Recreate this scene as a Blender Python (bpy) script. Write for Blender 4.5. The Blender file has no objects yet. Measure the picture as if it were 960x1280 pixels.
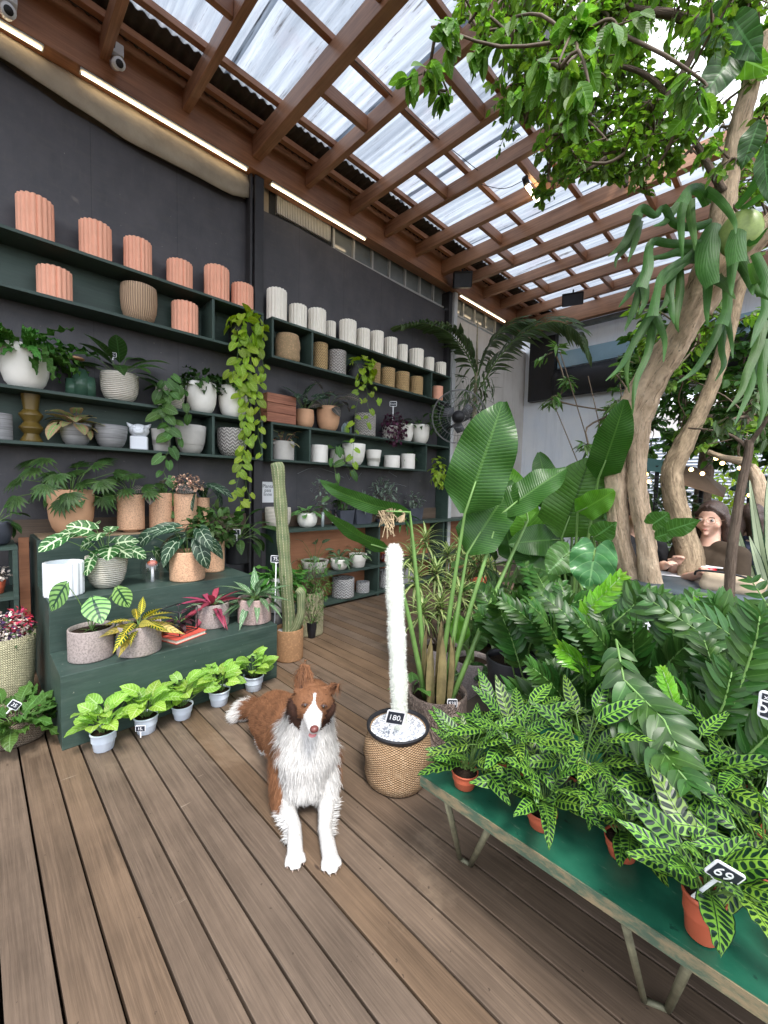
import bpy, bmesh, math, random
from mathutils import Vector, Matrix, noise as mnoise
R=random.Random(7)
sc=bpy.context.scene
COL=sc.collection
PI=math.pi
sin=math.sin; cos=math.cos; rad=math.radians
# ---------------------------------------------------------------- camera frame (solved from the deck and shelf vanishing points)
F_=518.; CX_=480.; CY_=640.; H_=1.35
Av=Vector((522,19,-518)).normalized()
Bv=Vector((-515,43,-518)); Bv=(Bv-Av*Bv.dot(Av)).normalized()
Uv=Av.cross(Bv).normalized()
if Uv.y<0: Uv=-Uv
def ray(px,py):
    v=Vector((px-CX_,CY_-py,-F_)); return Vector((-v.dot(Bv),v.dot(Av),v.dot(Uv)))
def PX(px,py,x):
    r=ray(px,py); t=x/r.x; return Vector((x,t*r.y,H_+t*r.z))
def PY(px,py,y):
    r=ray(px,py); t=y/r.y; return Vector((t*r.x,y,H_+t*r.z))
def PZ(px,py,z):
    r=ray(px,py); t=(z-H_)/r.z; return Vector((t*r.x,t*r.y,z))
def PD(px,py,d):
    r=ray(px,py); t=d/math.hypot(r.x,r.y); return Vector((t*r.x,t*r.y,H_+t*r.z))
def half_ang(pl,pr,py):
    a=ray(pl,py); b=ray(pr,py)
    return abs(math.atan2(a.x*b.y-a.y*b.x,a.x*b.x+a.y*b.y))/2
# ---------------------------------------------------------------- objects
def tag(o,label=None,cat=None,group=None,kind=None):
    if label:o['label']=label
    if cat:o['category']=cat
    if group:o['group']=group
    if kind:o['kind']=kind
    return o
def thing(name,label,cat,loc=(0,0,0),rz=0,group=None):
    o=bpy.data.objects.new(name,None); COL.objects.link(o)
    o.empty_display_size=.05
    o.location=loc; o.rotation_euler=(0,0,rz); tag(o,label,cat,group); return o
class MB:
    def __init__(s): s.v=[];s.f=[];s.uv=[];s.mi=[];s.m=0
    def add(s,vs,fs,uvs=None):
        b=len(s.v); s.v+=[tuple(v) for v in vs]
        s.uv+= uvs if uvs else [(0,0)]*len(vs)
        s.f+=[tuple(i+b for i in f) for f in fs]; s.mi+=[s.m]*len(fs)
    def box(s,a,b):
        x0,y0,z0=a;x1,y1,z1=b
        if x0>x1:x0,x1=x1,x0
        if y0>y1:y0,y1=y1,y0
        if z0>z1:z0,z1=z1,z0
        s.add([(x0,y0,z0),(x1,y0,z0),(x1,y1,z0),(x0,y1,z0),(x0,y0,z1),(x1,y0,z1),(x1,y1,z1),(x0,y1,z1)],
              [(0,3,2,1),(4,5,6,7),(0,1,5,4),(1,2,6,5),(2,3,7,6),(3,0,4,7)])
    def obox(s,c,sz,rot):
        hx,hy,hz=[q/2 for q in sz]; M=rot
        vs=[Vector(c)+M@Vector((x,y,z)) for z in(-hz,hz) for x,y in((-hx,-hy),(hx,-hy),(hx,hy),(-hx,hy))]
        s.add(vs,[(0,3,2,1),(4,5,6,7),(0,1,5,4),(1,2,6,5),(2,3,7,6),(3,0,4,7)])
    def tube(s,pts,rs,n=8,cap=True,rough=0,seed=0,squash=None):
        pts=[Vector(p) for p in pts]
        if not isinstance(rs,(list,tuple)): rs=[rs]*len(pts)
        b=len(s.v); up=Vector((0,0,1)); L=0
        prev=None; vs=[];uv=[]
        for i,p in enumerate(pts):
            t=(pts[min(i+1,len(pts)-1)]-pts[max(i-1,0)])
            if t.length<1e-9:t=Vector((0,0,1))
            t.normalize()
            if prev is None:
                a=Vector((1,0,0)) if abs(t.x)<.8 else Vector((0,1,0))
                a=(a-t*a.dot(t)).normalized()
            else:
                a=(prev-t*prev.dot(t))
                a=a.normalized() if a.length>1e-6 else Vector((1,0,0))
            prev=a; c=t.cross(a)
            if i:L+=(p-pts[i-1]).length
            for k in range(n):
                th=2*PI*k/n; r=rs[i]
                d=a*cos(th)+c*sin(th)
                if rough:
                    q=p*9+Vector((seed,0,0)); r*=1+rough*(mnoise.noise(Vector((d.x*1.6+q.x*.6,d.y*1.6+q.y*.6,q.z*.45)))*1.4+.5*mnoise.noise((p+d*r)*22))
                vs.append(p+d*r); uv.append((k/n,L))
        fs=[]
        for i in range(len(pts)-1):
            for k in range(n):
                k2=(k+1)%n; fs.append((i*n+k,i*n+k2,(i+1)*n+k2,(i+1)*n+k))
        if cap:
            fs.append(tuple(range(n-1,-1,-1))); fs.append(tuple((len(pts)-1)*n+k for k in range(n)))
        s.add(vs,fs,uv)
    def lathe(s,prof,n=32,c=(0,0,0),flute=None,closed=False,ell=1,warp=0,seed=0):
        vs=[];uv=[];L=0;m=len(prof)
        for i,(r,z) in enumerate(prof):
            if i:L+=math.hypot(r-prof[i-1][0],z-prof[i-1][1])
            for k in range(n+1):
                th=2*PI*k/n; rr=r
                if flute and flute[2]<=i<=flute[3]: rr=r*(1-flute[1]*(1-abs(sin(flute[0]*th/2))))
                if warp: rr*=1+warp*mnoise.noise(Vector((cos(th)*1.3+seed,sin(th)*1.3,z*7)))
                vs.append((c[0]+rr*cos(th)*ell,c[1]+rr*sin(th),c[2]+z)); uv.append((k/n,L))
        fs=[]
        for i in range(m-1):
            for k in range(n):
                a=i*(n+1)+k; fs.append((a,a+1,a+n+2,a+n+1))
        s.add(vs,fs,uv)
    def disc(s,r,z,n=24,c=(0,0),bump=0,seed=0):
        vs=[(c[0],c[1],z+bump)];uv=[(0,0)]
        for j in(1,2,3):
            for k in range(n):
                th=2*PI*k/n; vs.append((c[0]+r*j/3*cos(th),c[1]+r*j/3*sin(th),z+(bump*(1-j/3))+ (bump*.5*mnoise.noise(Vector((j*3+seed,k*.7,0))) if j<3 else 0))); uv.append((0,0))
        fs=[(0,1+k,1+(k+1)%n) for k in range(n)]
        for j in(0,1):
            for k in range(n):
                k2=(k+1)%n; fs.append((1+j*n+k,1+(j+1)*n+k,1+(j+1)*n+k2,1+j*n+k2))
        s.add(vs,fs,uv)
    def sph(s,c,r,n=12,m=8,sc=(1,1,1),rot=None):
        vs=[];
        for i in range(m+1):
            ph=PI*i/m
            for k in range(n):
                th=2*PI*k/n; v=Vector((r*sc[0]*sin(ph)*cos(th),r*sc[1]*sin(ph)*sin(th),r*sc[2]*cos(ph)))
                if rot:v=rot@v
                vs.append(Vector(c)+v)
        fs=[(i*n+k,(i+1)*n+k,(i+1)*n+(k+1)%n,i*n+(k+1)%n) for i in range(m) for k in range(n)]
        s.add(vs,fs)
    def build(s,name,mat,parent=None,smooth=True,loc=None,bevel=0,world=False,solid=0):
        me=bpy.data.meshes.new(name)
        if world and parent is not None:
            Mi=(Matrix.Translation(parent.location)@Matrix.Rotation(parent.rotation_euler.z,4,'Z')).inverted()
            vs=[Mi@Vector(v) for v in s.v]
        else: vs=s.v
        me.from_pydata(vs,[],s.f); 
        if s.uv:
            ul=me.uv_layers.new(name='UVMap'); idx=[0]*len(me.loops); me.loops.foreach_get('vertex_index',idx)
            fl=[]
            for i in idx: fl+=s.uv[i]
            ul.data.foreach_set('uv',fl)
        mats=mat if isinstance(mat,list) else [mat]
        for m in mats: me.materials.append(m)
        if len(mats)>1: me.polygons.foreach_set('material_index',s.mi)
        if smooth:
            me.polygons.foreach_set('use_smooth',[True]*len(me.polygons))
            if smooth=='auto' : me.set_sharp_from_angle(angle=rad(35))
        me.update()
        o=bpy.data.objects.new(name,me); COL.objects.link(o)
        if parent is not None:o.parent=parent
        if loc is not None:o.location=loc
        if bevel:
            b=o.modifiers.new('b','BEVEL'); b.width=bevel; b.segments=2; b.limit_method='ANGLE'
        if solid:
            b=o.modifiers.new('s','SOLIDIFY'); b.thickness=solid
        return o
def struct(name,mb,mat,**k): return tag(mb.build(name,mat,**k),kind='structure')
# ---------------------------------------------------------------- materials
class NT:
    def __init__(s,name):
        s.mat=bpy.data.materials.new(name); s.mat.use_nodes=True; s.t=s.mat.node_tree; s.t.nodes.clear()
        s.out=s.n('ShaderNodeOutputMaterial')
    def n(s,typ,**k):
        q=s.t.nodes.new(typ)
        for a,b in k.items(): setattr(q,a,b)
        return q
    def put(s,sock,v):
        if v is None: return
        if isinstance(v,bpy.types.NodeSocket): s.t.links.new(v,sock)
        elif isinstance(v,(tuple,list)):
            sock.default_value=tuple(v)+((1,) if len(v)==3 and sock.type=='RGBA' else ())
        else: sock.default_value=v
    def m(s,op,a,b=None,c=None):
        q=s.n('ShaderNodeMath',operation=op)
        s.put(q.inputs[0],a); s.put(q.inputs[1],b); s.put(q.inputs[2],c); return q.outputs[0]
    def mix(s,f,a,b,mode='MIX'):
        q=s.n('ShaderNodeMix',data_type='RGBA',blend_type=mode)
        s.put(q.inputs[0],f); s.put(q.inputs[6],a); s.put(q.inputs[7],b); return q.outputs[2]
    def coord(s,w='Object'):
        return s.n('ShaderNodeTexCoord').outputs[w]
    def mapv(s,v,scale=(1,1,1),loc=(0,0,0),rot=(0,0,0)):
        q=s.n('ShaderNodeMapping'); s.put(q.inputs[0],v); q.inputs['Scale'].default_value=scale; q.inputs['Location'].default_value=loc; q.inputs['Rotation'].default_value=rot; return q.outputs[0]
    def noise(s,v,scale=5,detail=4,rough=.55,out=0,dist=0):
        q=s.n('ShaderNodeTexNoise'); s.put(q.inputs['Vector'],v); q.inputs['Scale'].default_value=scale; q.inputs['Detail'].default_value=detail; q.inputs['Roughness'].default_value=rough; q.inputs['Distortion'].default_value=dist; return q.outputs[out]
    def ramp(s,f,stops):
        q=s.n('ShaderNodeValToRGB'); s.put(q.inputs[0],f); e=q.color_ramp.elements
        while len(e)<len(stops): e.new(.5)
        for i,(p,c) in enumerate(stops): e[i].position=p; e[i].color=tuple(c)+(1,) if isinstance(c,(tuple,list)) else (c,c,c,1)
        return q.outputs[0]
    def bump(s,h,strength=.3,dist=.01,n=None):
        q=s.n('ShaderNodeBump'); q.inputs['Strength'].default_value=strength; q.inputs['Distance'].default_value=dist; s.put(q.inputs['Height'],h); s.put(q.inputs['Normal'],n); return q.outputs[0]
    def bsdf(s,col,rough=.6,normal=None,spec=.5,metal=0,**k):
        q=s.n('ShaderNodeBsdfPrincipled'); s.put(q.inputs['Base Color'],col); s.put(q.inputs['Roughness'],rough); s.put(q.inputs['Metallic'],metal)
        q.inputs['Specular IOR Level'].default_value=spec; s.put(q.inputs['Normal'],normal)
        for a,b in k.items(): s.put(q.inputs[a.replace('_',' ')],b)
        return q.outputs[0]
    def done(s,sh): s.t.links.new(sh,s.out.inputs[0]); return s.mat
def S(r,g,b):  # sRGB 0-255 -> linear
    f=lambda c:(c/255/12.92) if c<=10 else ((c/255+.055)/1.055)**2.4
    return (f(r),f(g),f(b))
def mul(c,k): return tuple(min(1,x*k) for x in c)
_mc={}
def M_plain(name,col,rough=.6,var=.15,scale=12,bump=.1,spec=.4,metal=0,bscale=80,bd=.002):
    if name in _mc:return _mc[name]
    t=NT(name); co=t.coord()
    f=t.noise(co,scale,5,.6)
    c=t.mix(t.ramp(f,[(.3,0.),(.7,1.)]),mul(col,1-var),mul(col,1+var))
    nb=t.bump(t.noise(co,bscale,4,.6),bump,bd) if bump else None
    _mc[name]=t.done(t.bsdf(c,rough,nb,spec,metal)); return _mc[name]
def M_wood(name,c0,c1,axis=0,rough=.55,scale=1.,var=.25,bump=.35,dark=.5,spec=.35):
    if name in _mc:return _mc[name]
    t=NT(name); co=t.coord()
    ri=t.n('ShaderNodeNewGeometry').outputs['Random Per Island']
    off=t.n('ShaderNodeCombineXYZ'); t.put(off.inputs[0],t.m('MULTIPLY',ri,37.)); t.put(off.inputs[1],t.m('MULTIPLY',ri,11.)); t.put(off.inputs[2],t.m('MULTIPLY',ri,5.))
    va=t.n('ShaderNodeVectorMath',operation='ADD'); t.put(va.inputs[0],co); t.put(va.inputs[1],off.outputs[0]); v=va.outputs[0]
    st=[22.,22.,22.]; st[axis]=1.1; st=[q*scale for q in st]
    g1=t.noise(t.mapv(v,st),1.,6,.65,dist=.6)
    st2=[110.,110.,110.]; st2[axis]=3.; g2=t.noise(t.mapv(v,[q*scale for q in st2]),1.,4,.6)
    big=t.noise(v,2.2*scale,4,.6)
    c=t.mix(t.ramp(g1,[(.3,0.),(.68,1.)]),c0,c1)
    c=t.mix(t.m('MULTIPLY',t.ramp(g2,[(.42,1.),(.6,0.)]),dark*.7),c,mul(c0,.45))
    c=t.mix(t.m('MULTIPLY',t.ramp(big,[(.35,0.),(.7,1.)]),.45),c,mul(c1,1.25))
    hsv=t.n('ShaderNodeHueSaturation'); t.put(hsv.inputs['Value'],t.m('ADD',t.m('MULTIPLY',ri,2*var),1-var)); 
    t.put(hsv.inputs['Saturation'],t.m('ADD',t.m('MULTIPLY',t.m('FRACT',t.m('MULTIPLY',ri,7.3)),.25),.85)); t.put(hsv.inputs['Color'],c)
    h=t.m('ADD',g1,t.m('MULTIPLY',g2,.8))
    _mc[name]=t.done(t.bsdf(hsv.outputs[0],t.m('ADD',t.m('MULTIPLY',g1,.25),rough-.12),t.bump(h,bump,.003),spec)); return _mc[name]
def M_emit(name,col,s):
    t=NT(name); e=t.n('ShaderNodeEmission'); t.put(e.inputs[0],col); e.inputs[1].default_value=s; return t.done(e.outputs[0])

# ---------------------------------------------------------------- world, sun, camera
EXPO=1.5
w=bpy.data.worlds.new("World"); sc.world=w; w.use_nodes=True; nt=w.node_tree; nt.nodes.clear()
SUN_EL=rad(58); SUN_AZ=rad(115)   # azimuth measured clockwise from +Y
sky=nt.nodes.new('ShaderNodeTexSky'); sky.sky_type='NISHITA'; sky.sun_disc=False; sky.sun_elevation=SUN_EL; sky.sun_rotation=SUN_AZ; sky.air_density=1.2; sky.dust_density=1.5
tc=nt.nodes.new('ShaderNodeTexCoord'); mp=nt.nodes.new('ShaderNodeMapping'); mp.inputs['Scale'].default_value=(1,1,2.2)
nz=nt.nodes.new('ShaderNodeTexNoise'); nz.inputs['Scale'].default_value=2.3; nz.inputs['Detail'].default_value=7; nz.inputs['Roughness'].default_value=.55
cr=nt.nodes.new('ShaderNodeValToRGB'); cr.color_ramp.elements[0].position=.36; cr.color_ramp.elements[1].position=.52
mx=nt.nodes.new('ShaderNodeMix'); mx.data_type='RGBA'; mx.inputs[7].default_value=(9.5,9.9,10.6,1)
bg=nt.nodes.new('ShaderNodeBackground'); bg.inputs[1].default_value=.11; wo=nt.nodes.new('ShaderNodeOutputWorld')
L=nt.links.new
L(tc.outputs['Generated'],mp.inputs[0]); L(mp.outputs[0],nz.inputs['Vector']); L(nz.outputs[0],cr.inputs[0]); L(cr.outputs[0],mx.inputs[0]); L(sky.outputs[0],mx.inputs[6]); L(mx.outputs[2],bg.inputs[0]); L(bg.outputs[0],wo.inputs[0])
sd=bpy.data.lights.new('sun','SUN'); sd.energy=1.5; sd.angle=rad(15); sd.color=(1,.96,.9)
so=bpy.data.objects.new('sun',sd); COL.objects.link(so)
sdir=Vector((sin(SUN_AZ)*cos(SUN_EL),cos(SUN_AZ)*cos(SUN_EL),sin(SUN_EL)))
so.rotation_euler=sdir.to_track_quat('Z','Y').to_euler(); so.location=(2,-3,9)
cd=bpy.data.cameras.new('camera'); cam=bpy.data.objects.new('camera',cd); COL.objects.link(cam); sc.camera=cam
cd.sensor_fit='VERTICAL'; cd.sensor_height=36; cd.lens=36*F_/1280; cd.clip_start=.02; cd.clip_end=900
# world basis rows: X=-B, Y=A, Z=U expressed in camera axes
Mw=Matrix(((-Bv.x,-Bv.y,-Bv.z),(Av.x,Av.y,Av.z),(Uv.x,Uv.y,Uv.z)))
cam.matrix_world=Matrix.Translation((0,0,H_))@Mw.to_4x4()
sc.view_settings.view_transform='Standard'; sc.view_settings.look='None'; sc.view_settings.gamma=1; sc.view_settings.exposure=EXPO
sc.cycles.use_denoising=True; sc.cycles.max_bounces=8; sc.cycles.diffuse_bounces=4; sc.cycles.transmission_bounces=5; sc.cycles.transparent_max_bounces=10; sc.cycles.glossy_bounces=2
sc.cycles.sample_clamp_indirect=6; sc.cycles.caustics_reflective=False; sc.cycles.caustics_refractive=False

# ---------------------------------------------------------------- setting
XW=-3.92; XS=-3.65; YC=7.62   # wall plane, shelf front, cross wall
def deck_detail(m):
    t=m.node_tree; pr=[n for n in t.nodes if n.type=='BSDF_PRINCIPLED'][0]; src=pr.inputs['Base Color'].links[0].from_socket
    q=NT.__new__(NT); q.mat=m; q.t=t; co=q.coord()
    st=q.noise(co,1.3,6,.7,dist=.4); sp=q.noise(co,55,2,.5); sc_=q.noise(q.mapv(co,(30,3,1),rot=(0,0,.7)),1.,3,.6); kn=q.n('ShaderNodeTexVoronoi'); q.put(kn.inputs['Vector'],q.mapv(co,(3.,9.,1))); kn.inputs['Scale'].default_value=1.
    c=q.mix(q.m('MULTIPLY',q.ramp(st,[(.5,0.),(.68,1.)]),.35),src,S(70,58,48)); c=q.mix(q.m('MULTIPLY',q.ramp(st,[(.3,1.),(.42,0.)]),.30),c,S(168,148,126))
    c=q.mix(q.ramp(sp,[(.73,0.),(.76,.8)]),c,S(60,48,40)); c=q.mix(q.m('MULTIPLY',q.ramp(sc_,[(.72,0.),(.75,1.)]),.35),c,S(176,160,142)); c=q.mix(q.ramp(kn.outputs[0],[(.03,.8),(.06,0.)]),c,S(52,38,30))
    q.put(pr.inputs['Base Color'],c)
m_deck=M_wood('deck wood',S(82,67,54),S(114,95,78),0,scale=1.35,rough=.62,var=.09,bump=.5,dark=.6)
deck_detail(m_deck)
b=MB(); y=.131-.1122*14
while y<YC-.05:
    x0=-3.9
    b.box((x0,y+.004,-.03),(R.uniform(.6,1.2) if y>2.4 else 2.6,y+.1122-.004,0)); y+=.1122
struct('deck_floor',b,m_deck,smooth=False,bevel=.0018)
m_soil=M_plain('dark soil',S(48,38,31),.95,.4,20,.9,.1,bscale=60,bd=.01)
b=MB(); b.add([(-220,-220,-.16),(220,-220,-.16),(220,220,-.16),(-220,220,-.16)],[(0,1,2,3)])
struct('ground',b,m_soil,smooth=False)
m_pave=M_plain('courtyard paving',S(118,108,98),.85,.2,6,.4)
b=MB(); b.box((.05,2.42,-.155),(14,16,-.02)); struct('courtyard_floor',b,m_pave,smooth=False)
# charcoal shop wall
def M_wall():
    t=NT('charcoal wall panel'); co=t.coord()
    f=t.noise(t.mapv(co,(1,1.2,.8)),3,6,.65); g=t.noise(t.mapv(co,(1,9,1.2)),4,5,.7); sp=t.noise(co,46,2,.5)
    c=t.mix(t.ramp(f,[(.3,0.),(.72,1.)]),S(64,64,69),S(82,80,84))
    c=t.mix(t.m('MULTIPLY',t.ramp(g,[(.55,0.),(.75,1.)]),.35),c,S(92,88,86))
    c=t.mix(t.ramp(sp,[(.755,0.),(.775,1.)]),c,S(140,135,128))
    sx=t.n('ShaderNodeSeparateXYZ'); t.put(sx.inputs[0],co)
    seam=t.m('LESS_THAN',t.m('ABSOLUTE',t.m('SUBTRACT',t.m('FRACT',t.m('DIVIDE',sx.outputs[1],.61)),.5)),.004)
    c=t.mix(t.m('MULTIPLY',seam,.5),c,S(36,36,40))
    return t.done(t.bsdf(c,.55,t.bump(t.m('ADD',f,t.m('MULTIPLY',sp,.3)),.15,.01),.35))
m_wall=M_wall()
wl=thing('shop_wall','long charcoal painted shop wall behind the mounted shelves','wall',(XW,1,0))
b=MB(); 
def wallpoly(b,pts,x0,x1):
    n=len(pts); b.add([(x0,y,z) for y,z in pts]+[(x1,y,z) for y,z in pts],[tuple(range(n-1,-1,-1)),tuple(range(n,2*n))]+[(i,(i+1)%n,n+(i+1)%n,n+i) for i in range(n)])
wallpoly(b,[(-2.5,0),(1.99,0),(1.99,4.06),(1.6,4.035),(1.03,4.005),(.52,4.02),(.2,4.108),(-.4,4.2),(-2.5,4.2)],XW-.12,XW+.02)
wallpoly(b,[(2.03,0),(5.14,0),(5.14,4.0),(4.2,4.015),(3.3,4.03),(2.5,4.055),(2.03,4.04)],XW-.12,XW+.02)
b.build('wall_panel',m_wall,wl,smooth=False,world=True)
m_conc=M_plain('raw concrete',S(150,140,124),.9,.3,3,.5,.2,bscale=25,bd=.01)
b=MB(); b.box((XW-.16,-2.5,-.15),(XW-.121,5.14,3.98)); b.box((XW-.16,-2.5,3.985),(XW-.04,2.2,4.9)); b.build('concrete_core',m_conc,wl,smooth=False,world=True)
# sagging grey tarp between panel and beam
b=MB(); N=40; vs=[];fs=[]
for i in range(N+1):
    y=-2.3+4.28*i/N
    for j in range(7):
        t=j/6; z=4.27-(.13+.16*min(1,max(0,(y+.4)/1.4))*(1 if y<1.75 else max(.35,1-(y-1.75)*2.2)))*t
        x=XW+.045+.10*sin(PI*t*.75)*(.6+.4*mnoise.noise(Vector((y*1.7,t*2,3))))+.012*mnoise.noise(Vector((y*6,t*5,1)))
        vs.append((x,y,z))
for i in range(N):
    for j in range(6): fs.append((i*7+j,(i+1)*7+j,(i+1)*7+j+1,i*7+j+1))
b.add(vs,fs); tag(b.build('awning_tarp',M_plain('grey tarp',S(158,148,132),.8,.3,2.5,.5,.2,bscale=12,bd=.01),solid=.004),'sagging grey tarp stuffed between the charcoal wall and the wooden beam','tarp')
# windows strip right bay
m_glass=M_plain('old window glass',S(120,128,132),.12,.35,1.2,0,.8)
m_frame=M_plain('pale grey window frame',S(170,172,172),.5,.1,8,.1)
def clerestory(y0,y1,lab,vent=False):
    w=thing('clerestory_window',lab,'window',(XW,y0,4.03))
    b=MB(); b.box((XW-.06,y0,4.05),(XW-.04,y1,4.42)); b.build('pane',m_glass,w,smooth=False,world=True)
    b=MB(); b.box((XW-.039,y0,4.03),(XW+.0,y1,4.055)); b.box((XW-.039,y0,4.40),(XW,y1,4.43))
    n=max(1,round((y1-y0)/.32))
    for i in range(n+1):
        y=y0+(y1-y0)*i/n; b.box((XW-.038,y-.012,4.055),(XW-.002,y+.012,4.40))
    b.build('frame',m_frame,w,smooth=False,world=True)
clerestory(3.0,5.12,'row of dusty window panes above the charcoal wall left of the corner post')
clerestory(5.25,7.5,'row of dusty window panes above the pale wall beside the palm')
v=thing('wall_vent','slatted metal louvre vent high on the wall right of the dark post','vent',(XW,2.3,4.2))
b=MB()
for i in range(34): 
    y=2.27+i*.02; b.box((XW-.03,y,4.1),(XW+.01,y+.009,4.33))
b.build('louvre',M_plain('vent metal',S(190,190,185),.4,.1,8,0),v,smooth=False,world=True)
b=MB(); b.box((XW-.06,2.20,4.03),(XW-.032,3.0,4.43)); b.build('backing',M_plain('vent shade',S(40,42,44),.8,.1),v,smooth=False,world=True)
# pale side wall (further) and white cross wall
def M_stain(name,c0,c1,c2,sc=2.):
    t=NT(name); co=t.coord(); f=t.noise(co,sc,6,.6); g=t.noise(t.mapv(co,(6,6,.5)),1.5,5,.7)
    c=t.mix(t.ramp(f,[(.3,0.),(.7,1.)]),c0,c1); c=t.mix(t.m('MULTIPLY',t.ramp(g,[(.5,0.),(.8,1.)]),.6),c,c2)
    return t.done(t.bsdf(c,.75,t.bump(f,.2,.01),.3))
m_pale=M_stain('pale plaster',S(196,190,184),S(214,210,206),S(158,150,140))
b=MB(); b.box((XW-.16,5.22,-.15),(XW-.02,YC+.1,4.02)); tag(b.build('side_wall',m_pale,smooth=False),'pale plaster wall beyond the charcoal wall, behind the palm and the fan','wall')
m_white=M_stain('white painted wall',S(226,234,246),S(240,244,250),S(196,204,216))
b=MB(); b.box((XW-.16,YC+.1,-.15),(-1.95,YC+.25,4.75)); b.box((-1.9499,YC+.1,2.9),(1.65,YC+.25,4.75)); b.box((1.4,YC+.1,-.15),(1.65,YC+.25,2.899)); tag(b.build('end_wall',m_white,smooth=False),'tall bluish white wall closing the far end of the roofed deck','wall')
# black blind with window over it
bl=thing('black_blind','wide black fabric awning hung on the far white wall','awning',(-3,YC,3.5))
m_black=M_plain('black vinyl',S(26,26,30),.45,.3,4,.3,.5,bscale=8,bd=.02)
pA=PY(661,503,YC); pB=PY(694,460,YC)
b=MB(); b.box((pA.x,YC-.05,pA.z),(pB.x,YC+.09,4.55)); b.build('side_panel',m_black,bl,smooth=False,world=True)
vs=[];fs=[]
for i in range(41):
    x=pB.x+(1.8-pB.x)*i/40
    for j in range(6):
        t=j/5; z=pA.z+(pB.z-pA.z-.05)*t; vs.append((x,YC-.05-.10*sin(PI*t)*(1+.3*mnoise.noise(Vector((x*2,t,0)))),z))
for i in range(40):
    for j in range(5): fs.append((i*6+j,(i+1)*6+j,(i+1)*6+j+1,i*6+j+1))
b=MB(); b.add(vs,fs); b.build('fabric',m_black,bl,world=True,solid=.01)
b=MB(); b.tube([(pB.x,YC-.06,pA.z+.14),(1.8,YC-.06,pA.z+.14)],.02,8); b.build('roller',M_plain('grey tube',S(90,90,92),.4,.1),bl,world=True)
b=MB(); b.box((pB.x+.02,YC+.04,pB.z+.0),(1.8,YC+.085,pB.z+.28)); tag(b.build('window_pane',M_plain('blue window film',S(150,185,205),.2,.15,2,0,.6),smooth=False),'long pale blue window band above the black awning','window')
# posts
m_dpost=M_plain('dark post paint',S(46,45,48),.5,.2,9,.3)
b=MB(); b.box((XW+.022,1.92,0),(XW+.12,1.945,4.25)); b.box((XW+.022,1.96,0),(XW+.14,2.05,4.25)); tag(b.build('wall_post',m_dpost,smooth=False,bevel=.004),'dark post standing between the two banks of shelves','post')
b=MB(); b.box((XW-.10,5.06,0),(XW+.10,5.135,4.25)); tag(b.build('corner_post',m_dpost,smooth=False,bevel=.004),'dark post at the right end of the charcoal wall','post')
b=MB(); b.box((XW-.02,5.15,0),(XW+.13,5.23,4.62)); tag(b.build('white_post',M_plain('white post',S(205,207,210),.5,.06,9,.1),smooth=False,bevel=.004),'slim white post between the charcoal wall and the pale wall','post')
# ---------------------------------------------------------------- roof
m_beam=M_wood('varnished roof timber',S(130,80,48),S(188,126,82),1,rough=.38,var=.14,bump=.2,dark=.4,spec=.5)
m_raft=M_wood('varnished rafter timber',S(140,90,56),S(202,146,106),0,rough=.38,var=.16,bump=.2,dark=.4,spec=.5)
ZR=4.39
b=MB(); b.box((XW+.02,-2.4,4.262),(XW+.17,YC+.05,4.64)); tag(b.build('ledger_beam',m_beam,smooth=False,bevel=.004),'long brown ledger beam running along the top of the wall','beam')
rows=[(-.95,0),(-.38,0),(.2,0),(.76,0),(1.33,0),(1.955,1),(2.52,0),(3.11,0),(3.66,0),(4.23,0),(4.80,1),(5.32,0),(5.86,0),(6.40,0),(6.95,0)]
names=['nearest over the camera','second from the camera','behind the left lamp','holding the camera bracket','left of the deep double beam','deep one landing by the dark post','first one past the dark post','second one past the dark post','third one past the dark post','fourth one past the dark post, before the corner','deep one landing at the white post','first one beyond the white post','second one beyond the white post','third one beyond the white post','last slim one before the end beam']
for (yy,big),nm in zip(rows,names):
    b=MB(); w2=.045 if big else .03
    xe=-1.42 if yy<4.5 else 1.6
    b.box((XW+.172,yy-w2,ZR-(.03 if big else 0)),(xe,yy+w2,ZR+.145))
    tag(b.build('rafter',m_raft,smooth=False,bevel=.004),'brown roof rafter, '+nm,'rafter','rafters under the clear roof')
b=MB(); b.box((XW+.172,7.4,ZR-.12),(1.6,7.5,ZR+.144)); tag(b.build('end_beam',m_raft,smooth=False,bevel=.004),'deep brown beam at the far end of the roof, above the white wall','beam')
b=MB(); b.tube([(-3.7,7.52,ZR-.17),(1.6,7.52,ZR-.17)],.05,10,rough=.15); tag(b.build('rolled_blind',M_plain('rolled grey cloth',S(120,128,132),.8,.2,9,.4)),'rolled grey blind tied under the far end beam','blind')
zb=ZR+.145
for x,nm in ((-3.60,'closest to the wall'),(-3.30,'second from the wall'),(-2.58,'third from the wall'),(-1.9,'next to the open roof edge')):
    b=MB(); b.box((x-.025,-2,zb+.002),(x+.025,YC,zb+.052)); tag(b.build('roof_batten',m_beam,smooth=False,bevel=.003),'brown batten over the rafters, '+nm,'batten','battens under the roof sheets')
for x,nm in ((-1.1,'nearest the tree'),(-.2,'behind the hanging fern'),(.8,'at the far right')):
    b=MB(); b.box((x-.025,4.75,zb+.002),(x+.025,YC,zb+.052)); tag(b.build('roof_batten',m_beam,smooth=False,bevel=.003),'short brown batten over the far rafters, '+nm,'batten','battens under the roof sheets')
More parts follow.
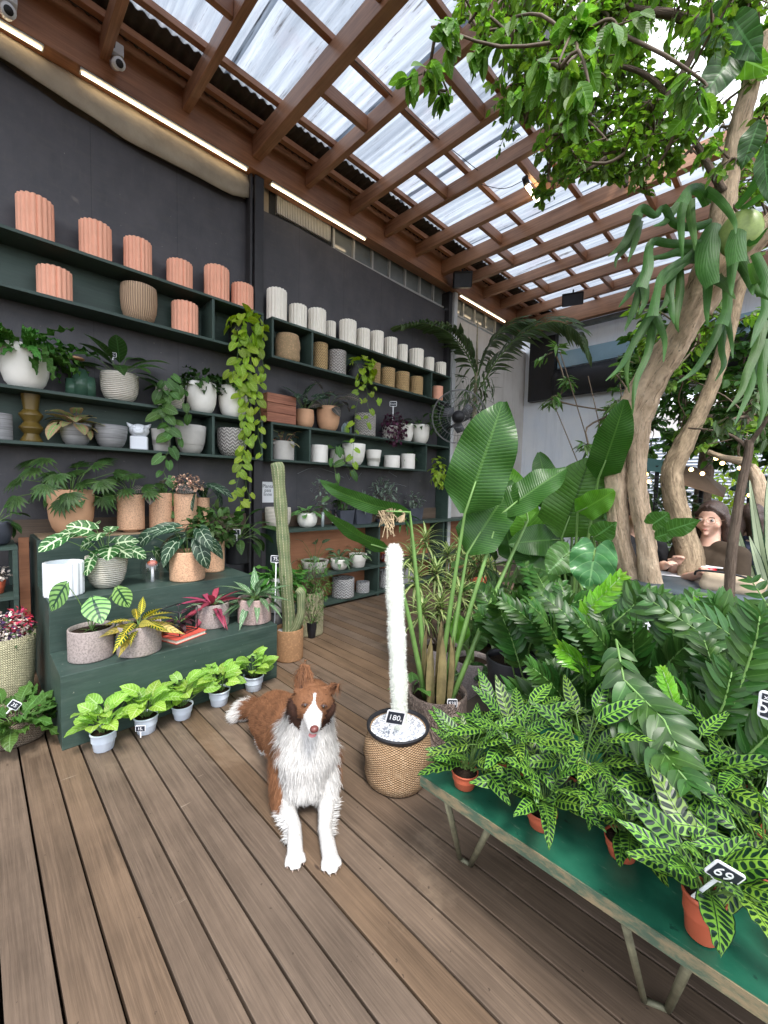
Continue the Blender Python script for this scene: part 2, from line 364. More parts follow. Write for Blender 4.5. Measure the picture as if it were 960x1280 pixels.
# noggins between rafters, staggered
k=0
NG=[]
for i in range(len(rows)-1):
    y0=rows[i][0]+(.047 if rows[i][1] else .032); y1=rows[i+1][0]-(.047 if rows[i+1][1] else .032)
    xs=[-2.83] if i%2 else [-2.05]
    if rows[i][0]>4.7: xs=[[-2.95,-1.3,.3],[-2.2,-.5]][i%2]
    for x in xs:
        b=MB(); b.box((x-.022,y0,ZR+.015),(x+.022,y1,ZR+.13)); o=b.build('blocking_piece',m_beam,smooth=False,bevel=.003)
        tag(o,'short brown blocking piece fixed between rafters %s'%['near the camera end','at the bay before the lamp','over the flower basket','over the steps','beside the security camera','left of the deep rafter','right of the deep rafter','over the white fluted pots','over the crate end','before the corner','past the white post','in the second far bay','in the third far bay','in the last bay'][i]+(', nearer the wall' if x<-2.5 else (', nearer the open side' if x>-1.5 else '')),'blocking','blocking between the rafters')
# corrugated clear sheets
def M_sheet():
    t=NT('weathered clear corrugated sheet'); co=t.coord()
    f=t.noise(t.mapv(co,(.35,7,1)),1.5,6,.7,dist=.4); g=t.noise(t.mapv(co,(1.6,30,1)),1.,5,.75); h=t.noise(co,3,4,.6)
    dirt=t.m('MULTIPLY',t.ramp(g,[(.56,0.),(.66,1.)]),t.ramp(h,[(.38,0.),(.56,1.)]))
    c=t.mix(t.ramp(f,[(.35,0.),(.7,1.)]),(.20,.225,.26),(.41,.445,.49))
    c=t.mix(t.m('MULTIPLY',t.ramp(h,[(.5,0.),(.75,1.)]),.5),c,(.27,.25,.28))
    c=t.mix(t.m('MULTIPLY',dirt,.85),c,(.05,.045,.04))
    tr=t.n('ShaderNodeBsdfTranslucent'); t.put(tr.inputs[0],c)
    df=t.bsdf(c,.35,None,.4); tp=t.n('ShaderNodeBsdfTransparent'); t.put(tp.inputs[0],c)
    m1=t.n('ShaderNodeMixShader'); m1.inputs[0].default_value=.82; t.put(m1.inputs[1],df); t.put(m1.inputs[2],tr.outputs[0])
    m2=t.n('ShaderNodeMixShader'); m2.inputs[0].default_value=.10; t.put(m2.inputs[1],m1.outputs[0]); t.put(m2.inputs[2],tp.outputs[0])
    return t.done(m2.outputs[0])
m_sheet=M_sheet()
def sheet(x0,x1,y0,y1,mat,lab,z0=zb+.075,name='roof_sheet'):
    b=MB(); vs=[];fs=[]; n=int((y1-y0)/.0127)
    for i in range(n+1):
        y=y0+(y1-y0)*i/n; z=z0+.011*sin(2*PI*y/.076); vs+= [(x0,y,z),(x1,y,z)]
    for i in range(n): fs.append((2*i,2*i+1,2*i+3,2*i+2))
    b.add(vs,fs); tag(b.build(name,mat),lab,'roof sheet','corrugated roof sheets')
ys=[-1.6,-.55,.48,1.5,2.52,3.53,4.77]
lb=['clear corrugated roof sheet over the nearest rafters','clear corrugated roof sheet above the tarp','dirtiest clear roof sheet, streaked with debris above the security camera','clear corrugated roof sheet over the deep rafter','clear corrugated roof sheet over the middle of the shelves','clear corrugated roof sheet just before the white post']
for i in range(6): sheet(-3.42,-1.5,ys[i],ys[i+1]+.05,m_sheet,lb[i],zb+.068+.003*(i%2))
for i,(y0,y1,l) in enumerate([(4.80,6.25,'wide clear roof sheet past the white post'),(6.2,YC+.1,'wide clear roof sheet over the far end beam')]): sheet(-3.42,1.6,y0,y1,m_sheet,l,zb+.08+.003*i)
m_rust=M_plain('old dark roof sheet',S(74,68,62),.8,.4,6,.5)
sheet(-4.2,-3.40,-2.2,YC+.1,m_rust,'dark opaque corrugated strip of roof above the ledger beam',zb+.10,'roof_strip')
b=MB(); b.box((-1.44,-1,ZR+.02),(-1.405,4.74,ZR+.19)); tag(b.build('roof_edge_trim',m_dpost,smooth=False),'dark trim along the open edge of the roof','trim')
# LED strips
m_led=M_emit('warm led tube',(1.,.76,.48,1),3.2)
m_led2=M_emit('white led core',(1.,.9,.7,1),22)
for y0,y1,l in ((-1.2,.42,'nearest lit warm light strip under the wooden beam'),(.62,1.88,'lit warm light strip left of the dark post'),(2.12,3.35,'lit warm light strip right of the dark post'),(5.27,6.6,'lit warm light strip over the pale wall')):
    t=thing('light_strip',l,'light',(XW+.17,y0,4.24),group='warm light strips along the beam')
    b=MB(); b.box((XW+.105,y0,4.248),(XW+.165,y1,4.259)); b.build('housing',m_frame,t,smooth=False,world=True)
    b=MB(); b.tube([(XW+.14,y0+.01,4.238),(XW+.14,y1-.01,4.238)],.0075,8); b.build('tube',m_led,t,world=True)
# ================================================================ plants: leaf meshes and leaf materials
UP=Vector((0,0,1))
def prof(shape,t):
    if shape=='ov': return sin(PI*min(1,max(0,t))**.82)**.85 if 0<t<1 else 0
    if shape=='ovp': return (sin(PI*t**.62)**.8 if 0<t<1 else 0)
    if shape=='lance': return sin(PI*t**.7)**1.15 if 0<t<1 else 0
    if shape=='strap': return min(1,.35+t*3.2)*(1-t**5)
    if shape=='ribbon': return min(1,.6+t*2)*(1-t**1.8)
    if shape=='pad': return (min(1,t*5.5)**.7*(1-max(0,(t-.45)/.55)**2.3)**.75) if t<1 else 0
    if shape=='obov': return sin(PI*t**1.25)**.8 if 0<t<1 else 0
    if shape=='heart': return max(0,sin(PI*(.20+.80*t)))**.72
    if shape=='arrow': return max(0,sin(PI*(.26+.74*t)))**.95
    return 1
def leaf(b,p,d,n,L,W,shape='ov',bend=.5,fold=.15,wave=0,ns=6,nc=2,lobe=0,wf=3,roll=0,seed=0):
    d=Vector(d).normalized(); n=Vector(n); n=(n-d*n.dot(d))
    n=n.normalized() if n.length>1e-5 else d.orthogonal().normalized()
    s=d.cross(n)
    if roll:
        c,q=cos(roll),sin(roll); n,s=n*c+s*q,s*c-n*q
    pos=Vector(p); vs=[];uv=[]
    for i in range(ns+1):
        t=i/ns; a=bend*t
        dd=d*cos(a)-n*sin(a); nn=n*cos(a)+d*sin(a)
        if i: pos=pos+dd*(L/ns)
        w=W*.5*prof(shape,min(.985,max(.012,t)))
        for j in range(-nc,nc+1):
            v=j/nc; av=abs(v)
            q=pos+s*(w*v)+nn*(fold*av*w)
            if lobe: q=q-dd*(lobe*L*sin(av*PI*.74)*(1-t)**2)
            if wave: q=q+nn*(wave*W*.5*av*sin(t*wf*2*PI+seed+v))
            vs.append(q); uv.append((t,v*.5+.5))
    m=2*nc+1; fs=[(i*m+j,i*m+j+1,(i+1)*m+j+1,(i+1)*m+j) for i in range(ns) for j in range(m-1)]
    b.add(vs,fs,uv); return pos
_lm={}
def M_leaf(name,base,vein=None,edge=None,nv=9,slope=1.2,vw=.07,mw=.05,ew=.85,oval=None,rough=.38,trans=.22,var=.3,speck=None,tcol=None,bmp=.25):
    if name in _lm:return _lm[name]
    t=NT(name); uv=t.n('ShaderNodeSeparateXYZ'); t.put(uv.inputs[0],t.n('ShaderNodeUVMap').outputs[0])
    u=uv.outputs[0]; w=t.m('ABSOLUTE',t.m('SUBTRACT',t.m('MULTIPLY',uv.outputs[1],2.),1.))
    ri=t.n('ShaderNodeNewGeometry').outputs['Random Per Island']
    nz=t.noise(t.coord(),40,3,.6)
    c=t.mix(t.ramp(nz,[(.3,0.),(.7,1.)]),mul(base,.85),mul(base,1.15))
    ph=t.m('FRACT',t.m('SUBTRACT',t.m('MULTIPLY',u,float(nv)),t.m('MULTIPLY',w,slope)))
    pd=t.m('ABSOLUTE',t.m('SUBTRACT',ph,.5))
    def sm(x,a,b_):  # 1 when x<a fading to 0 at b
        q=t.n('ShaderNodeMapRange'); t.put(q.inputs[0],x); q.inputs[1].default_value=a; q.inputs[2].default_value=b_; q.inputs[3].default_value=1; q.inputs[4].default_value=0; return q.outputs[0]
    if edge is not None: c=t.mix(sm(t.m('ADD',w,t.m('MULTIPLY',nz,.25)),ew+.17,ew+.07),edge,c)
    if speck is not None: c=t.mix(t.ramp(t.noise(t.coord(),90,2,.5),[(.56,0.),(.62,1.)]),c,speck)
    if oval is not None:
        ex=t.m('POWER',t.m('DIVIDE',pd,.38),2.); ey=t.m('POWER',t.m('DIVIDE',t.m('SUBTRACT',w,.50),.40),2.)
        c=t.mix(sm(t.m('ADD',ex,ey),.75,1.05),c,oval)
        c=t.mix(sm(t.m('ABSOLUTE',t.m('SUBTRACT',w,.97)),.03,.06),c,oval)
    if vein is not None:
        if oval is None: c=t.mix(t.m('MULTIPLY',sm(pd,vw*.5,vw),.85),c,vein)
        c=t.mix(sm(w,mw,mw*1.7),c,vein if oval is None else oval)
    h=t.n('ShaderNodeHueSaturation'); t.put(h.inputs['Color'],c); t.put(h.inputs['Value'],t.m('ADD',t.m('MULTIPLY',ri,2*var),1-var)); t.put(h.inputs['Hue'],t.m('ADD',t.m('MULTIPLY',t.m('FRACT',t.m('MULTIPLY',ri,13.7)),.03),.485))
    bm=t.bump(t.m('MULTIPLY',sm(pd,.02,.3),-1.),bmp,.004) if bmp else None
    pr=t.bsdf(h.outputs[0],rough,bm,.32)
    tr=t.n('ShaderNodeBsdfTranslucent'); hs=t.n('ShaderNodeHueSaturation'); t.put(hs.inputs['Color'],h.outputs[0]); hs.inputs['Value'].default_value=1.9; hs.inputs['Saturation'].default_value=1.1; t.put(tr.inputs[0],hs.outputs[0])
    mx=t.n('ShaderNodeMixShader'); mx.inputs[0].default_value=trans; t.put(mx.inputs[1],pr); t.put(mx.inputs[2],tr.outputs[0])
    _lm[name]=t.done(mx.outputs[0]); return _lm[name]
G_dark=(.036,.078,.018); G_mid=(.062,.135,.025); G_lime=(.30,.50,.05); G_br=(.13,.30,.03)
L_dark=M_leaf('dark green leaf',G_dark,vein=(.08,.17,.05))
L_mid=M_leaf('green leaf',G_mid,vein=(.13,.26,.08))
L_fern=M_leaf('fern leaf',(.06,.17,.03),vein=(.12,.26,.06),nv=14,vw=.12)
L_lime=M_leaf('lime leaf',(.24,.42,.055),vein=(.44,.60,.22),nv=6,vw=.10,slope=1.6,trans=.3,var=.2)
L_gold=M_leaf('golden pothos leaf',(.27,.40,.035),vein=(.40,.50,.10),nv=6,vw=.06,trans=.35,var=.3)
L_cal=M_leaf('rattlesnake calathea leaf',(.175,.34,.042),vein=(.01,.03,.015),oval=(.008,.030,.016),nv=9,slope=1.0,mw=.03,trans=.16,var=.38,rough=.34)
L_aloc=M_leaf('alocasia leaf',(.020,.052,.026),vein=(.42,.52,.38),nv=5,slope=1.4,vw=.05,mw=.035)
L_dragon=M_leaf('dragon scale leaf',(.24,.45,.13),vein=(.015,.055,.03),nv=6,slope=1.4,vw=.26,mw=.09)
L_calad=M_leaf('caladium leaf',(.03,.10,.025),vein=(.60,.72,.46),nv=4,slope=1.1,vw=.11,mw=.09,speck=(.10,.22,.07))
L_crot=M_leaf('croton leaf',(.035,.08,.02),vein=(.72,.52,.06),nv=10,slope=1.1,vw=.2,mw=.09)
L_crot2=M_leaf('croton leaf yellow',(.42,.32,.07),vein=(.06,.10,.02),nv=9,slope=1.1,vw=.14,mw=.02)
L_strom=M_leaf('striped stromanthe leaf',(.05,.13,.045),vein=(.42,.52,.36),nv=5,slope=2.4,vw=.16,mw=.04)
L_cord=M_leaf('magenta leaf',(.13,.012,.035),vein=(.28,.05,.09),edge=(.30,.05,.10),ew=.84,nv=3,slope=3,vw=.1,trans=.2)
L_cord2=M_leaf('dark plum leaf',(.035,.02,.03),vein=(.2,.05,.08),nv=3,slope=3,vw=.1)
L_plum=M_leaf('purple oxalis leaf',(.055,.014,.035),vein=(.14,.03,.08),nv=3)
L_silver=M_leaf('silver grey leaf',(.16,.22,.17),vein=(.34,.40,.32),nv=8)
L_drac=M_leaf('cream striped leaf',(.10,.20,.04),vein=(.10,.20,.05),edge=(.72,.70,.36),ew=.42,nv=2,vw=.02,mw=.12,trans=.25)
L_bop=M_leaf('bird of paradise leaf',(.032,.085,.013),vein=(.075,.155,.03),nv=34,slope=3.2,vw=.13,mw=.035,rough=.32,var=.22,bmp=.22)
L_bopy=M_leaf('young banana leaf',(.14,.31,.035),vein=(.22,.42,.06),nv=26,slope=3,vw=.14,mw=.04,rough=.34,trans=.4,var=.1)
L_zz=M_leaf('glossy zz leaf',(.028,.082,.013),vein=(.06,.14,.03),nv=1,vw=.001,mw=.045,bmp=0,rough=.36,var=.45,trans=.12)
L_zzn=M_leaf('new zz leaf',(.17,.38,.03),vein=(.30,.52,.1),nv=1,bmp=0,vw=.001,rough=.2,trans=.35,var=.15)
L_stag=M_leaf('staghorn frond',(.038,.092,.018),vein=(.06,.13,.035),nv=4,slope=4,vw=.10,mw=.03,rough=.42,trans=.25,var=.2)
L_palm=M_leaf('palm leaflet',(.065,.115,.035),vein=(.12,.17,.09),nv=2,slope=3,mw=.12,rough=.4,var=.35)
L_tree=M_leaf('tree leaf',(.095,.18,.022),vein=(.14,.26,.06),nv=5,rough=.4,trans=.42,var=.45,bmp=0)
L_treen=M_leaf('near tree leaf',(.11,.21,.03),vein=(.2,.34,.09),nv=7,vw=.05,rough=.38,trans=.42,var=.35)
L_pink=M_leaf('pink green leaf',(.40,.27,.15),vein=(.55,.24,.22),edge=(.28,.38,.14),ew=.55,nv=5,trans=.3,var=.3)
L_succ=M_leaf('variegated flower petal',(.55,.35,.25),rough=.6,var=.6,bmp=0)
L_bgrey=M_leaf('dark veined leaf',(.055,.06,.05),vein=(.32,.24,.22),nv=9,vw=.1)
m_stem=M_plain('green stem',(.11,.20,.05),.5,.3,20,.1)
m_stemd=M_plain('brown stem',(.10,.07,.045),.7,.3,20,.3)
m_stemr=M_plain('pink stem',(.30,.12,.07),.5,.3,20,.1)
m_psoil=M_plain('potting soil',S(46,36,30),.95,.5,60,1,.1,bscale=160,bd=.006)
def M_pebble():
    t=NT('white pebble mulch'); v=t.n('ShaderNodeTexVoronoi'); t.put(v.inputs['Vector'],t.coord()); v.inputs['Scale'].default_value=95
    c=t.mix(t.ramp(v.outputs[1],[(.10,0.),(.22,1.)]) if False else t.ramp(v.outputs[0],[(.42,1.),(.62,0.)]),(.34,.36,.42),(.88,.9,.93))
    return t.done(t.bsdf(c,.6,t.bump(v.outputs[0],-1. if False else .8,.006),.4))
m_pebble=M_pebble()
def rdir(az,el): return Vector((cos(az)*cos(el),sin(az)*cos(el),sin(el)))
def spray(root,c,mat,n,L,W,shape='ov',el=(.5,1.3),pet=(.06,.14),bend=.7,fold=.12,wave=0,lobe=0,ns=6,nc=2,sm=None,sr=.0022,flat=.6,name='foliage',r0=.02,seed=1,face=None,az0=0,azr=2*PI,wf=3,pbend=.25):
    """leaves on petioles rising from the soil point c (world)"""
    rr=random.Random(seed); b=MB(); st=MB()
    for i in range(n):
        f=(i+.5)/n
        az=az0+(i*2.39996+rr.uniform(-.3,.3))%azr if azr>6 else az0+rr.random()*azr
        e=el[1]+(el[0]-el[1])*f+rr.uniform(-.12,.12)
        pl=rr.uniform(*pet); p0=c+rdir(az,0)*r0*rr.random()
        d=rdir(az,e); p=p0; pts=[p0]
        for k in range(3):
            ee=e-pbend*(k/2)*1.0; p=p+rdir(az,ee)*(pl/3); pts.append(p)
        st.tube(pts,[sr,sr,sr*.9,sr*.8],5,cap=False)
        e2=e-flat+rr.uniform(-.15,.15)
        d2=rdir(az+rr.uniform(-.35,.35),e2); n2=rdir(az,e2+PI/2)
        if face is not None: n2=(n2+Vector(face)*.9).normalized()
        k=rr.uniform(.75,1.12)
        leaf(b,p,d2,n2,L*k,W*k*rr.uniform(.9,1.1),shape,bend*rr.uniform(.6,1.3),fold,wave,ns,nc,lobe,wf,rr.uniform(-.35,.35),rr.random()*6)
    f=b.build(name,mat,root,world=True)
    if pet[1]>.015: st.build('stem',sm or m_stem,root,world=True)
    return f
def bush(root,c,rad3,mat,n,L,W,shape='ov',seed=2,name='foliage',hang=0,twig=True,ns=3,nc=1,sm=None,out=.8,fold=.2,bend=.5):
    rr=random.Random(seed); b=MB(); st=MB()
    base=Vector((c.x,c.y,c.z-rad3[2]))
    for i in range(n):
        while 1:
            q=Vector((rr.uniform(-1,1),rr.uniform(-1,1),rr.uniform(-1,1)))
            if .25<q.length<1: break
        p=c+Vector((q.x*rad3[0],q.y*rad3[1],q.z*rad3[2]))
        d=(q.normalized()*out+Vector((rr.gauss(0,.5),rr.gauss(0,.5),rr.gauss(0,.5)-hang))).normalized()
        nn=(UP+q*.5+Vector((rr.gauss(0,.3),rr.gauss(0,.3),0)))
        k=rr.uniform(.7,1.2); leaf(b,p,d,nn,L*k,W*k,shape,bend,fold,0,ns,nc,.2 if shape=='heart' else 0)
        if twig and i%6==0: 
            m=(base+p)/2+Vector((rr.gauss(0,.01),rr.gauss(0,.01),rr.gauss(0,.01))); st.tube([base,m,p],[.003,.002,.0012],4,cap=False)
    f=b.build(name,mat,root,world=True)
    if twig: st.build('stem',sm or m_stemd,root,world=True)
    return f
def vine(root,paths,mat,L,W,step=.05,seed=3,face=(1,-1,.2),shape='heart',lobe=.25,sr=.002,sm=None,jit=.02,name='vine'):
    rr=random.Random(seed); b=MB(); st=MB(); face=Vector(face).normalized()
    for pts in paths:
        pts=[Vector(p) for p in pts]; P=[]
        for a,q in zip(pts[:-1],pts[1:]):
            n=max(1,int((q-a).length/step))
            for i in range(n): P.append(a.lerp(q,i/n)+Vector((rr.gauss(0,1),rr.gauss(0,1),rr.gauss(0,1)))*jit*.4)
        P.append(pts[-1]); st.tube(P,sr,5,cap=False)
        for i,p in enumerate(P):
            side=(1 if i%2 else -1)
            lat=face.cross(UP).normalized()*side
            q=p+lat*rr.uniform(.01,.03)+face*rr.uniform(.0,.03)
            st.tube([p,q],sr*.7,4,cap=False)
            d=(lat*rr.uniform(.1,.9)+Vector((0,0,-1))*rr.uniform(.3,1)+face*rr.uniform(0,.5)).normalized()
            k=rr.uniform(.6,1.15)
            leaf(b,q,d,face+UP*.3+Vector((rr.gauss(0,.25),rr.gauss(0,.25),rr.gauss(0,.25))),L*k,W*k,shape,rr.uniform(.2,.8),.1,0,6,2,lobe)
    f=b.build(name,mat,root,world=True); st.build('stem',sm or m_stem,root,world=True); return f
def palmate(root,c,mat,n,pet,nl,L,W,seed=4,el=(.3,1.3),cone=2.6,sm=None,azf=None,name='foliage'):
    rr=random.Random(seed); b=MB(); st=MB()
    for i in range(n):
        az=i*2.4+rr.uniform(-.3,.3) if azf is None else azf+rr.uniform(-1.6,1.6)
        e=el[1]+(el[0]-el[1])*(i+.5)/n; pl=rr.uniform(*pet)
        p=c+rdir(az,e)*pl*.55; p2=p+rdir(az,e-.4)*pl*.45
        st.tube([c,p,p2],[.004,.003,.0025],5,cap=False)
        d=rdir(az,e-1.0); nn=(rdir(az,e-1.0+PI/2)+Vector((.5,-.5,.2))).normalized(); d=(d-nn*d.dot(nn)).normalized(); s=d.cross(nn)
        for k in range(nl):
            a=-cone/2+cone*k/(nl-1); dd=d*cos(a)+s*sin(a)
            q=L*(1-.28*abs(a)/(cone/2))*rr.uniform(.85,1.1)
            leaf(b,p2,dd+nn*.08,nn,q,W,'lance',.5,.25,0,5,1)
    f=b.build(name,mat,root,world=True); st.build('stem',sm or m_stem,root,world=True); return f
# ================================================================ pots
def M_pot(name,col,kind='plain',rough=.75,var=.08,n=40,depth=.5,c2=None,bd=.004):
    if name in _mc:return _mc[name]
    t=NT(name); uv=t.n('ShaderNodeSeparateXYZ'); t.put(uv.inputs[0],t.n('ShaderNodeUVMap').outputs[0]); u,v=uv.outputs[0],uv.outputs[1]
    co=t.coord(); f=t.noise(co,9,5,.6); sp=t.noise(co,150,2,.5)
    c=t.mix(t.ramp(f,[(.3,0.),(.7,1.)]),mul(col,1-var),mul(col,1+var))
    h=t.m('MULTIPLY',sp,.15)
    if kind=='hrib':
        g=t.m('SINE',t.m('MULTIPLY',v,2*PI*n*4)); h=g; c=t.mix(t.ramp(g,[(0,1.),(.35,0.)]),c,mul(col,.72))
    elif kind=='vrib':
        g=t.m('SINE',t.m('MULTIPLY',u,2*PI*n)); h=g; c=t.mix(t.ramp(g,[(0,1.),(.3,0.)]),c,mul(col,.6))
    elif kind=='weave':
        a=t.m('SINE',t.m('MULTIPLY',u,2*PI*n)); b_=t.m('SINE',t.m('ADD',t.m('MULTIPLY',v,2*PI*100),t.m('MULTIPLY',t.m('SIGN',a),1.57)))
        h=t.m('ADD',b_,t.m('MULTIPLY',t.m('ABSOLUTE',a),.8)); c=t.mix(t.ramp(h,[(0,1.),(.8,0.)]),c,mul(col,.6)); c=t.mix(t.ramp(t.noise(co,60,3,.6),[(.5,0.),(.7,.6)]),c,c2 or mul(col,1.4))
    elif kind=='herring':
        a=t.m('PINGPONG',t.m('MULTIPLY',u,float(n)),.5); g=t.m('SINE',t.m('MULTIPLY',t.m('ADD',t.m('MULTIPLY',v,32.),t.m('MULTIPLY',a,1.6)),2*PI))
        h=g; c=t.mix(t.ramp(g,[(0.05,1.),(.5,0.)]),c,mul(col,.5))
    elif kind=='stone':
        h=t.m('ADD',t.noise(co,70,4,.7),t.m('MULTIPLY',f,.5)); c=t.mix(t.ramp(t.noise(co,110,3,.7),[(.45,0.),(.62,1.)]),c,mul(col,.62))
    elif kind=='carve':
        a=t.noise(t.mapv(co,(4,4,1.2),rot=(.5,.4,0)),3,4,.6,dist=2.2); g=t.m('SINE',t.m('MULTIPLY',a,60.)); h=g; c=t.mix(t.ramp(g,[(.1,1.),(.6,0.)]),c,mul(col,.62))
    elif kind=='throw':
        g=t.noise(t.mapv(co,(1,1,30)),4,4,.6); h=g; c=t.mix(t.ramp(g,[(.4,0.),(.65,1.)]),c,c2 or mul(col,.7))
    _mc[name]=t.done(t.bsdf(c,rough,t.bump(h,depth,bd),.4)); return _mc[name]
K_terra=M_pot('salmon terracotta',S(238,174,146),var=.07,depth=.3,bd=.002)
K_cream=M_pot('cream clay',S(240,234,222),var=.05,depth=.3,bd=.002)
K_wht=M_pot('white stoneware',S(238,234,226),var=.05,depth=.3,bd=.002)
K_wstripe=M_pot('striped white stoneware',S(232,224,210),'hrib',n=18,depth=.7,c2=S(150,135,120))
K_tan=M_pot('tan clay',S(208,166,134),'stone',var=.08,depth=.12)
K_tanp=M_pot('plain tan clay',S(204,158,124),var=.08,depth=.3,bd=.002)
K_tanb=M_pot('beige ribbed clay',S(200,168,138),'vrib',n=46,depth=.8)
K_grey=M_pot('grey cement',S(150,150,150),'throw',c2=S(118,116,118),var=.12,depth=.3)
K_lgrey=M_pot('pale grey cement',S(186,182,176),var=.1,depth=.3,bd=.002)
K_stone=M_pot('pinkish grey stone pot',S(158,146,142),'stone',var=.1,depth=.5)
K_pstone=M_pot('pink stone pot',S(184,160,154),'stone',var=.1,depth=.35)
K_herr=M_pot('grey woven pattern pot',S(190,184,178),'herring',n=16,depth=.9)
K_wherr=M_pot('white woven pattern pot',S(205,204,204),'herring',n=16,depth=.9)
K_gold=M_pot('golden woven basket',S(226,190,136),'herring',n=22,depth=1,c2=S(222,190,140))
K_bask=M_pot('straw basket',S(218,184,142),'weave',n=60,depth=.8)
K_bask2=M_pot('brown fine basket',S(178,136,98),'weave',n=70,depth=.6)
K_seag=M_pot('tan knitted basket',S(196,160,122),'weave',n=46,depth=1,c2=S(214,184,150))
K_bpale=M_pot('pale straw basket',S(202,196,160),'weave',n=44,depth=1)
K_bgrey=M_pot('greyed wicker',S(150,134,116),'weave',n=44,depth=1)
K_carve=M_pot('carved pinkish pot',S(160,142,132),'carve',var=.1,depth=1,bd=.012)
K_dark=M_pot('dark plastic pot',S(34,34,38),rough=.5,var=.1)
K_slate=M_pot('slate grey pot',S(66,70,80),rough=.7,var=.15)
K_jade=M_pot('jade glaze',S(62,92,76),rough=.2,var=.15,depth=.1)
K_olive=M_pot('olive glaze',S(98,80,36),rough=.3,var=.1,depth=.1)
K_plw=M_pot('pale blue plastic',S(206,216,230),rough=.4,var=.03,depth=.1)
K_nurs=M_pot('nursery terracotta plastic',S(176,88,62),rough=.5,var=.1,depth=.1)
K_gloss=M_pot('glossy white ceramic',S(226,230,236),rough=.25,var=.03,depth=.05)
PROF={'cyl':[(0,0),(.94,0),(.99,.015),(1,.05),(1,.97),(.985,1)],
 'taper':[(0,0),(.70,0),(.73,.02),(.94,.86),(.94,.87),(1,.88),(1,1)],
 'cone':[(0,0),(.66,0),(.72,.03),(1,.98),(.985,1)],
 'round':[(0,0),(.5,0),(.68,.04),(.84,.14),(.95,.30),(1,.5),(.99,.72),(.95,.9),(.92,1)],
 'egg':[(0,0),(.5,0),(.62,.03),(.82,.16),(.95,.36),(1,.6),(1,.85),(.97,1)],
 'bowl':[(0,0),(.45,0),(.6,.03),(.8,.2),(.93,.45),(.99,.75),(1,1)],
 'wide':[(0,0),(.6,0),(.8,.1),(.95,.5),(1,.9),(1,1)],
 'sack':[(0,0),(.8,0),(.9,.04),(.97,.2),(.94,.42),(1,.60),(.95,.8),(.88,.93),(.86,1)]}
def pot_mesh(root,c,r,h,kind,mat,name='pot',n=36,flute=None,th=.06,soil=None,ell=1,warp=0,seed=0,sl=.86):
    P=[(a*r,z*h) for a,z in PROF[kind]]; rt=P[-1][0]; m=len(P)
    P+=[(rt-th*r,h*.995),(rt-th*r*1.3,h*.9),(rt-th*r*1.6,h*.5)]
    b=MB(); b.lathe(P,n,tuple(c),flute=(flute[0],flute[1],1,m-1) if flute else None,ell=ell,warp=warp,seed=seed)
    o=b.build(name,mat,root,world=root is not None)
    if root is not None:
        s=MB(); s.disc((rt-th*r*1.3)*ell,c.z+h*sl,20,(c.x,c.y),.006,seed); s.build('soil',soil or m_psoil,root,world=True)
    return o,rt
def at_x(pl,pr,yt,z0,x=-3.775,up=True):
    m=(pl+pr)/2; c=PX(m,yt,x); d=math.hypot(c.x,c.y); r=d*sin(half_ang(pl,pr,yt))
    if up: c=PX(m,yt,x+r*.6)
    return Vector((x,c.y if not up else PX(m,yt,x).y,z0)),r,max(.04,c.z-z0)
def at_z(pl,pr,yb,yt,z0):
    m=(pl+pr)/2; P=PZ(m,yb,z0); d=math.hypot(P.x,P.y); s=sin(half_ang(pl,pr,(yb+yt)/2)); r=d*s/(1-s)
    c=P+Vector((P.x,P.y,0)).normalized()*r*.97; c.z=z0
    ra=ray(m,yt); dc=math.hypot(c.x,c.y)+r*.0; h=H_+dc/math.hypot(ra.x,ra.y)*ra.z-z0
    return c,r,max(.03,h)
def flute_pot(spot,mat,lab,group,lobes=18,dep=.12,n=None):
    c,r,h=spot; b=MB(); P=[(a*r,z*h) for a,z in PROF['cyl']]; m=len(P); P+=[(r*.86,h*.99),(r*.84,h*.2),(0,h*.2)]
    b.lathe(P,lobes*6,(0,0,0),flute=(lobes,dep,1,m-1))
    o=b.build('fluted_pot',mat,loc=c); return tag(o,lab,'plant pot',group)
def bare_pot(spot,kind,mat,lab,group=None,name='plant_pot',cat='plant pot'):
    c,r,h=spot; P=[(a*r,z*h) for a,z in PROF[kind]]; rt=P[-1][0]; P+=[(rt*.9,h*.99),(rt*.86,h*.3),(0,h*.3)]
    b=MB(); b.lathe(P,36); return tag(b.build(name,mat,loc=c),lab,cat,group)
def potted(spot,kind,mat,lab,name='potted_plant',cat='potted plant',group=None,soil=None,**k):
    c,r,h=spot; t=thing(name,lab,cat,c,0,group); pot_mesh(t,c,r,h,kind,mat,soil=soil,**k)
    top=Vector((c.x,c.y,c.z+h*.86)); return t,top,r,h
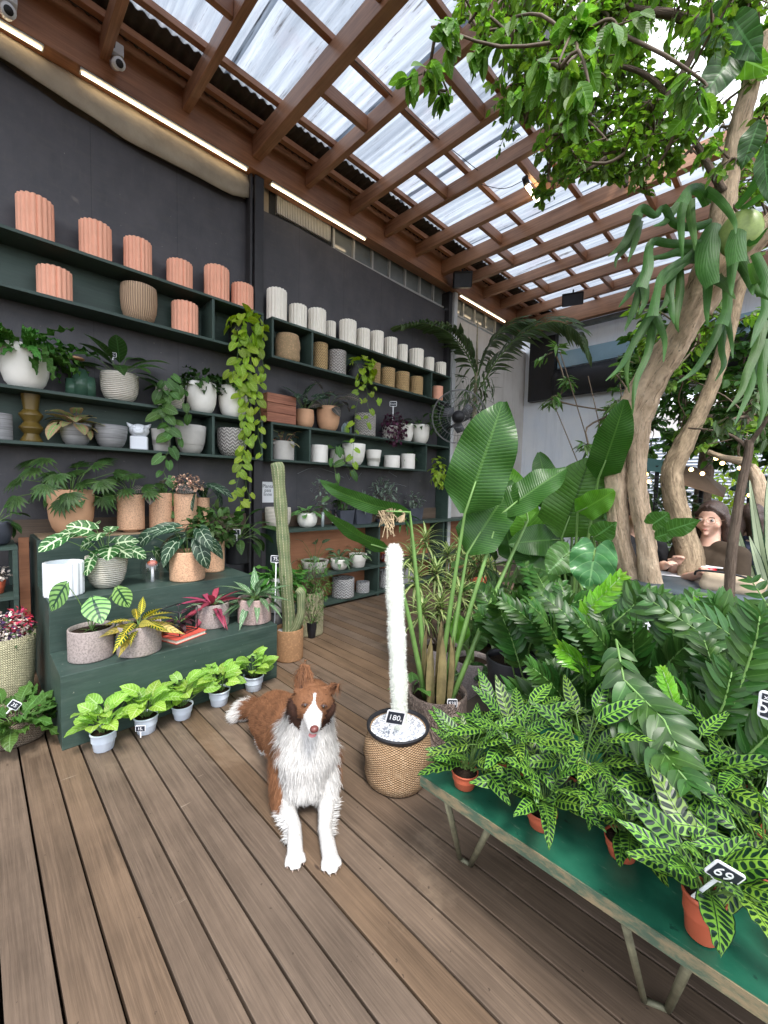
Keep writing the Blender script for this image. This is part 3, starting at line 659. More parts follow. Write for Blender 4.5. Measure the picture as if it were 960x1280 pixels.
# ================================================================ shelves, steps, counter
m_green=M_wood('dark green painted board',S(42,60,54),S(58,78,70),1,rough=.5,var=.06,bump=.12,dark=.3)
m_ply=M_wood('orange plywood',S(150,92,56),S(184,120,78),1,rough=.6,var=.05,bump=.1,dark=.2)
m_rawtop=M_wood('raw wood top',S(128,106,82),S(160,138,108),1,rough=.6,var=.1)
def yat(px,py,x=XS): return PX(px,py,x).y
def shelf_unit(lab,y0,y1,z0,z1,divs,back=True,yb=None):
    t=thing('wall_shelf',lab,'shelf',(XW+.02,y0,z0),group='dark green wall shelves')
    T=.022
    for z,ye in ((z0,yb or y1),(z1,y1)):
        b=MB(); b.box((XW+.021,y0,z-T),(XS,ye,z)); b.build('board',m_green,t,smooth=False,world=True,bevel=.0015)
    ds=list(divs)+[y1-T/2,y0+T/2]
    for y in ds:
        b=MB(); b.box((XW+.023,y-T/2,z0+.001),(XS-.004,y+T/2,z1-T-.001)); b.build('divider',m_green,t,smooth=False,world=True,bevel=.0015)
    b=MB(); b.box((XW+.0215,y0+T+.001,z0+.001),(XW+.0265,y1-T-.001,z1-T-.001)); b.build('back_panel',m_green,t,smooth=False,world=True)
Z1,Z2,Z3,Z4=2.95,2.59,1.956,1.60
shelf_unit('upper left dark green box shelf carrying the salmon fluted pots',-1.2,1.985,Z2,Z1,[yat(267,395)])
shelf_unit('lower left dark green box shelf holding the olive vase and grey bowls',-1.2,1.985,Z4,Z3,[yat(267,545)])
shelf_unit('upper right dark green box shelf under the row of white fluted pots',2.07,4.93,Z2,Z1,[yat(391,425),yat(540,480)])
shelf_unit('lower right dark green box shelf with the wooden crate on its end',2.07,yat(534,570),Z4,Z3,[yat(388,550)])
b=MB(); b.box((XW+.022,yat(534,570)+.002,Z3-.022),(XS,4.96,Z3)); tag(b.build('wall_board',m_green,smooth=False),'short end board continuing the lower right shelf to its right end','shelf board')
b=MB(); b.box((XW+.025,4.965,0),(XS-.02,4.99,2.56)); tag(b.build('upright_panel',m_green,smooth=False),'dark upright panel closing the shelves at the corner','panel')
# counter
ct=thing('counter_shelf','long low green counter with plywood back below the right shelves','counter',(XW+.03,2.1,0))
yc0,yc1=2.15,6.2
for nm,z,x1 in(('counter_top',.90,-3.60),('shelf_board',.385,-3.63),('bottom_board',.055,-3.63)):
    b=MB(); b.box((XW+.03,yc0,z-.03),(x1,yc1,z)); b.build(nm,m_green,ct,smooth=False,world=True,bevel=.002)
for y in(yc0+.015,yat(474,700,-3.63),4.85,yc1-.015):
    for z0,z1 in((.0,.024),(.056,.354),(.386,.869)):
        if z0>0 or 1:
            b=MB(); b.box((XW+.031,y-.014,z0),(-3.635,y+.014,z1)); b.build('divider',m_green,ct,smooth=False,world=True)
b=MB(); b.box((XW+.0305,yc0+.03,.056),(XW+.038,yc1-.03,.868)); b.build('back_panel',m_ply,ct,smooth=False,world=True)
b=MB(); b.box((XW+.031,-1,.9+.002),(XW+.05,4.95,1.06)); tag(b.build('splash_board',M_wood('brown backboard',S(70,58,50),S(112,94,78),1,rough=.6,var=.1),smooth=False),'narrow brown backboard along the wall behind the counter pots','board')
# display steps
st_=thing('display_steps','three tier dark green painted display steps full of potted plants','steps',(-3.2,.9,0))
xs1,xs2,xs3=-2.52,-2.91,-3.43; h1,h2,h3=.38,.665,.957; y0s,y1s=.285,1.485
m_step=M_wood('painted green step',S(40,60,54),S(56,76,69),1,rough=.48,var=.05,bump=.15,dark=.35)
def scuff(m,c1,c2,k=.70):
    t=m.node_tree; pr=[n for n in t.nodes if n.type=='BSDF_PRINCIPLED'][0]; src=pr.inputs['Base Color'].links[0].from_socket
    q=NT.__new__(NT); q.mat=m; q.t=t; co=q.coord(); a=q.noise(co,38,3,.6); b_=q.noise(q.mapv(co,(2,2,9)),3,5,.7); d_=q.noise(q.mapv(co,(26,3,3),rot=(.4,.3,.9)),1.,3,.6)
    c=q.mix(q.ramp(a,[(k,0.),(k+.03,.8)]),src,c1); c=q.mix(q.m('MULTIPLY',q.ramp(b_,[(.5,0.),(.72,1.)]),.35),c,c2); c=q.mix(q.m('MULTIPLY',q.ramp(d_,[(.70,0.),(.73,1.)]),.5),c,c1)
    q.put(pr.inputs['Base Color'],c)
scuff(m_step,S(128,132,122),S(84,96,88)); scuff(m_green,S(110,116,108),S(70,84,78),.73); scuff(m_wall,S(120,114,108),S(88,84,80),.745)
for nm,x0,x1,h,hb in (('lower_step',xs2+.003,xs1,h1,0),('middle_step',xs3+.003,xs2,h2,0),('upper_step',-3.86,xs3,h3,0)):
    b=MB(); b.box((x0,y0s,0),(x1,y1s,h)); b.build(nm,m_step,st_,smooth=False,world=True,bevel=.003)
b=MB(); b.box((-3.86,y0s+.02,h3+.002),(xs3-.02,y1s-.02,h3+.006)); b.build('worn_top',m_rawtop,st_,smooth=False,world=True)
# writing on the wall: chalk loops and screws
m_chalk=M_plain('chalk line',S(150,156,162),.9,.2,30,0)
b=MB()
for pts in ([(372,592),(385,586),(400,585),(415,590),(430,597)],[(433,592),(437,600),(441,592),(446,599),(452,591)],[(496,596),(486,590),(489,583),(503,581),(513,590)],[(478,602),(487,606),(497,605),(508,608)]):
    b.tube([PX(x,y,XW+.021) for x,y in pts],.0018,4,cap=False)
tag(b.build('chalk_scribble',m_chalk),'thin chalk scribble drawn on the charcoal wall between shelf and counter','chalk drawing')
sg=thing('wall_sign','small white card with three handwritten words, left of the tall cactus','sign',PX(334,615,XW+.03))
b=MB(); a=PX(323,602,XW+.03); c=PX(346,628,XW+.03); b.box((XW+.023,a.y,c.z),(XW+.03,c.y,a.z)); b.build('card',M_plain('white card',S(225,226,228),.7,.03,9,0),sg,smooth=False,world=True)
def text(parent,s,loc,size,mat,face='x',rz=0,rot=None,ext=.0006,name='lettering',align='CENTER'):
    cu=bpy.data.curves.new(name,'FONT'); cu.body=s; cu.size=size; cu.extrude=ext; cu.align_x=align; cu.align_y='CENTER'; cu.resolution_u=3
    o=bpy.data.objects.new(name,cu); COL.objects.link(o); dg=bpy.context.evaluated_depsgraph_get()
    me=bpy.data.meshes.new_from_object(o.evaluated_get(dg)); bpy.data.objects.remove(o); me.materials.clear(); me.materials.append(mat)
    q=bpy.data.objects.new(name,me); COL.objects.link(q)
    if parent: q.parent=parent; q.location=Vector(loc)-parent.location
    else: q.location=loc
    q.rotation_euler=rot if rot is not None else (PI/2,0,PI/2)
    return q
m_ink=M_plain('grey ink',S(70,74,80),.7,.05,9,0)
for k,w_ in enumerate(('Planta','pais','linne')): text(sg,w_,(XW+.0305,(a.y+c.y)/2,a.z-.045-.042*k),.050,m_ink)
# chalk price tags
m_tagb=M_plain('black tag',S(38,42,52),.6,.1,9,0); m_tagw=M_plain('white tag plastic',S(235,236,240),.4,.03,9,0)
def price_tag(foot,w,h,stake,txt,lab,yaw,tilt=0,lean=0,ts=None,sub=None):
    t=thing('price_tag',lab,'price tag',foot,0,'chalkboard price tags')
    M=Matrix.Rotation(yaw,3,'Z')@Matrix.Rotation(lean,3,'X')@Matrix.Rotation(tilt,3,'Y')
    def Pt(x,y,z): return M@Vector((x,y,z))
    b=MB(); c=Pt(0,0,stake+h/2); rim=.13*h
    n=5; pts=[]
    for sx,sz,a0 in((1,1,0),(-1,1,PI/2),(-1,-1,PI),(1,-1,1.5*PI)):
        for i in range(n): a=a0+PI/2*i/(n-1); pts.append((sx*(w/2-.14*h)+.14*h*cos(a),sz*(h/2-.14*h)+.14*h*sin(a)))
    m=len(pts); vs=[Pt(x,-.0015,stake+h/2+z) for x,z in pts]+[Pt(x,.0015,stake+h/2+z) for x,z in pts]
    b.add(vs,[tuple(range(m)),tuple(range(2*m-1,m-1,-1))]+[(i,(i+1)%m,m+(i+1)%m,m+i) for i in range(m)]); b.build('plate',m_tagw,t,smooth=False)
    b=MB(); b.obox(Pt(0,-.0025,stake+h/2),(w-rim*1.3,.001,h-rim*1.3),M); b.build('slate',m_tagb,t,smooth=False)
    b=MB(); b.obox(Pt(0,.001,stake/2),(h*.16,.002,stake),M); b.obox(Pt(0,.0015,stake-.0),(h*.4,.0018,h*.25),M); b.build('stake',m_tagw,t,smooth=False)
    rot=(M@Matrix.Rotation(PI/2,3,'X')).to_euler()
    if txt: text(t,txt,Vector(foot)+Pt(0,-.0034,stake+h/2+(-h*.08 if sub else 0)),ts or h*.62,m_tagw,rot=rot,ext=.0003)
    if sub: text(t,sub,Vector(foot)+Pt(0,-.0034,stake+h*.80),h*.24,m_tagw,rot=rot,ext=.0003)
    return t
def yawto(p): return math.atan2(p.x,-p.y)+0.0   # tag front (-Y local) towards the camera at the origin
def yaw_cam(p): return math.atan2(-p.x,-p.y)*-1+0 if False else math.atan2(p.y,p.x)-PI/2
# ================================================================ pots on the shelves
OR=['largest salmon fluted pot, far left on the top shelf','second salmon fluted pot on the top shelf, right of the largest','third salmon fluted pot on the top shelf, above the beige ribbed pot','short salmon fluted pot fourth on the top shelf','tall salmon fluted pot fifth on the top shelf, near the dark post','smallest salmon fluted pot, at the right end of the top left shelf']
for i,(a_,b_,t_) in enumerate([(19,68,245),(98,140,277),(154,190,298),(208,241,325),(255,287,332),(289,317,354)]):
    flute_pot(at_x(a_,b_,t_,Z1+.001),K_terra,OR[i],'salmon fluted pots')
flute_pot(at_x(45,91,334,Z2+.001),K_terra,'salmon fluted pot in the second row above the fern','salmon fluted pots')
flute_pot(at_x(214,248,377,Z2+.001),K_terra,'salmon fluted pot in the second row right of the beige ribbed pot','salmon fluted pots')
bare_pot(at_x(150,197,355,Z2+.001),'egg',K_tanb,'beige finely ribbed pot in the second row')
WL=['tallest','second','third','short half hidden fourth','tall fifth','sixth','seventh','eighth','small ninth','tenth','eleventh, thin','last']
for i,(a_,b_,t_) in enumerate([(333,359,360),(361,384,380),(385,408,385),(407,420,401),(424,446,399),(446,463,410),(463,480,413),(480,497,421),(497,510,430),(511,530,435),(530,543,446),(544,558,452)]):
    flute_pot(at_x(a_,b_,t_,Z1+.001,-3.76 if i!=3 else -3.82),K_cream,'%s white fluted pot from the left on the top right shelf'%WL[i],'white fluted pots',16)
bare_pot(at_x(343,376,416,Z2+.001),'sack',K_bask,'squat straw basket alone in the left cell of the upper right shelf',name='straw_basket',cat='basket')
for a_,b_,t_,mt,l in [(391,410,428,K_gold,'golden woven pot just right of the shelf divider'),(410,433,437,K_herr,'grey woven pattern pot between golden pot and trailing pothos'),(464,476,453,K_gold,'golden woven pot touching the trailing pothos'),(476,494,459,K_gold,'golden woven pot second right of the pothos'),(494,512,464,K_gold,'golden woven pot third right of the pothos'),(512,529,470,K_gold,'golden woven pot beside the right divider')]:
    bare_pot(at_x(a_,b_,t_,Z2+.001),'cyl',mt,l,'woven pots on the upper right shelf')
bare_pot(at_x(540,554,482,Z2+.001),'cyl',K_terra,'small salmon pot alone in the right end cell of the upper right shelf')
FX=(1,-.6,.25)
# row 2 vine plants
def loc_vines(x,lists): return [[PX(a,b_,x+(.0 if k<1 else .09)) for k,(a,b_) in enumerate(l)] for l in lists]
t,tp,r,h=potted(at_x(285,318,402,Z2+.001,-3.74),'cyl',K_dark,'lime green trailing pothos cascading from the upper left shelf end past the wall post')
bush(t,tp+Vector((.10,.02,-.02)),(.13,.19,.17),L_gold,70,.085,.075,'heart',11,hang=.9,twig=True,sm=m_stem,name='foliage')
def chain(x,pts,k0=.02): 
    return [PX(a,b_,x+(k0 if i else 0)) for i,(a,b_) in enumerate(pts)]
vine(t,[chain(-3.62,l) for l in ([(305,420),(303,450),(309,480),(308,520),(305,560),(299,590),(293,612),(303,636)],[(320,425),(325,460),(322,490),(325,520),(324,545),(328,568)],[(308,470),(306,500),(309,540),(303,575),(307,600),(312,628)],[(298,420),(296,450),(292,475)],[(315,430),(314,460),(318,492)],[(322,440),(330,455),(333,470)],[(303,440),(298,470),(300,495)],[(310,440),(313,475),(311,505)])],L_gold,.085,.072,.058,12,FX,name='trailing_vine')
t,tp,r,h=potted(at_x(433,463,455,Z2+.001,-3.74),'cyl',K_dark,'yellow green pothos trailing between the woven pots on the upper right shelf')
bush(t,tp+Vector((.10,.0,.0)),(.12,.17,.14),L_gold,55,.085,.07,'heart',13,hang=.5,sm=m_stem)
vine(t,[chain(-3.62,l) for l in ([(450,470),(447,500),(443,530),(441,560),(443,590)],[(458,475),(458,500),(462,515),(458,530)],[(465,485),(470,500),(476,500)])],L_gold,.075,.062,.07,14,FX,name='trailing_vine')
# ---- row 3 left
t,tp,r,h=potted(at_x(-2,63,430,Z3+.001,-3.77),'egg',K_wht,'large white pot with a curly birds nest fern at the left end')
spray(t,tp,L_fern,70,.30,.058,'strap',(.1,1.3),(.01,.02),1.5,.1,.6,0,14,2,flat=.1,seed=5,wf=5.,r0=.12)
v=thing('glazed_vase','jade green stepped glass vase holding a cork disc on a stick','vase',at_x(82,118,460,Z3+.001)[0],0)
c0=v.location.copy(); b=MB()
for dx,rr_,hh in((0,.055,.15),(.02,.05,.19),(-.0,.045,.12)): b.lathe([(0,0),(rr_,0),(rr_,hh),(rr_*.9,hh),(rr_*.85,.02),(0,.02)],28,(c0.x+dx,c0.y+(-.045 if hh<.13 else (.04 if hh<.16 else 0)),c0.z))
b.build('body',K_jade,v,world=True)
b=MB(); b.sph(c0+Vector((.06,-.03,.26)),.05,16,8,(1,1,.28)); b.build('cork_disc',K_tanp,v,world=True)
b=MB(); b.tube([c0+Vector((.02,0,.1)),c0+Vector((.05,-.025,.25))],.012,8); b.build('stalk',K_jade,v,world=True)
t,tp,r,h=potted(at_x(125,174,465,Z3+.001,-3.76),'egg',K_wstripe,'round striped white pot with broad dark leaves and a tiny price tag')
spray(t,tp,L_dark,18,.27,.115,'ov',(.15,1.4),(.10,.2),.7,.2,seed=8,ns=8,flat=.5)
t,tp,r,h=potted(at_x(194,231,482,Z3+.001,-3.8),'egg',K_wstripe,'striped white pot with swiss cheese vine trailing over two shelves')
spray(t,tp,L_mid,10,.12,.08,'heart',(.1,1.2),(.06,.14),.6,.1,seed=9,lobe=.2)
vine(t,[chain(-3.62,l) for l in ([(212,480),(205,510),(214,540),(210,570),(208,600),(207,640),(200,655)],[(205,480),(202,505),(215,530),(222,550)],[(222,485),(230,505),(238,520)],[(212,470),(208,500),(200,520),(212,545)])],L_mid,.10,.075,.06,15,FX,lobe=.2,name='trailing_vine')
t,tp,r,h=potted(at_x(232,271,477,Z3+.001,-3.78),'egg',K_wht,'smooth white pot with dark crinkled leaves, between striped pot and pothos')
spray(t,tp,L_dark,40,.12,.06,'ov',(.2,1.4),(.05,.15),.9,.3,.6,seed=10)
t,tp,r,h=potted(at_x(273,310,482,Z3+.001,-3.78),'egg',K_wht,'smooth white pot behind the trailing pothos vines')
spray(t,tp,L_dark,30,.11,.06,'ov',(.3,1.4),(.05,.13),.9,.3,.6,seed=11)
# ---- row 4 left
bare_pot(at_x(-20,16,516,Z4+.001),'cyl',K_grey,'plain grey cylinder pot left of the olive vase')
c,r,h=at_x(22,54,492,Z4+.001)
b=MB(); P=[(0,0),(.9,0),(.95,.03),(.62,.16),(.62,.18),(1,.29),(1,.31),(.62,.42),(.62,.44),(1,.56),(.98,.59),(.62,.68),(.62,.70),(.8,1),(.66,1),(.5,.7),(0,.7)]
b.lathe([(a*r,q*h) for a,q in P],36); tag(b.build('stacked_vase',K_olive,loc=c,smooth='auto'),'olive brown stacked diamond shaped vase','vase')
t,tp,r,h=potted(at_x(74,115,529,Z4+.001),'bowl',K_grey,'dark grey bowl pot with pink and cream arrowhead leaves')
spray(t,tp,L_pink,26,.12,.09,'arrow',(.0,1.3),(.05,.15),.7,.1,seed=12,lobe=.3,sm=m_stemr)
bare_pot(at_x(117,160,531,Z4+.001),'bowl',K_grey,'empty dark grey bowl pot left of the white cat vase')
# cat vase
c,r,h=at_x(161,187,540,Z4+.001); ca=thing('cat_vase','white ceramic vase shaped as a grinning cat head with horn ears','vase',c,rad(-20))
b=MB(); b.box((-.045,-.062,0),(.045,.062,.11)); b.build('base',K_gloss,ca,smooth=False,bevel=.01)
b=MB(); b.sph((0.005,0,.155),.06,20,12,(.9,1.2,.9)); b.sph((.052,0,.14),.028,14,8,(.8,1.4,.7)); b.sph((.05,-.024,.15),.02,10,8); b.sph((.05,.024,.15),.02,10,8); b.sph((.045,-.028,.178),.016,10,8); b.sph((.045,.028,.178),.016,10,8); b.build('head',K_gloss,ca)
for s in(-1,1):
    b=MB(); b.tube([(0,s*.045,.18),(0,s*.068,.195),(.0,s*.085,.215)],[.022,.015,.002],8); b.build('ear',K_gloss,ca)
bare_pot(at_x(188,215,536,Z4+.001),'cone',K_lgrey,'pale tapered pot right of the white cat vase')
bare_pot(at_x(218,258,531,Z4+.001),'bowl',K_lgrey,'pale bowl pot left of the shelf divider')
bare_pot(at_x(271,309,535,Z4+.001),'egg',K_herr,'grey woven pattern pot alone in the right cell of the lower left shelf')
# ---- row 3 right
c,r,h=at_x(331,369,492,Z3+.001); y0=PX(332,520,-3.68).y; y1=PX(368,520,-3.68).y; hz=PX(350,493,-3.66).z-Z3
bx=thing('wooden_crate','old red brown wooden crate on the left end of the lower right shelf','crate',(-3.76,(y0+y1)/2,Z3))
m_crate=M_wood('old red wood',S(120,66,46),S(190,118,84),1,rough=.7,var=.25,bump=.6,dark=.8)
for k in range(3):
    z0=Z3+.002+k*hz/3; b=MB()
    for s in(0,1): b.box(((-3.665,-3.865)[s],y0,z0),((-3.65,-3.88)[s],y1,z0+hz/3-.004))
    b.box((-3.8645,y0,z0),(-3.6655,y0+.014,z0+hz/3-.004)); b.box((-3.8645,y1-.014,z0),(-3.6655,y1,z0+hz/3-.004)); b.build('slat',m_crate,bx,smooth=False,world=True,bevel=.002)
b=MB(); b.box((-3.8635,y0+.015,Z3+.002),(-3.6665,y1-.015,Z3+.012)); b.build('bottom',m_crate,bx,smooth=False,world=True)
t,tp,r,h=potted(at_x(369,393,511,Z3+.001),'round',K_tanp,'small round terracotta pot with grey veined alocasia, right of the crate')
spray(t,tp,L_aloc,12,.20,.10,'arrow',(.4,1.4),(.14,.28),.8,.12,seed=21,lobe=.4,face=FX)
t,tp,r,h=potted(at_x(396,425,507,Z3+.001),'egg',K_tanp,'tall terracotta pot with purple black leaves on the lower right shelf')
spray(t,tp,L_bgrey,14,.2,.12,'ov',(.3,1.4),(.1,.24),.9,.12,seed=22,face=FX)
c=at_x(426,440,532,Z3+.001)[0]; g=thing('glass_terrarium','tiny house shaped glass terrarium with a lime leaf','terrarium',c)
b=MB(); wq=.045; P5=[(-wq,0),(wq,0),(wq,.085),(0,.135),(-wq,.085)]
for i in range(5):
    p,q=P5[i],P5[(i+1)%5]
    for x in(-.03,.03): b.tube([(x,p[0],p[1]),(x,q[0],q[1])],.003,6)
    b.tube([(-.03,p[0],p[1]),(.03,p[0],p[1])],.003,6)
b.build('frame',M_plain('pale metal',S(170,185,195),.3,.1,9,0,metal=.3),g)
b=MB(); wallp=[(p[0],p[1]) for p in P5]; b.add([(-.029,p[0]*.95,p[1]*.97+.002) for p in P5],[(0,1,2,3,4)]); b.build('backing',M_plain('frosted glass',S(130,150,160),.3,.1),g,smooth=False)
b=MB(); leaf(b,(0.0,.0,.02),(0.1,0,1),(1,-.5,0),.08,.06,'heart',.3,lobe=.2); leaf(b,(0.0,.0,.02),(0.1,.5,.6),(1,-.5,0),.06,.05,'heart',.3,lobe=.2); b.build('plant',L_gold,g)
bare_pot(at_x(443,470,516,Z3+.001),'cyl',K_herr,'grey woven pattern pot right of the glass house, under the pothos','woven pots on the upper right shelf')
t,tp,r,h=potted(at_x(478,498,532,Z3+.001),'cyl',K_wht,'bushy dark purple plant spilling over the lower right shelf')
bush(t,tp+Vector((.08,-.02,.0)),(.14,.20,.20),L_plum,330,.045,.04,'ov',23,hang=.5)
t,tp,r,h=potted(at_x(499,517,529,Z3+.001),'egg',K_wht,'white pot between the purple plant and the tallest end pot')
spray(t,tp,L_mid,9,.09,.05,'ov',(.3,1.2),(.05,.1),.8,seed=24)
t,tp,r,h=potted(at_x(514,537,530,Z3+.001),'egg',K_wht,'white egg shaped pot with drooping thin leaves at the right end of the shelf')
spray(t,tp,L_dark,20,.16,.05,'lance',(.2,1.3),(.06,.16),1.,seed=25)
# ---- row 4 right
c,r,h=at_x(340,368,551,Z4+.001); t=thing('potted_plant','pale grey pot with small side handles and pinkish leaves, under the crate','potted plant',c)
pot_mesh(t,c,r,h,'cyl',K_lgrey)
for s in(-1,1):
    b=MB(); b.tube([(c.x+.02,c.y+s*r*.95,c.z+h*.82),(c.x+.02,c.y+s*(r+.022),c.z+h*.85),(c.x+.02,c.y+s*r*.95,c.z+h*.9)],.007,6); b.build('handle',K_lgrey,t,world=True)
spray(t,Vector((c.x,c.y,c.z+h*.85)),L_pink,14,.10,.06,'ov',(.2,1.3),(.08,.18),.8,seed=26,sm=m_stemr)
bare_pot(at_x(388,410,556,Z4+.001),'cyl',K_wht,'straight white pot just right of the divider on the lower right shelf')
t,tp,r,h=potted(at_x(412,430,562,Z4+.001,-3.83),'cyl',K_lgrey,'small pot with philodendron trailing down towards the counter')
spray(t,tp,L_mid,7,.13,.075,'heart',(.0,1.0),(.08,.16),.8,seed=27,lobe=.2,face=FX)
vine(t,[chain(-3.62,l) for l in ([(420,560),(416,575),(420,592),(423,605),(412,622)],[(425,562),(432,580),(438,590)])],L_mid,.12,.07,.09,28,FX,lobe=.2,name='trailing_vine')
bare_pot(at_x(428,457,554,Z4+.001),'bowl',K_wht,'large white bowl pot in the middle of the lower right shelf')
bare_pot(at_x(457,477,562,Z4+.001),'cone',K_wht,'smaller tapered white pot right of the large white bowl')
bare_pot(at_x(480,500,569,Z4+.001),'cyl',K_wht,'low straight white pot second from the right on the lower right shelf')
t,tp,r,h=potted(at_x(501,519,567,Z4+.001),'cyl',K_wht,'straight white pot holding a spiky air plant at the right end of the row')
spray(t,tp,L_fern,12,.14,.02,'lance',(.2,1.4),(.01,.02),.7,seed=29,nc=1)
# hanging plants by the right end of the shelves
for k,(pp,lab,mt) in enumerate((((546,520,560),'dark bushy plant clinging to the right end of the shelves',L_dark),((548,590,600),'pale variegated pothos hanging at the shelf end by the corner',L_gold))):
    c=PX(pp[0],pp[1],-3.62); t=thing('hanging_plant',lab,'hanging plant',c)
    bush(t,c,(.1,.13,.24),mt,80,.07,.05,'ov' if k==0 else 'heart',30+k,hang=.9,sm=m_stem)
# ---- counter
t,tp,r,h=potted(at_x(331,364,634,.901,-3.74,False),'egg',K_wstripe,'cream ribbed pot on the counter behind the tall cactus')
t,tp,r,h=potted(at_x(371,397,641,.901,-3.74,False),'egg',K_wht,'white pot with round peperomia leaves on the counter')
spray(t,tp,L_dragon,20,.085,.07,'heart',(.1,1.2),(.05,.13),.6,seed=31,lobe=.2)
c=at_x(398,409,640,.901,-3.70)[0]; g=thing('sprout_vial','clear tube vase with leggy sprouts between white pot and dark bottle','vase',c)
b=MB(); b.lathe([(0,0),(.018,0),(.018,.16),(.015,.16),(.015,.01),(0,.01)],16); b.build('tube',M_plain('greyed glass',S(170,180,182),.1,.1,9,0,.8),g)
bush(g,c+Vector((0,-.02,.36)),(.08,.14,.2),L_silver,60,.05,.025,'ov',33)
c=PX(419,656,-3.7); c.z=.901; g=thing('dropper_bottle','dark bottle with white label on the counter','bottle',c)
b=MB(); b.lathe([(0,0),(.034,0),(.036,.005),(.036,.10),(.028,.118),(.013,.128),(.012,.155),(0,.155)],20); b.build('bottle_body',M_plain('dark amber glass',S(32,24,22),.12,.1,9,0,.7),g)
b=MB(); b.lathe([(.0365,.03),(.037,.032),(.037,.085),(.0365,.087)],20); b.build('paper_label',m_tagw,g)
b=MB(); b.lathe([(0,.152),(.015,.152),(.015,.176),(.008,.18),(.006,.20),(0,.20)],14); b.build('cap',K_dark,g)
for a_,b_,l in((424,442,'slate grey square planter right of the dark bottle'),(444,465,'second slate grey planter under the drooping silver plant'),(512,528,'third dark planter on the counter near the corner')):
    y0,y1=PX(a_,645,-3.72).y,PX(b_,645,-3.72).y; c=Vector((-3.79,(y0+y1)/2,.901)); t=thing('planter_box',l,'planter',c)
    hw=(y1-y0)/2; b=MB(); H2=.17
    b.add([(-.08,-hw*.85,0),(.08,-hw*.85,0),(.08,hw*.85,0),(-.08,hw*.85,0),(-.09,-hw,H2),(.09,-hw,H2),(.09,hw,H2),(-.09,hw,H2),(-.08,-hw+.01,H2),(.08,-hw+.01,H2),(.08,hw-.01,H2),(-.08,hw-.01,H2)],[(0,3,2,1),(0,1,5,4),(1,2,6,5),(2,3,7,6),(3,0,4,7),(4,5,9,8),(5,6,10,9),(6,7,11,10),(7,4,8,11)])
    b.build('box',K_slate,t,smooth=False); b=MB(); b.box((-.085,-hw*.93,.14),(.085,hw*.93,.15)); b.build('soil',m_psoil,t,smooth=False)
    bush(t,c+Vector((0.02,0,.26)),(.1,hw*.95,.12),L_silver if a_>430 else L_dark,60,.07,.035,'ov',int(a_),hang=.3)
t,tp,r,h=potted(at_x(470,490,650,.901,-3.78,False),'cyl',K_slate,'dark pot with tall silvery sage stems on the counter')
bush(t,tp+Vector((0,0,.28)),(.12,.25,.26),L_silver,230,.075,.026,'lance',35,out=.5)
t,tp,r,h=potted(at_x(494,508,650,.901,-3.74,False),'cyl',K_gold,'golden wire pot with a fern near the corner end of the counter')
spray(t,tp,L_fern,22,.28,.035,'strap',(.1,1.3),(.01,.02),1.1,seed=36)
# counter shelves (lower)
t,tp,r,h=potted(at_x(376,411,700,.386,-3.74,False),'cone',K_lgrey,'tapered pale pot on the middle counter shelf left of the dark leaved pair')
spray(t,tp,L_strom,9,.15,.07,'ov',(.3,1.4),(.15,.3),.6,seed=37)
t,tp,r,h=potted(at_x(413,435,698,.386,-3.72,False),'egg',K_wht,'white pot with spiky reddish green leaves on the middle counter shelf')
spray(t,tp,L_strom,20,.17,.045,'lance',(.1,1.4),(.03,.06),.6,seed=38)
t,tp,r,h=potted(at_x(436,459,692,.386,-3.72,False),'cone',K_wht,'tapered white pot with speckled leaves next to the divider')
spray(t,tp,L_calad,18,.09,.06,'ov',(.1,1.3),(.06,.16),.6,seed=39)
t,tp,r,h=potted(at_x(475,490,690,.386,-3.76,False),'cone',K_nurs,'small red pot just right of the counter divider')
spray(t,tp,L_cord2,12,.12,.05,'ov',(.1,1.3),(.05,.1),.6,seed=40)
for a_,b_,t_,l in((415,443,722,'large white woven pattern pot on the bottom shelf of the counter'),(445,462,727,'small white woven pattern pot beside the large one on the bottom shelf'),(474,492,712,'white woven pattern pot right of the counter divider, behind the fuzzy cactus'),(497,520,708,'grey pot on the bottom counter shelf behind the cream striped shrub')):
    bare_pot(at_x(a_,b_,t_,.056,-3.74,False),'cyl',K_wherr if a_<490 else K_grey,l,'pots on the counter bottom shelf')
# ================================================================ on the steps
def tan_feet(pl,pr,yt,lab,x=-3.62,z=h3+.006):
    c,r,h=at_x(pl,pr,yt,z,x,False); t=thing('potted_plant',lab,'potted plant',c,group='tan pots on saucers')
    pot_mesh(t,c+Vector((0,0,.018)),r,h-.018,'cyl',K_tan); b=MB(); b.lathe([(0,0),(r*.55,0),(r*.6,.017),(0,.017)],28,tuple(c)); b.build('foot',K_tan,t,world=True)
    return t,Vector((c.x,c.y,c.z+h*.86)),r,h
t,tp,r,h=potted(at_z(60,120,670,612,h3+.006),'egg',K_tanp,'big rounded tan pot with a dark fingered philodendron on the top step')
palmate(t,tp,L_dark,27,(.14,.36),10,.14,.026,41,(.0,1.35),azf=None)
spray(t,tp,L_mid,10,.12,.11,'arrow',(-.3,.4),(.05,.1),.9,seed=42,lobe=.3,face=FX)
t,tp,r,h=tan_feet(146,181,618,'tan pot with a second fingered philodendron behind the caladium')
palmate(t,tp,L_dark,13,(.12,.26),9,.12,.024,43,(.2,1.3))
t,tp,r,h=tan_feet(186,216,616,'tan pot with dark veined pinkish leaves, left of the mosaic topped pot')
spray(t,tp,L_bgrey,7,.15,.085,'ov',(.2,1.2),(.08,.15),.6,seed=44,face=FX)
t,tp,r,h=tan_feet(217,246,617,'tan pot topped with tiny orange and cream croton flowers',x=-3.55)
bush(t,tp+Vector((0,.02,.12)),(.11,.12,.08),L_succ,260,.028,.018,'ov',45)
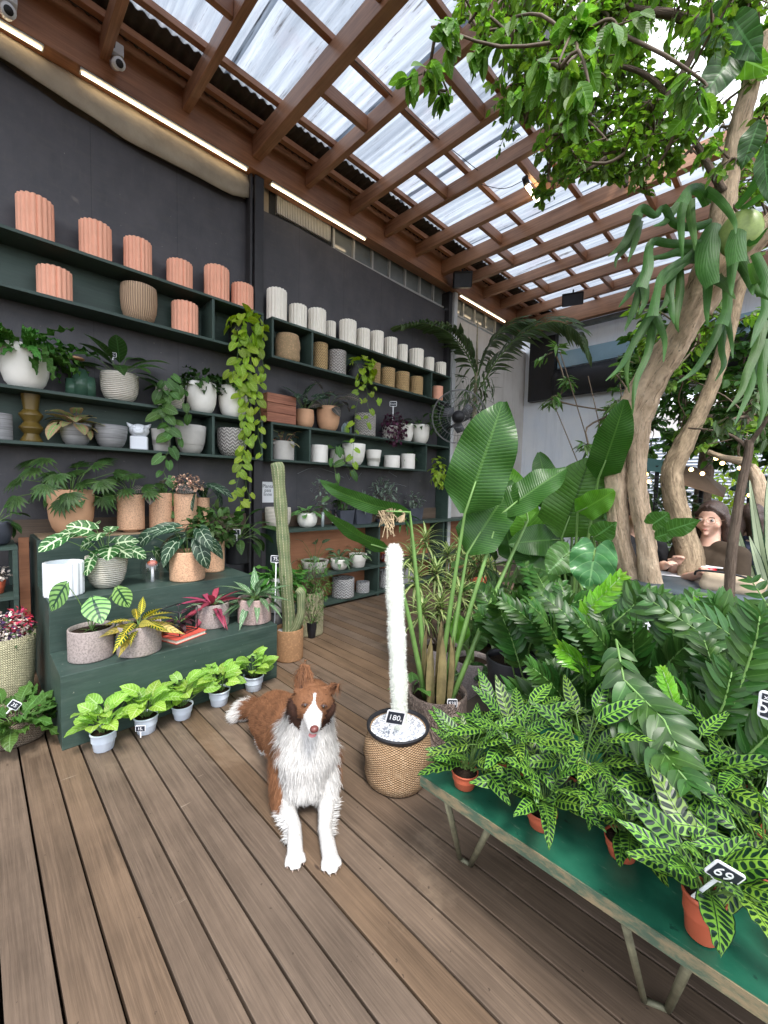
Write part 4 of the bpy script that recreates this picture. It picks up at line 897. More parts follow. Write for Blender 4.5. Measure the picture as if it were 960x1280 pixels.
t,tp,r,h=tan_feet(243,262,622,'narrow tan pot with an arrow leaved alocasia on the top step')
spray(t,tp,L_aloc,7,.2,.10,'arrow',(.5,1.3),(.12,.2),.9,.1,seed=46,lobe=.45,face=FX,flat=1.2)
# middle step
flute_pot((lambda q:(q[0],q[1],q[2]))(at_z(54,107,748,702,h2+.001)),K_gloss,'wide glossy white fluted pot on the left of the middle step',None,16,.08)
t,tp,r,h=potted(at_z(107,161,738,694,h2+.001),'bowl',K_wstripe,'striped white bowl pot with green and white caladium leaves')
spray(t,tp,L_calad,20,.12,.105,'heart',(.3,1.45),(.05,.32),.5,.08,seed=47,lobe=.35,face=(1,-1,.3),flat=1.1)
gb=thing('glass_cloche','glass dome with a cork mushroom inside on the middle step','cloche',PZ(193,728,h2+.001)+Vector((-.04,0,0)))
mg=NT('clear glass'); g1=mg.n('ShaderNodeBsdfTransparent'); g2=mg.n('ShaderNodeBsdfGlossy'); g2.inputs['Roughness'].default_value=.05; ms=mg.n('ShaderNodeMixShader'); ms.inputs[0].default_value=.09; mg.put(ms.inputs[1],g1.outputs[0]); mg.put(ms.inputs[2],g2.outputs[0]); m_clear=mg.done(ms.outputs[0])
b=MB(); b.lathe([(.075,0),(.075,.12),(.065,.16),(.04,.185),(0,.195)],28); b.build('glass_dome',m_clear,gb)
b=MB(); b.tube([(0,0,0),(0,0,.11)],[.012,.008],10); b.build('stalk',K_gloss,gb); b=MB(); b.sph((0,0,.125),.032,16,10,(1,1,.7)); b.build('mushroom_cap',K_nurs,gb)
t,tp,r,h=potted(at_z(212,257,728,688,h2+.001),'cyl',K_tanb if False else K_tan,'tan pot with big silver veined alocasia in the middle of the steps')
spray(t,tp,L_aloc,13,.19,.11,'arrow',(.35,1.35),(.10,.28),1.0,.1,seed=49,lobe=.45,face=(1,-1,.2),flat=1.3,az0=2.5,azr=4.5)
t,tp,r,h=potted(at_z(250,281,716,676,h2+.001),'cyl',K_tan,'tan pot with small leaved olive green begonia')
bush(t,tp+Vector((0,0,.13)),(.17,.20,.17),L_dark,240,.065,.045,'heart',50)
t,tp,r,h=potted(at_z(282,312,706,672,h2+.001),'cyl',K_dark,'dark pot with broad brownish leaves at the right of the middle step')
spray(t,tp,L_dark,30,.18,.085,'ov',(.1,1.4),(.1,.26),.8,seed=51)
t,tp,r,h=potted(at_z(330,362,768,720,.30),'cone',K_wht,'white pot of bright green fern behind the tall cactus')
spray(t,tp,L_fern,60,.25,.042,'strap',(.05,1.3),(.02,.08),1.0,.1,.7,seed=52,wf=4)
b=MB(); c=t.location; b.lathe([(0,0),(.10,0),(.12,.299),(0,.299)],30); tag(b.build('pot_stand',K_dark,loc=(c.x,c.y,0)),'dark round stand under the white fern pot','stand')
# lower step
t,tp,r,h=potted(at_z(85,145,829,783,h1+.001),'cyl',K_stone,'oval grey stone pot with dragon scale alocasia, left on the lower step',n=44)
spray(t,tp,L_dragon,5,.16,.125,'ov',(1.1,1.5),(.10,.30),.25,.06,seed=53,ns=8,lobe=.12,face=(1,-1.2,.2),flat=2.3)
spray(t,tp,L_mid,10,.06,.01,'lance',(.4,1.4),(.01,.02),.4,seed=54,name='sprouts',nc=1)
t,tp,r,h=potted(at_z(146,203,822,778,h1+.001),'cyl',K_stone,'oval grey stone pot with yellow veined croton on the lower step')
spray(t,tp,L_crot2,8,.21,.055,'lance',(.1,.8),(.03,.08),.5,seed=55,ns=8,face=(1,-1,.3)); spray(t,tp,L_crot,16,.19,.05,'lance',(.2,1.3),(.03,.08),.6,seed=56,name='dark_foliage')
t,tp,r,h=potted(at_z(244,287,787,752,h1+.001),'cyl',K_stone,'grey stone pot with magenta spiky leaves on the lower step')
spray(t,tp,L_cord,32,.20,.042,'lance',(.15,1.4),(.01,.03),.6,seed=57,nc=2); spray(t,tp,L_strom,6,.14,.04,'lance',(.1,1.4),(.01,.04),.6,seed=58,name='striped_foliage')
t,tp,r,h=potted(at_z(297,339,782,746,h1+.001),'cyl',K_pstone,'pinkish stone pot with striped green leaves at the right end of the lower step')
spray(t,tp,L_strom,34,.22,.05,'lance',(.1,1.4),(.03,.07),.55,seed=59)
# books and wire terrarium
c=PZ(233,797,h1+.001); bk=thing('red_book','flat red book lying under the wire terrarium','book',c,rad(20))
m_red=M_plain('red book cover',S(196,84,70),.5,.1,9,.1); m_page=M_plain('page edge',S(226,214,196),.8,.08,60,.2)
b=MB(); b.box((-.16,-.11,0),(.05,.11,.003)); b.box((-.16,-.11,.023),(.05,.11,.026)); b.box((-.163,-.11,0),(-.1601,.11,.026)); b.build('cover',m_red,bk,smooth=False)
b=MB(); b.box((-.158,-.105,.0035),(.045,.105,.0225)); b.build('pages',m_page,bk,smooth=False)
tt=thing('wire_terrarium','black wire terrarium cube with a dark potted plant, standing on the red book','terrarium',c+Vector((-.07,-.02,.027)),rad(28))
b=MB(); q=.075; V8=[(x,y,z) for z in(0,.15) for x,y in((-q,-q),(q,-q),(q,q),(-q,q))]
for i in range(4):
    for p_,q_ in((i,(i+1)%4),(4+i,4+(i+1)%4),(i,i+4)): b.tube([V8[p_],V8[q_]],.003,6)
b.tube([(-q,-q,.004),(q,q,.004)],.0025,5); b.build('frame',K_dark,tt)
b=MB(); b.lathe([(0,.003),(.035,.003),(.045,.06),(.04,.06),(0,.05)],20); b.build('inner_pot',K_dark,tt)
spray(tt,Vector(tt.location)+Vector((0,0,.06)),L_cord2,16,.08,.035,'ov',(.1,1.3),(.02,.06),.6,seed=60)
# ================================================================ floor plants
SY=[('leftmost syngonium, drooping, in a pale blue pot by the step corner',(112,148,943,912)),('second lime syngonium carrying a small chalk tag',(167,199,921,893)),('middle lime syngonium, right of the tagged one',(214,242,903,880)),('fourth lime syngonium whose pot has a tiny printed mark',(260,288,886,861)),('rightmost lime syngonium near the cactus basket',(304,330,867,843))]
for i,(l,(a_,b_,yb,yt)) in enumerate(SY):
    t,tp,r,h=potted(at_z(a_,b_,yb,yt,.001),'taper',K_plw,l,group='lime syngoniums on the deck')
    spray(t,tp,L_lime,26,.084,.066,'arrow',(.8,1.52),(.07,.17),.6,.12,.04,seed=70+i*3,lobe=.20,ns=9,nc=3,face=(.6,-.7,.6),flat=.7,sr=.0018)
price_tag(PZ(187,905,.16)+Vector((.04,-.05,-.03)),.045,.03,.03,'15,','tiny chalk tag tucked in the second lime syngonium',PZ(187,905,.16).angle(Vector((1,0,0))) if False else rad(52))
t,tp,r,h=potted(at_z(343,379,829,784,.001),'cyl',K_bask2,'tall two armed green cactus in a fine woven basket',soil=m_pebble,name='cactus_plant',cat='cactus')
def cactus(root,pts,r,mat,ribs=11,name='column',dep=.14,tipk=.35):
    b=MB(); pts=[Vector(p) for p in pts]; n=ribs*4; N=len(pts); vs=[];uv=[]
    for i,p in enumerate(pts):
        f=i/(N-1); rr=r*(1 if f<1-tipk*.2 else math.sqrt(max(0,1-((f-(1-tipk*.2))/(tipk*.2))**2)))*(.93+.07*sin(i*1.3)); rr=max(rr,.003)
        t_=(pts[min(i+1,N-1)]-pts[max(0,i-1)]).normalized(); a=(Vector((1,0,0))-t_*t_.x).normalized(); c_=t_.cross(a)
        for k in range(n):
            th=2*PI*k/n; q=rr*(1-dep*(.5-.5*cos(ribs*th))); vs.append(p+(a*cos(th)+c_*sin(th))*q); uv.append((k/n,f))
    fs=[(i*n+k,i*n+(k+1)%n,(i+1)*n+(k+1)%n,(i+1)*n+k) for i in range(N-1) for k in range(n)]+[tuple((N-1)*n+k for k in range(n))]
    b.add(vs,fs,uv); return b.build(name,mat,root,world=True)
def M_cact():
    t=NT('ribbed cactus skin'); uv=t.n('ShaderNodeSeparateXYZ'); t.put(uv.inputs[0],t.n('ShaderNodeUVMap').outputs[0]); f=t.noise(t.coord(),14,5,.6)
    g=t.m('COSINE',t.m('MULTIPLY',uv.outputs[0],2*PI*11)); sp=t.m('SINE',t.m('MULTIPLY',uv.outputs[1],420.))
    c=t.mix(t.ramp(f,[(.3,0.),(.7,1.)]),S(84,100,70),S(122,128,92)); c=t.mix(t.m('MULTIPLY',t.ramp(g,[(.7,0.),(.95,1.)]),t.ramp(sp,[(.2,0.3),(.6,1.)])),c,S(176,168,140))
    return t.done(t.bsdf(c,.6,t.bump(f,.3,.004),.3))
m_cact=M_cact()
cp=t.location.copy(); dc=math.hypot(cp.x,cp.y)
def PDc(px,py,d): return PD(px,py,d)
pts=[PD(361,800,dc),PD(361,770,dc)]+[PD(361-(14*min(1,(770-yy)/190)),yy,dc) for yy in range(755,577,-9)]+[PD(345.5,580,dc),PD(345.3,578.5,dc),PD(345,577.5,dc)]
cactus(t,pts,.052,m_cact)
pts=[PD(364,792,dc-.03),PD(371,783,dc-.05),PD(375,772,dc-.06)]+[PD(376.5-(76-(yy-692))*0,yy,dc-.06) for yy in range(765,737,-6)]+[PD(372.5,736.5,dc-.06),PD(372,735.5,dc-.06)]
cactus(t,pts,.034,m_cact,name='side_arm')
price_tag(cp+Vector((-.05,-.10,.20)),.085,.055,.55,'75,','chalk tag on a tall stake by the cactus basket',rad(40),lean=-.05,ts=.036)
# twiggy green plant in straw basket + small black pot
t,tp,r,h=potted(at_z(370,404,797,738,.001),'cyl',K_bpale,'straw basket with an airy feathery green bush right of the cactus')
bush(t,tp+Vector((.02,0,.12)),(.17,.17,.25),L_fern,900,.045,.009,'lance',80,ns=2,nc=1,sm=m_stemd)
t,tp,r,h=potted(at_z(383,396,799,777,.001),'cone',K_dark,'small black nursery pot on the deck under the feathery bush')
bush(t,tp+Vector((0.0,0,.1)),(.1,.1,.11),L_mid,260,.035,.008,'lance',81,ns=2,nc=1)
# left: flower basket on stool-like basket, wide wicker bowl
c,r,h=at_z(-34,50,903,792,.001); t=thing('potted_plant','pale straw basket of tiny white and pink flowers at the left edge','potted plant',c)
pot_mesh(t,c,r,h,'wide',K_bpale,n=44,warp=.03,soil=m_psoil)
L_wf=M_leaf('tiny white petal',(.62,.55,.48),rough=.6,var=.5,bmp=0); L_rf=M_leaf('tiny red petal',(.5,.05,.10),rough=.6,var=.5,bmp=0); L_pf=M_leaf('tiny purple petal',(.09,.05,.13),rough=.6,var=.5,bmp=0)
tp=c+Vector((0,0,h+.02))
bush(t,tp,(r*.9,r*.9,.10),L_wf,620,.020,.015,'ov',82,ns=2,twig=False,name='white_flowers'); bush(t,tp+Vector((-.01,.07,.03)),(r*.55,r*.45,.08),L_rf,170,.026,.02,'ov',83,ns=2,twig=False,name='red_flowers')
bush(t,tp,(r*.85,r*.85,.09),L_pf,240,.028,.02,'ov',84,ns=2,twig=False,name='purple_flowers'); bush(t,tp+Vector((0,0,-.03)),(r*.9,r*.9,.09),L_dark,200,.04,.02,'ov',85,ns=2,sm=m_stemd)
c,r,h=at_z(-20,64,938,893,.001); q=PZ(22,938,0); c=q+Vector((q.x,q.y,0)).normalized()*r*.56; c.z=.001; h=.13; t=thing('potted_plant','wide weathered wicker bowl of broad green leaves on the deck at the left edge','potted plant',c)
pot_mesh(t,c,r,h,'wide',K_bgrey,n=48,warp=.05,sl=.8,ell=.56); tp=c+Vector((0,0,h*.85))
spray(t,tp,L_mid,46,.13,.075,'ov',(.25,1.2),(.02,.09),.6,.15,.4,seed=86,r0=.13,flat=.3)
price_tag(PZ(8,892,c.z+h+.03),.05,.042,.03,'35','square chalk tag lying in the wicker bowl',rad(70),tilt=.7)
# small unit at the far left with slate pot
lu=thing('side_shelf','small dark green shelf frame at the left edge under a slate pot','shelf',(-3.1,-.1,0))
zs=PX(22,683,-3.35).z; ye=PX(22,683,-3.35).y; zl=PX(22,745,-3.35).z
b=MB(); b.box((-3.75,-.6,zs-.02),(-3.35,ye,zs)); b.build('top_board',m_green,lu,smooth=False,world=True)
b=MB(); b.box((-3.75,-.6,zl-.02),(-3.35,ye,zl)); b.build('shelf_board',m_green,lu,smooth=False,world=True)
for x in(-3.735,-3.365):
    b=MB(); b.box((x-.012,ye-.025,0),(x+.012,ye-.001,zs-.021)); b.build('leg',m_green,lu,smooth=False,world=True)
b=MB(); b.box((-3.75,-.6,.2),(-3.74,ye-.03,zl-.021)); b.build('back_panel',m_green,lu,smooth=False,world=True)
b=MB(); b.box((-3.66,PX(23,676,-3.64).y,0),(-3.64,PX(37,676,-3.64).y-.004,PX(30,672,-3.64).z)); tag(b.build('wood_plank',m_ply,smooth=False),'orange brown plank standing between side shelf and steps','plank')
t,tp,r,h=potted(at_x(-30,17,652,zs+.001,-3.5,False),'wide',K_slate,'slate blue pot with small leaves on the side shelf at the left edge')
spray(t,tp,L_dark,16,.12,.06,'ov',(.1,1.3),(.06,.12),.8,seed=87)
t,tp,r,h=potted(at_x(-16,8,726,zl+.001,-3.5,False),'cone',K_nurs,'small terracotta pot with tiny blooms inside the side shelf')
bush(t,tp+Vector((0,0,.06)),(.07,.07,.06),L_wf,80,.02,.015,'ov',88)
# tag on leaves of top row
price_tag(PX(141,450,-3.68),.05,.036,.02,'NC','tiny chalk tag clipped among the dark leaves above the striped pot',rad(60))
price_tag(PX(491,528,-3.72),.09,.065,.20,'Oxalis','chalk tag standing in the dark purple plant',rad(40),ts=.03)
price_tag(PZ(296,676,h2+.22),.06,.045,.05,'7,','small chalk tag among the plants at the right end of the middle step',rad(38))
# ================================================================ foreground: fuzzy cactus, bird of paradise, bench
def ppm(P):  # metres per photo pixel at world point P
    w_=Vector(P)-Vector((0,0,H_)); return (w_.x*-Bv.z*-1+0)*0+abs((-w_.x*Bv.z+w_.y*Av.z+w_.z*Uv.z))/F_
def blades(b,rr,p,d,L,w,bend=.0):
    s=d.cross(Vector((rr.gauss(0,1),rr.gauss(0,1),rr.gauss(0,1)))).normalized()*w
    b.add([p-s,p+s,p+d*L*.55+s*.6+Vector((0,0,-bend*L*.2)),p+d*L+Vector((0,0,-bend*L))],[(0,1,2),(0,2,3)])
t,tp,r,h=potted(at_z(453,537,1002,908,.001),'sack',K_seag,'white woolly column cactus in a slouchy tan knitted basket beside the dog',soil=m_pebble,name='cactus_plant',cat='cactus',warp=.05,seed=3,n=48,sl=.9)
c=t.location.copy(); b=MB(); b.lathe([(r*.80,h*.86),(r*.90,h*1.0),(r*.93,h*1.02),(r*.93,h*1.05),(r*.88,h*1.06),(r*.84,h*1.02),(r*.78,h*.9)],44,tuple(c)); b.build('inner_pot_rim',K_dark,t,world=True)
s=MB(); s.disc(r*.86,c.z+h*.985,30,(c.x,c.y),.01,2); s.build('pebbles',m_pebble,t,world=True)
dc=math.hypot(c.x,c.y); z0=c.z+h*.97
base=Vector((c.x,c.y,z0)); pts=[]
for i in range(26):
    f=i/25; py=918+(680-918)*f; px=499-6*f+1.0*sin(f*6); q=PD(px,py,dc+.02*f); pts.append(q)
N=len(pts); rads=[]
for i in range(N):
    f=i/(N-1); rads.append((.0365*(1+.06*sin(i*1.1)))*(1 if f<.93 else math.sqrt(max(.04,1-((f-.93)/.075)**2))))
m_woolb=M_plain('pale cactus skin',S(212,216,206),.8,.15,30,.3); m_wool=M_plain('white cactus wool',S(232,234,226),.8,.06,30,0)
b=MB(); b.tube(pts,rads,20); b.build('column',m_woolb,t,world=True)
rr=random.Random(5); b=MB()
for k in range(9500):
    f=rr.random()**.95; i=min(N-2,int(f*(N-1))); u=f*(N-1)-i; p=pts[i].lerp(pts[i+1],u); q=rads[i]*(1-u)+rads[i+1]*u; a=rr.random()*2*PI
    d0=Vector((cos(a),sin(a),0)); top=max(0,(f-.9)*8)
    d=(d0+Vector((rr.gauss(0,.4),rr.gauss(0,.4),rr.gauss(-.35,.5)+top))).normalized(); L_=rr.uniform(.006,.015)
    blades(b,rr,p+d0*q*.96,d,L_,.0007)
b.build('wool',m_wool,t,world=True)
tg=PZ(481,955,.30); tg=PD(484,935,dc-r*.55)
price_tag(tg,.083,.066,.12,'180,','chalk tag on a white stake in the woolly cactus pebbles',rad(50),tilt=.20,lean=.12,ts=.036)
# bird of paradise
t,tp,r,h=potted(at_z(507,581,952,862,.001),'cyl',K_carve,'big bird of paradise plant in a carved pinkish stone pot behind the woolly cactus',name='bird_of_paradise',cat='potted plant',n=48,sl=.82)
c=t.location.copy(); D0=math.hypot(c.x,c.y)
def big(root,items,mat,stems=True,smat=None,name='leaf'):
    """items: (stem foot px,py | None, leaf base px,py, tip px,py, width px, distance base, distance tip, bend, roll)"""
    sb=MB()
    for it in items:
        foot,bp,tp_,wpx,d0,d1,bend,roll=it[:8]; mt=it[8] if len(it)>8 else mat
        P0=PD(bp[0],bp[1],d0); P1=PD(tp_[0],tp_[1],d1); dr=P1-P0; L_=dr.length*(1+.12*abs(bend)); mid=(P0+P1)/2
        view=(Vector((0,0,H_))-mid).normalized(); dn=dr.normalized(); n=(view-dn*view.dot(dn)).normalized()
        dd=(dn*cos(bend/2)+n*sin(bend/2)).normalized()
        b=MB(); leaf(b,P0,dd,n,L_,wpx*ppm(mid),it[9] if len(it)>9 else 'pad',bend,.16,.14,16,5,it[10] if len(it)>10 else 0,2.5,roll,R.random()*6)
        b.build(name,mt,root,world=True)
        if foot is not None:
            A=foot if isinstance(foot,Vector) else PD(foot[0],foot[1],d0); m1=A.lerp(P0,.5)+Vector((0,0,.03))
            rs=it[11] if len(it)>11 else .012
            sb.tube([A,A.lerp(P0,.25)+Vector((0,0,.01)),m1,A.lerp(P0,.78)+Vector((0,0,.02)),P0,P0+dd*L_*.3],[rs*1.5,rs*1.15,rs,rs*.8,rs*.6,rs*.3],8)
    if sb.v: sb.build('leaf_stalks',smat or m_bstem,root,world=True)
m_bstem=M_plain('green leaf stalk',S(104,138,74),.45,.25,8,.2)
F0=tp+Vector((.0,-.0,-.02)); f=lambda dx,dy:F0+Vector((dx,dy,0))
items=[(f(-.02,.03),(581,642),(627,507),74,D0+.02,D0+.0,.35,.0),
 (f(.03,.02),(584,692),(638,604),56,D0+.1,D0+.18,.3,-.2),
 (f(.04,.0),(624,645),(700,582),44,D0+.12,D0+.25,.3,-.5),
 (f(-.05,-.02),(512,640),(402,636),21,D0-.02,D0-.02,1.25,-.5),
 (f(-.04,-.04),(490,688),(400,662),22,D0-.08,D0-.1,.6,-.9),
 (f(.06,.03),(660,650),(655,610),24,D0+.4,D0+.4,.4,.3,L_bopy)]
big(t,items,L_bop)
b=MB(); rr=random.Random(9)
for k in range(9):
    a=k*.7; p=F0+Vector((.05*cos(a),.05*sin(a),-.03)); q=F0+Vector((.09*cos(a),.09*sin(a),.28+.1*rr.random())); leaf(b,p,(q-p),Vector((cos(a),sin(a),.2)),(q-p).length*1.1,.05,'strap',.1,.8,0,6,2)
b.build('stalk_sheaths',M_plain('brown green sheath',S(128,116,80),.6,.35,12,.3),t,world=True)
spray(t,tp+Vector((-.12,-.06,0)),L_mid,5,.12,.07,'ov',(.3,1.2),(.03,.08),.6,seed=90,name='side_leaves')
b=MB()
for k in range(26):
    x=470+40*rr.random(); p0=PD(505-10*rr.random(),648+6*rr.random(),D0-.05); pts=[p0]
    q=p0.copy(); a=rr.uniform(.6,1.3)*-1
    for j in range(8):
        g=j/7; pts.append(PD(506-34*rr.uniform(.5,1.1)*sin(g*PI*.7)+ (k%5)*1.5*g,642-12*sin(g*PI*.9)*rr.uniform(.6,1.1)+g*g*rr.uniform(4,34),D0-.05-.05*g))
    b.tube(pts,[.0028]*len(pts),4,cap=False)
b.build('dry_fibres',M_plain('dried straw fibre',S(168,148,118),.8,.3,30,0),t,world=True)
price_tag(PD(565,889,D0-r*.80),.05,.042,.02,'$28','small chalk tag at the rim of the carved pot',rad(45),ts=.024)
# grey pots behind with variegated shrubs
t,tp,r,h=potted(at_z(525,575,862,806,.001),'cyl',K_stone,'grey pot with a large cream striped dracaena shrub behind the carved pot',name='potted_shrub')
D1=math.hypot(t.location.x,t.location.y)
def dracaena(root,heads,d,foot,mat,L=.22,W=.028,seed=0,n=34):
    rr=random.Random(seed); st=MB(); b=MB()
    for (px,py,dd) in heads:
        P=PD(px,py,d+dd); st.tube([foot,foot.lerp(P,.5)+Vector((rr.gauss(0,.03),rr.gauss(0,.03),0)),P],[.009,.007,.006],6)
        for i in range(n):
            az=i*2.4; e=1.35-1.7*(i/n)+rr.gauss(0,.1); leaf(b,P+Vector((0,0,-.08*i/n)),rdir(az,e),rdir(az,e+PI/2),L*rr.uniform(.7,1.1),W,'ribbon',1.1,.25,0,7,1)
    b.build('foliage',mat,root,world=True); st.build('cane',m_stemd,root,world=True)
dracaena(t,[(532,672,.5),(520,720,.1),(545,712,.3),(560,690,.6),(575,740,.2),(528,760,-.05),(600,700,.7),(590,745,.4),(550,755,.1),(515,690,.4)],D1,tp,L_drac,seed=91)
t,tp,r,h=potted(at_z(563,612,880,822,.001),'cyl',K_stone,'grey pot with a glossy rubber plant, right of the bird of paradise stalks')
D2=math.hypot(t.location.x,t.location.y)
big(t,[(tp,(577,806),(571,765),26,D2-.1,D2-.1,.2,.3,L_bopy,'ov'),(tp,(590,812),(608,788),22,D2,D2,.4,.3,L_dark,'ov'),(tp,(585,836),(612,842),22,D2-.1,D2-.1,.5,.2,L_dark,'ov'),(tp,(575,842),(548,852),20,D2-.1,D2-.1,.5,.2,L_dark,'ov'),(tp,(592,800),(600,770),16,D2,D2,.4,.9,L_dark,'ov')],L_dark,name='leaf')
# white cylinder
c,r,h=at_z(618,657,846,757,.001); bare_pot((c,r,h),'cyl',K_wht,'tall plain white cylinder planter among the big leaves')
# more variegated shrub at right
t=thing('potted_shrub','low cream striped spider like shrub in a brown pot near the far shelves','potted shrub',PZ(600,742,0)); c=t.location.copy(); pot_mesh(t,c,.16,.26,'cone',K_nurs)
dracaena(t,[(575,680,0),(598,690,.05),(612,705,0),(588,712,.1),(620,728,0),(560,722,0)],math.hypot(c.x,c.y),c+Vector((0,0,.22)),L_drac,.34,.035,92,30)
# ---- bench
BZ=.42; m_bench=M_wood('worn green bench paint',S(20,82,62),S(40,112,86),0,rough=.42,var=.03,bump=.2,dark=.35,scale=.7)
def M_benchtop():
    t=NT('scuffed green bench top'); co=t.coord(); f=t.noise(co,7,6,.65); g=t.noise(t.mapv(co,(3,14,1)),5,5,.7); k=t.noise(co,26,4,.6)
    c=t.mix(t.ramp(f,[(.3,0.),(.7,1.)]),S(18,70,54),S(36,98,76)); c=t.mix(t.ramp(k,[(.66,0.),(.7,.9)]),c,S(14,52,42)); c=t.mix(t.m('MULTIPLY',t.ramp(g,[(.62,0.),(.7,1.)]),.5),c,S(110,130,112))
    return t.done(t.bsdf(c,t.m('ADD',t.m('MULTIPLY',f,.4),.15),t.bump(f,.15,.004),.5))
m_btop=M_benchtop(); m_rust=M_plain('rusty painted metal',S(120,118,96),.6,.35,18,.5,metal=.2); 
def M_rim():
    t=NT('worn metal rim'); co=t.coord(); f=t.noise(t.mapv(co,(1,3,3)),14,6,.7); c=t.mix(t.ramp(f,[(.42,0.),(.6,1.)]),S(74,92,76),S(132,118,92)); return t.done(t.bsdf(c,.55,t.bump(f,.4,.004),.4))
m_rim=M_rim(); bx0=PZ(528,968,BZ).x; bx1=.55; by0=1.005; by1=1.62
bn=thing('folding_bench','long worn green folding bench carrying the rattlesnake calatheas','bench',((bx0+bx1)/2,1.3,0))
b=MB(); b.box((bx0+.004,by0+.004,BZ-.018),(bx1-.004,by1-.004,BZ)); b.build('bench_top',m_btop,bn,smooth=False,world=True)
b=MB(); b.box((bx0,by0,BZ-.032),(bx1,by0+.0035,BZ+.0015)); b.box((bx0,by1-.0035,BZ-.032),(bx1,by1,BZ+.0015)); b.box((bx0,by0+.004,BZ-.032),(bx0+.0035,by1-.004,BZ+.0015)); b.build('metal_rim',m_rim,bn,smooth=False,world=True)
for px0,py0,px1,py1,px2,py2,px3,py3 in((558,1008,575,1073,607,1035,588,1081),(780,1150,805,1250,862,1212,835,1262)):
    A0=PY(px0,py0,1.02); A0.z=BZ-.03; A1=PZ(px1,py1,.006); B0=PZ(px2,py2,BZ-.03); B0.y=max(1.05,B0.y); B1=PZ(px3,py3,.006)
    for a_,c_ in((A0,A1),(B0,B1)):
        b=MB(); b.tube([a_,c_],[.011,.009],6); b.build('leg',m_rust,bn,world=True)
        b=MB(); b.tube([a_+Vector((0,.42,0)),c_+Vector((0,.26,0))],[.011,.009],6); b.build('leg',m_rust,bn,world=True)
    b=MB(); b.tube([A1,B1],.008,6); b.build('foot_bar',m_rust,bn,world=True)
# calatheas
CL=[('small rattlesnake calathea at the left end of the bench',(563,597,993,962)),('second rattlesnake calathea, its round pot visible on the bench',(655,696,1045,1010)),('third rattlesnake calathea, pot half hidden by leaves',(752,800,1083,1046)),('nearest rattlesnake calathea at the front of the bench by the number tag',(845,905,1186,1112))]
for i,(l,(a_,b_,yb,yt)) in enumerate(CL):
    t,tp,r,h=potted(at_z(a_,b_,yb,yt,BZ+.002),'taper',K_nurs,l,group='rattlesnake calatheas on the bench')
    tp=tp+Vector((0,.02,0))
    spray(t,tp,L_cal,27,(.125,.13,.135,.15)[i],(.044,.046,.048,.052)[i],'ovp',(.75,1.5),(.03,.12),.45,.06,.16,seed=100+i*7,ns=9,nc=3,flat=.55,wf=3.5,face=(.35,-.75,.35),pbend=.3)
for i,(px,py,l) in enumerate([(640,955,'rattlesnake calathea in the back row near the carved pot'),(728,985,'rattlesnake calathea in the back row between second and third pots'),(850,1020,'rattlesnake calathea in the back row left of the number tag'),(935,1010,'rattlesnake calathea at the right edge under the white tag'),(950,1110,'rattlesnake calathea spilling out at the right end of the bench')]):
    c=PZ(px,py+20,BZ+.002); c.y=min(max(c.y,1.15),1.5); t=thing('potted_plant',l,'potted plant',c,0,'rattlesnake calatheas on the bench'); pot_mesh(t,c,.055,.10,'taper',K_nurs)
    spray(t,c+Vector((0,0,.09)),L_cal,32,.14,.048,'ovp',(.4,1.5),(.06,.19),.45,.06,.16,seed=140+i*5,ns=9,nc=3,flat=.55,wf=3.5,face=(.35,-.75,.35),pbend=.3)
tg=PD(868,1120,1.06)
price_tag(PD(866,1122,.99),.052,.042,.075,'69.','slanted number tag in front of the nearest calathea',rad(22),tilt=.42,lean=.25,ts=.031)
price_tag(PD(962,985,1.15),.062,.058,.14,'5    ','large white rimmed chalk tag at the right edge',rad(-5),tilt=.02,ts=.040,sub='xpre     ')
# ---- ZZ plants
def zz(root,pts,mat,L,W,k=11,st=None,f0=.3,b=None,s=None,seed=0,bend=.5,up=.5):
    rr=random.Random(seed); pts=[Vector(p) for p in pts]
    s.tube(pts,[.0055*(1-.6*i/(len(pts)-1)) for i in range(len(pts))],6)
    n=len(pts)-1
    def at(f): i=min(n-1,int(f*n)); return pts[i].lerp(pts[i+1],f*n-i)
    tdir=(pts[-1]-pts[0]).normalized(); view=(Vector((0,0,H_))-pts[n//2]).normalized()
    for i in range(k):
        f=f0+(1-f0)*i/(k-1); p=at(f); t_=(at(min(1,f+.05))-at(max(0,f-.05))).normalized(); nn=(UP*.6+view*.8); nn=(nn-t_*nn.dot(t_)).normalized(); sd=t_.cross(nn)
        for sg in(-1,1):
            q=L*(.55+.6*sin(PI*min(1,(.15+.85*i/k))))*rr.uniform(.85,1.1)
            leaf(b,p,sd*sg+t_*(up+.5*f)+nn*.15,nn+Vector((rr.gauss(0,.15),rr.gauss(0,.15),0)),q,W*q/L,'ovp',bend*rr.uniform(.5,1.3),.18,0,6,2)
    leaf(b,pts[-1],t_,nn,L*.6,W*.6,'ovp',.3,.2,0,6,2)
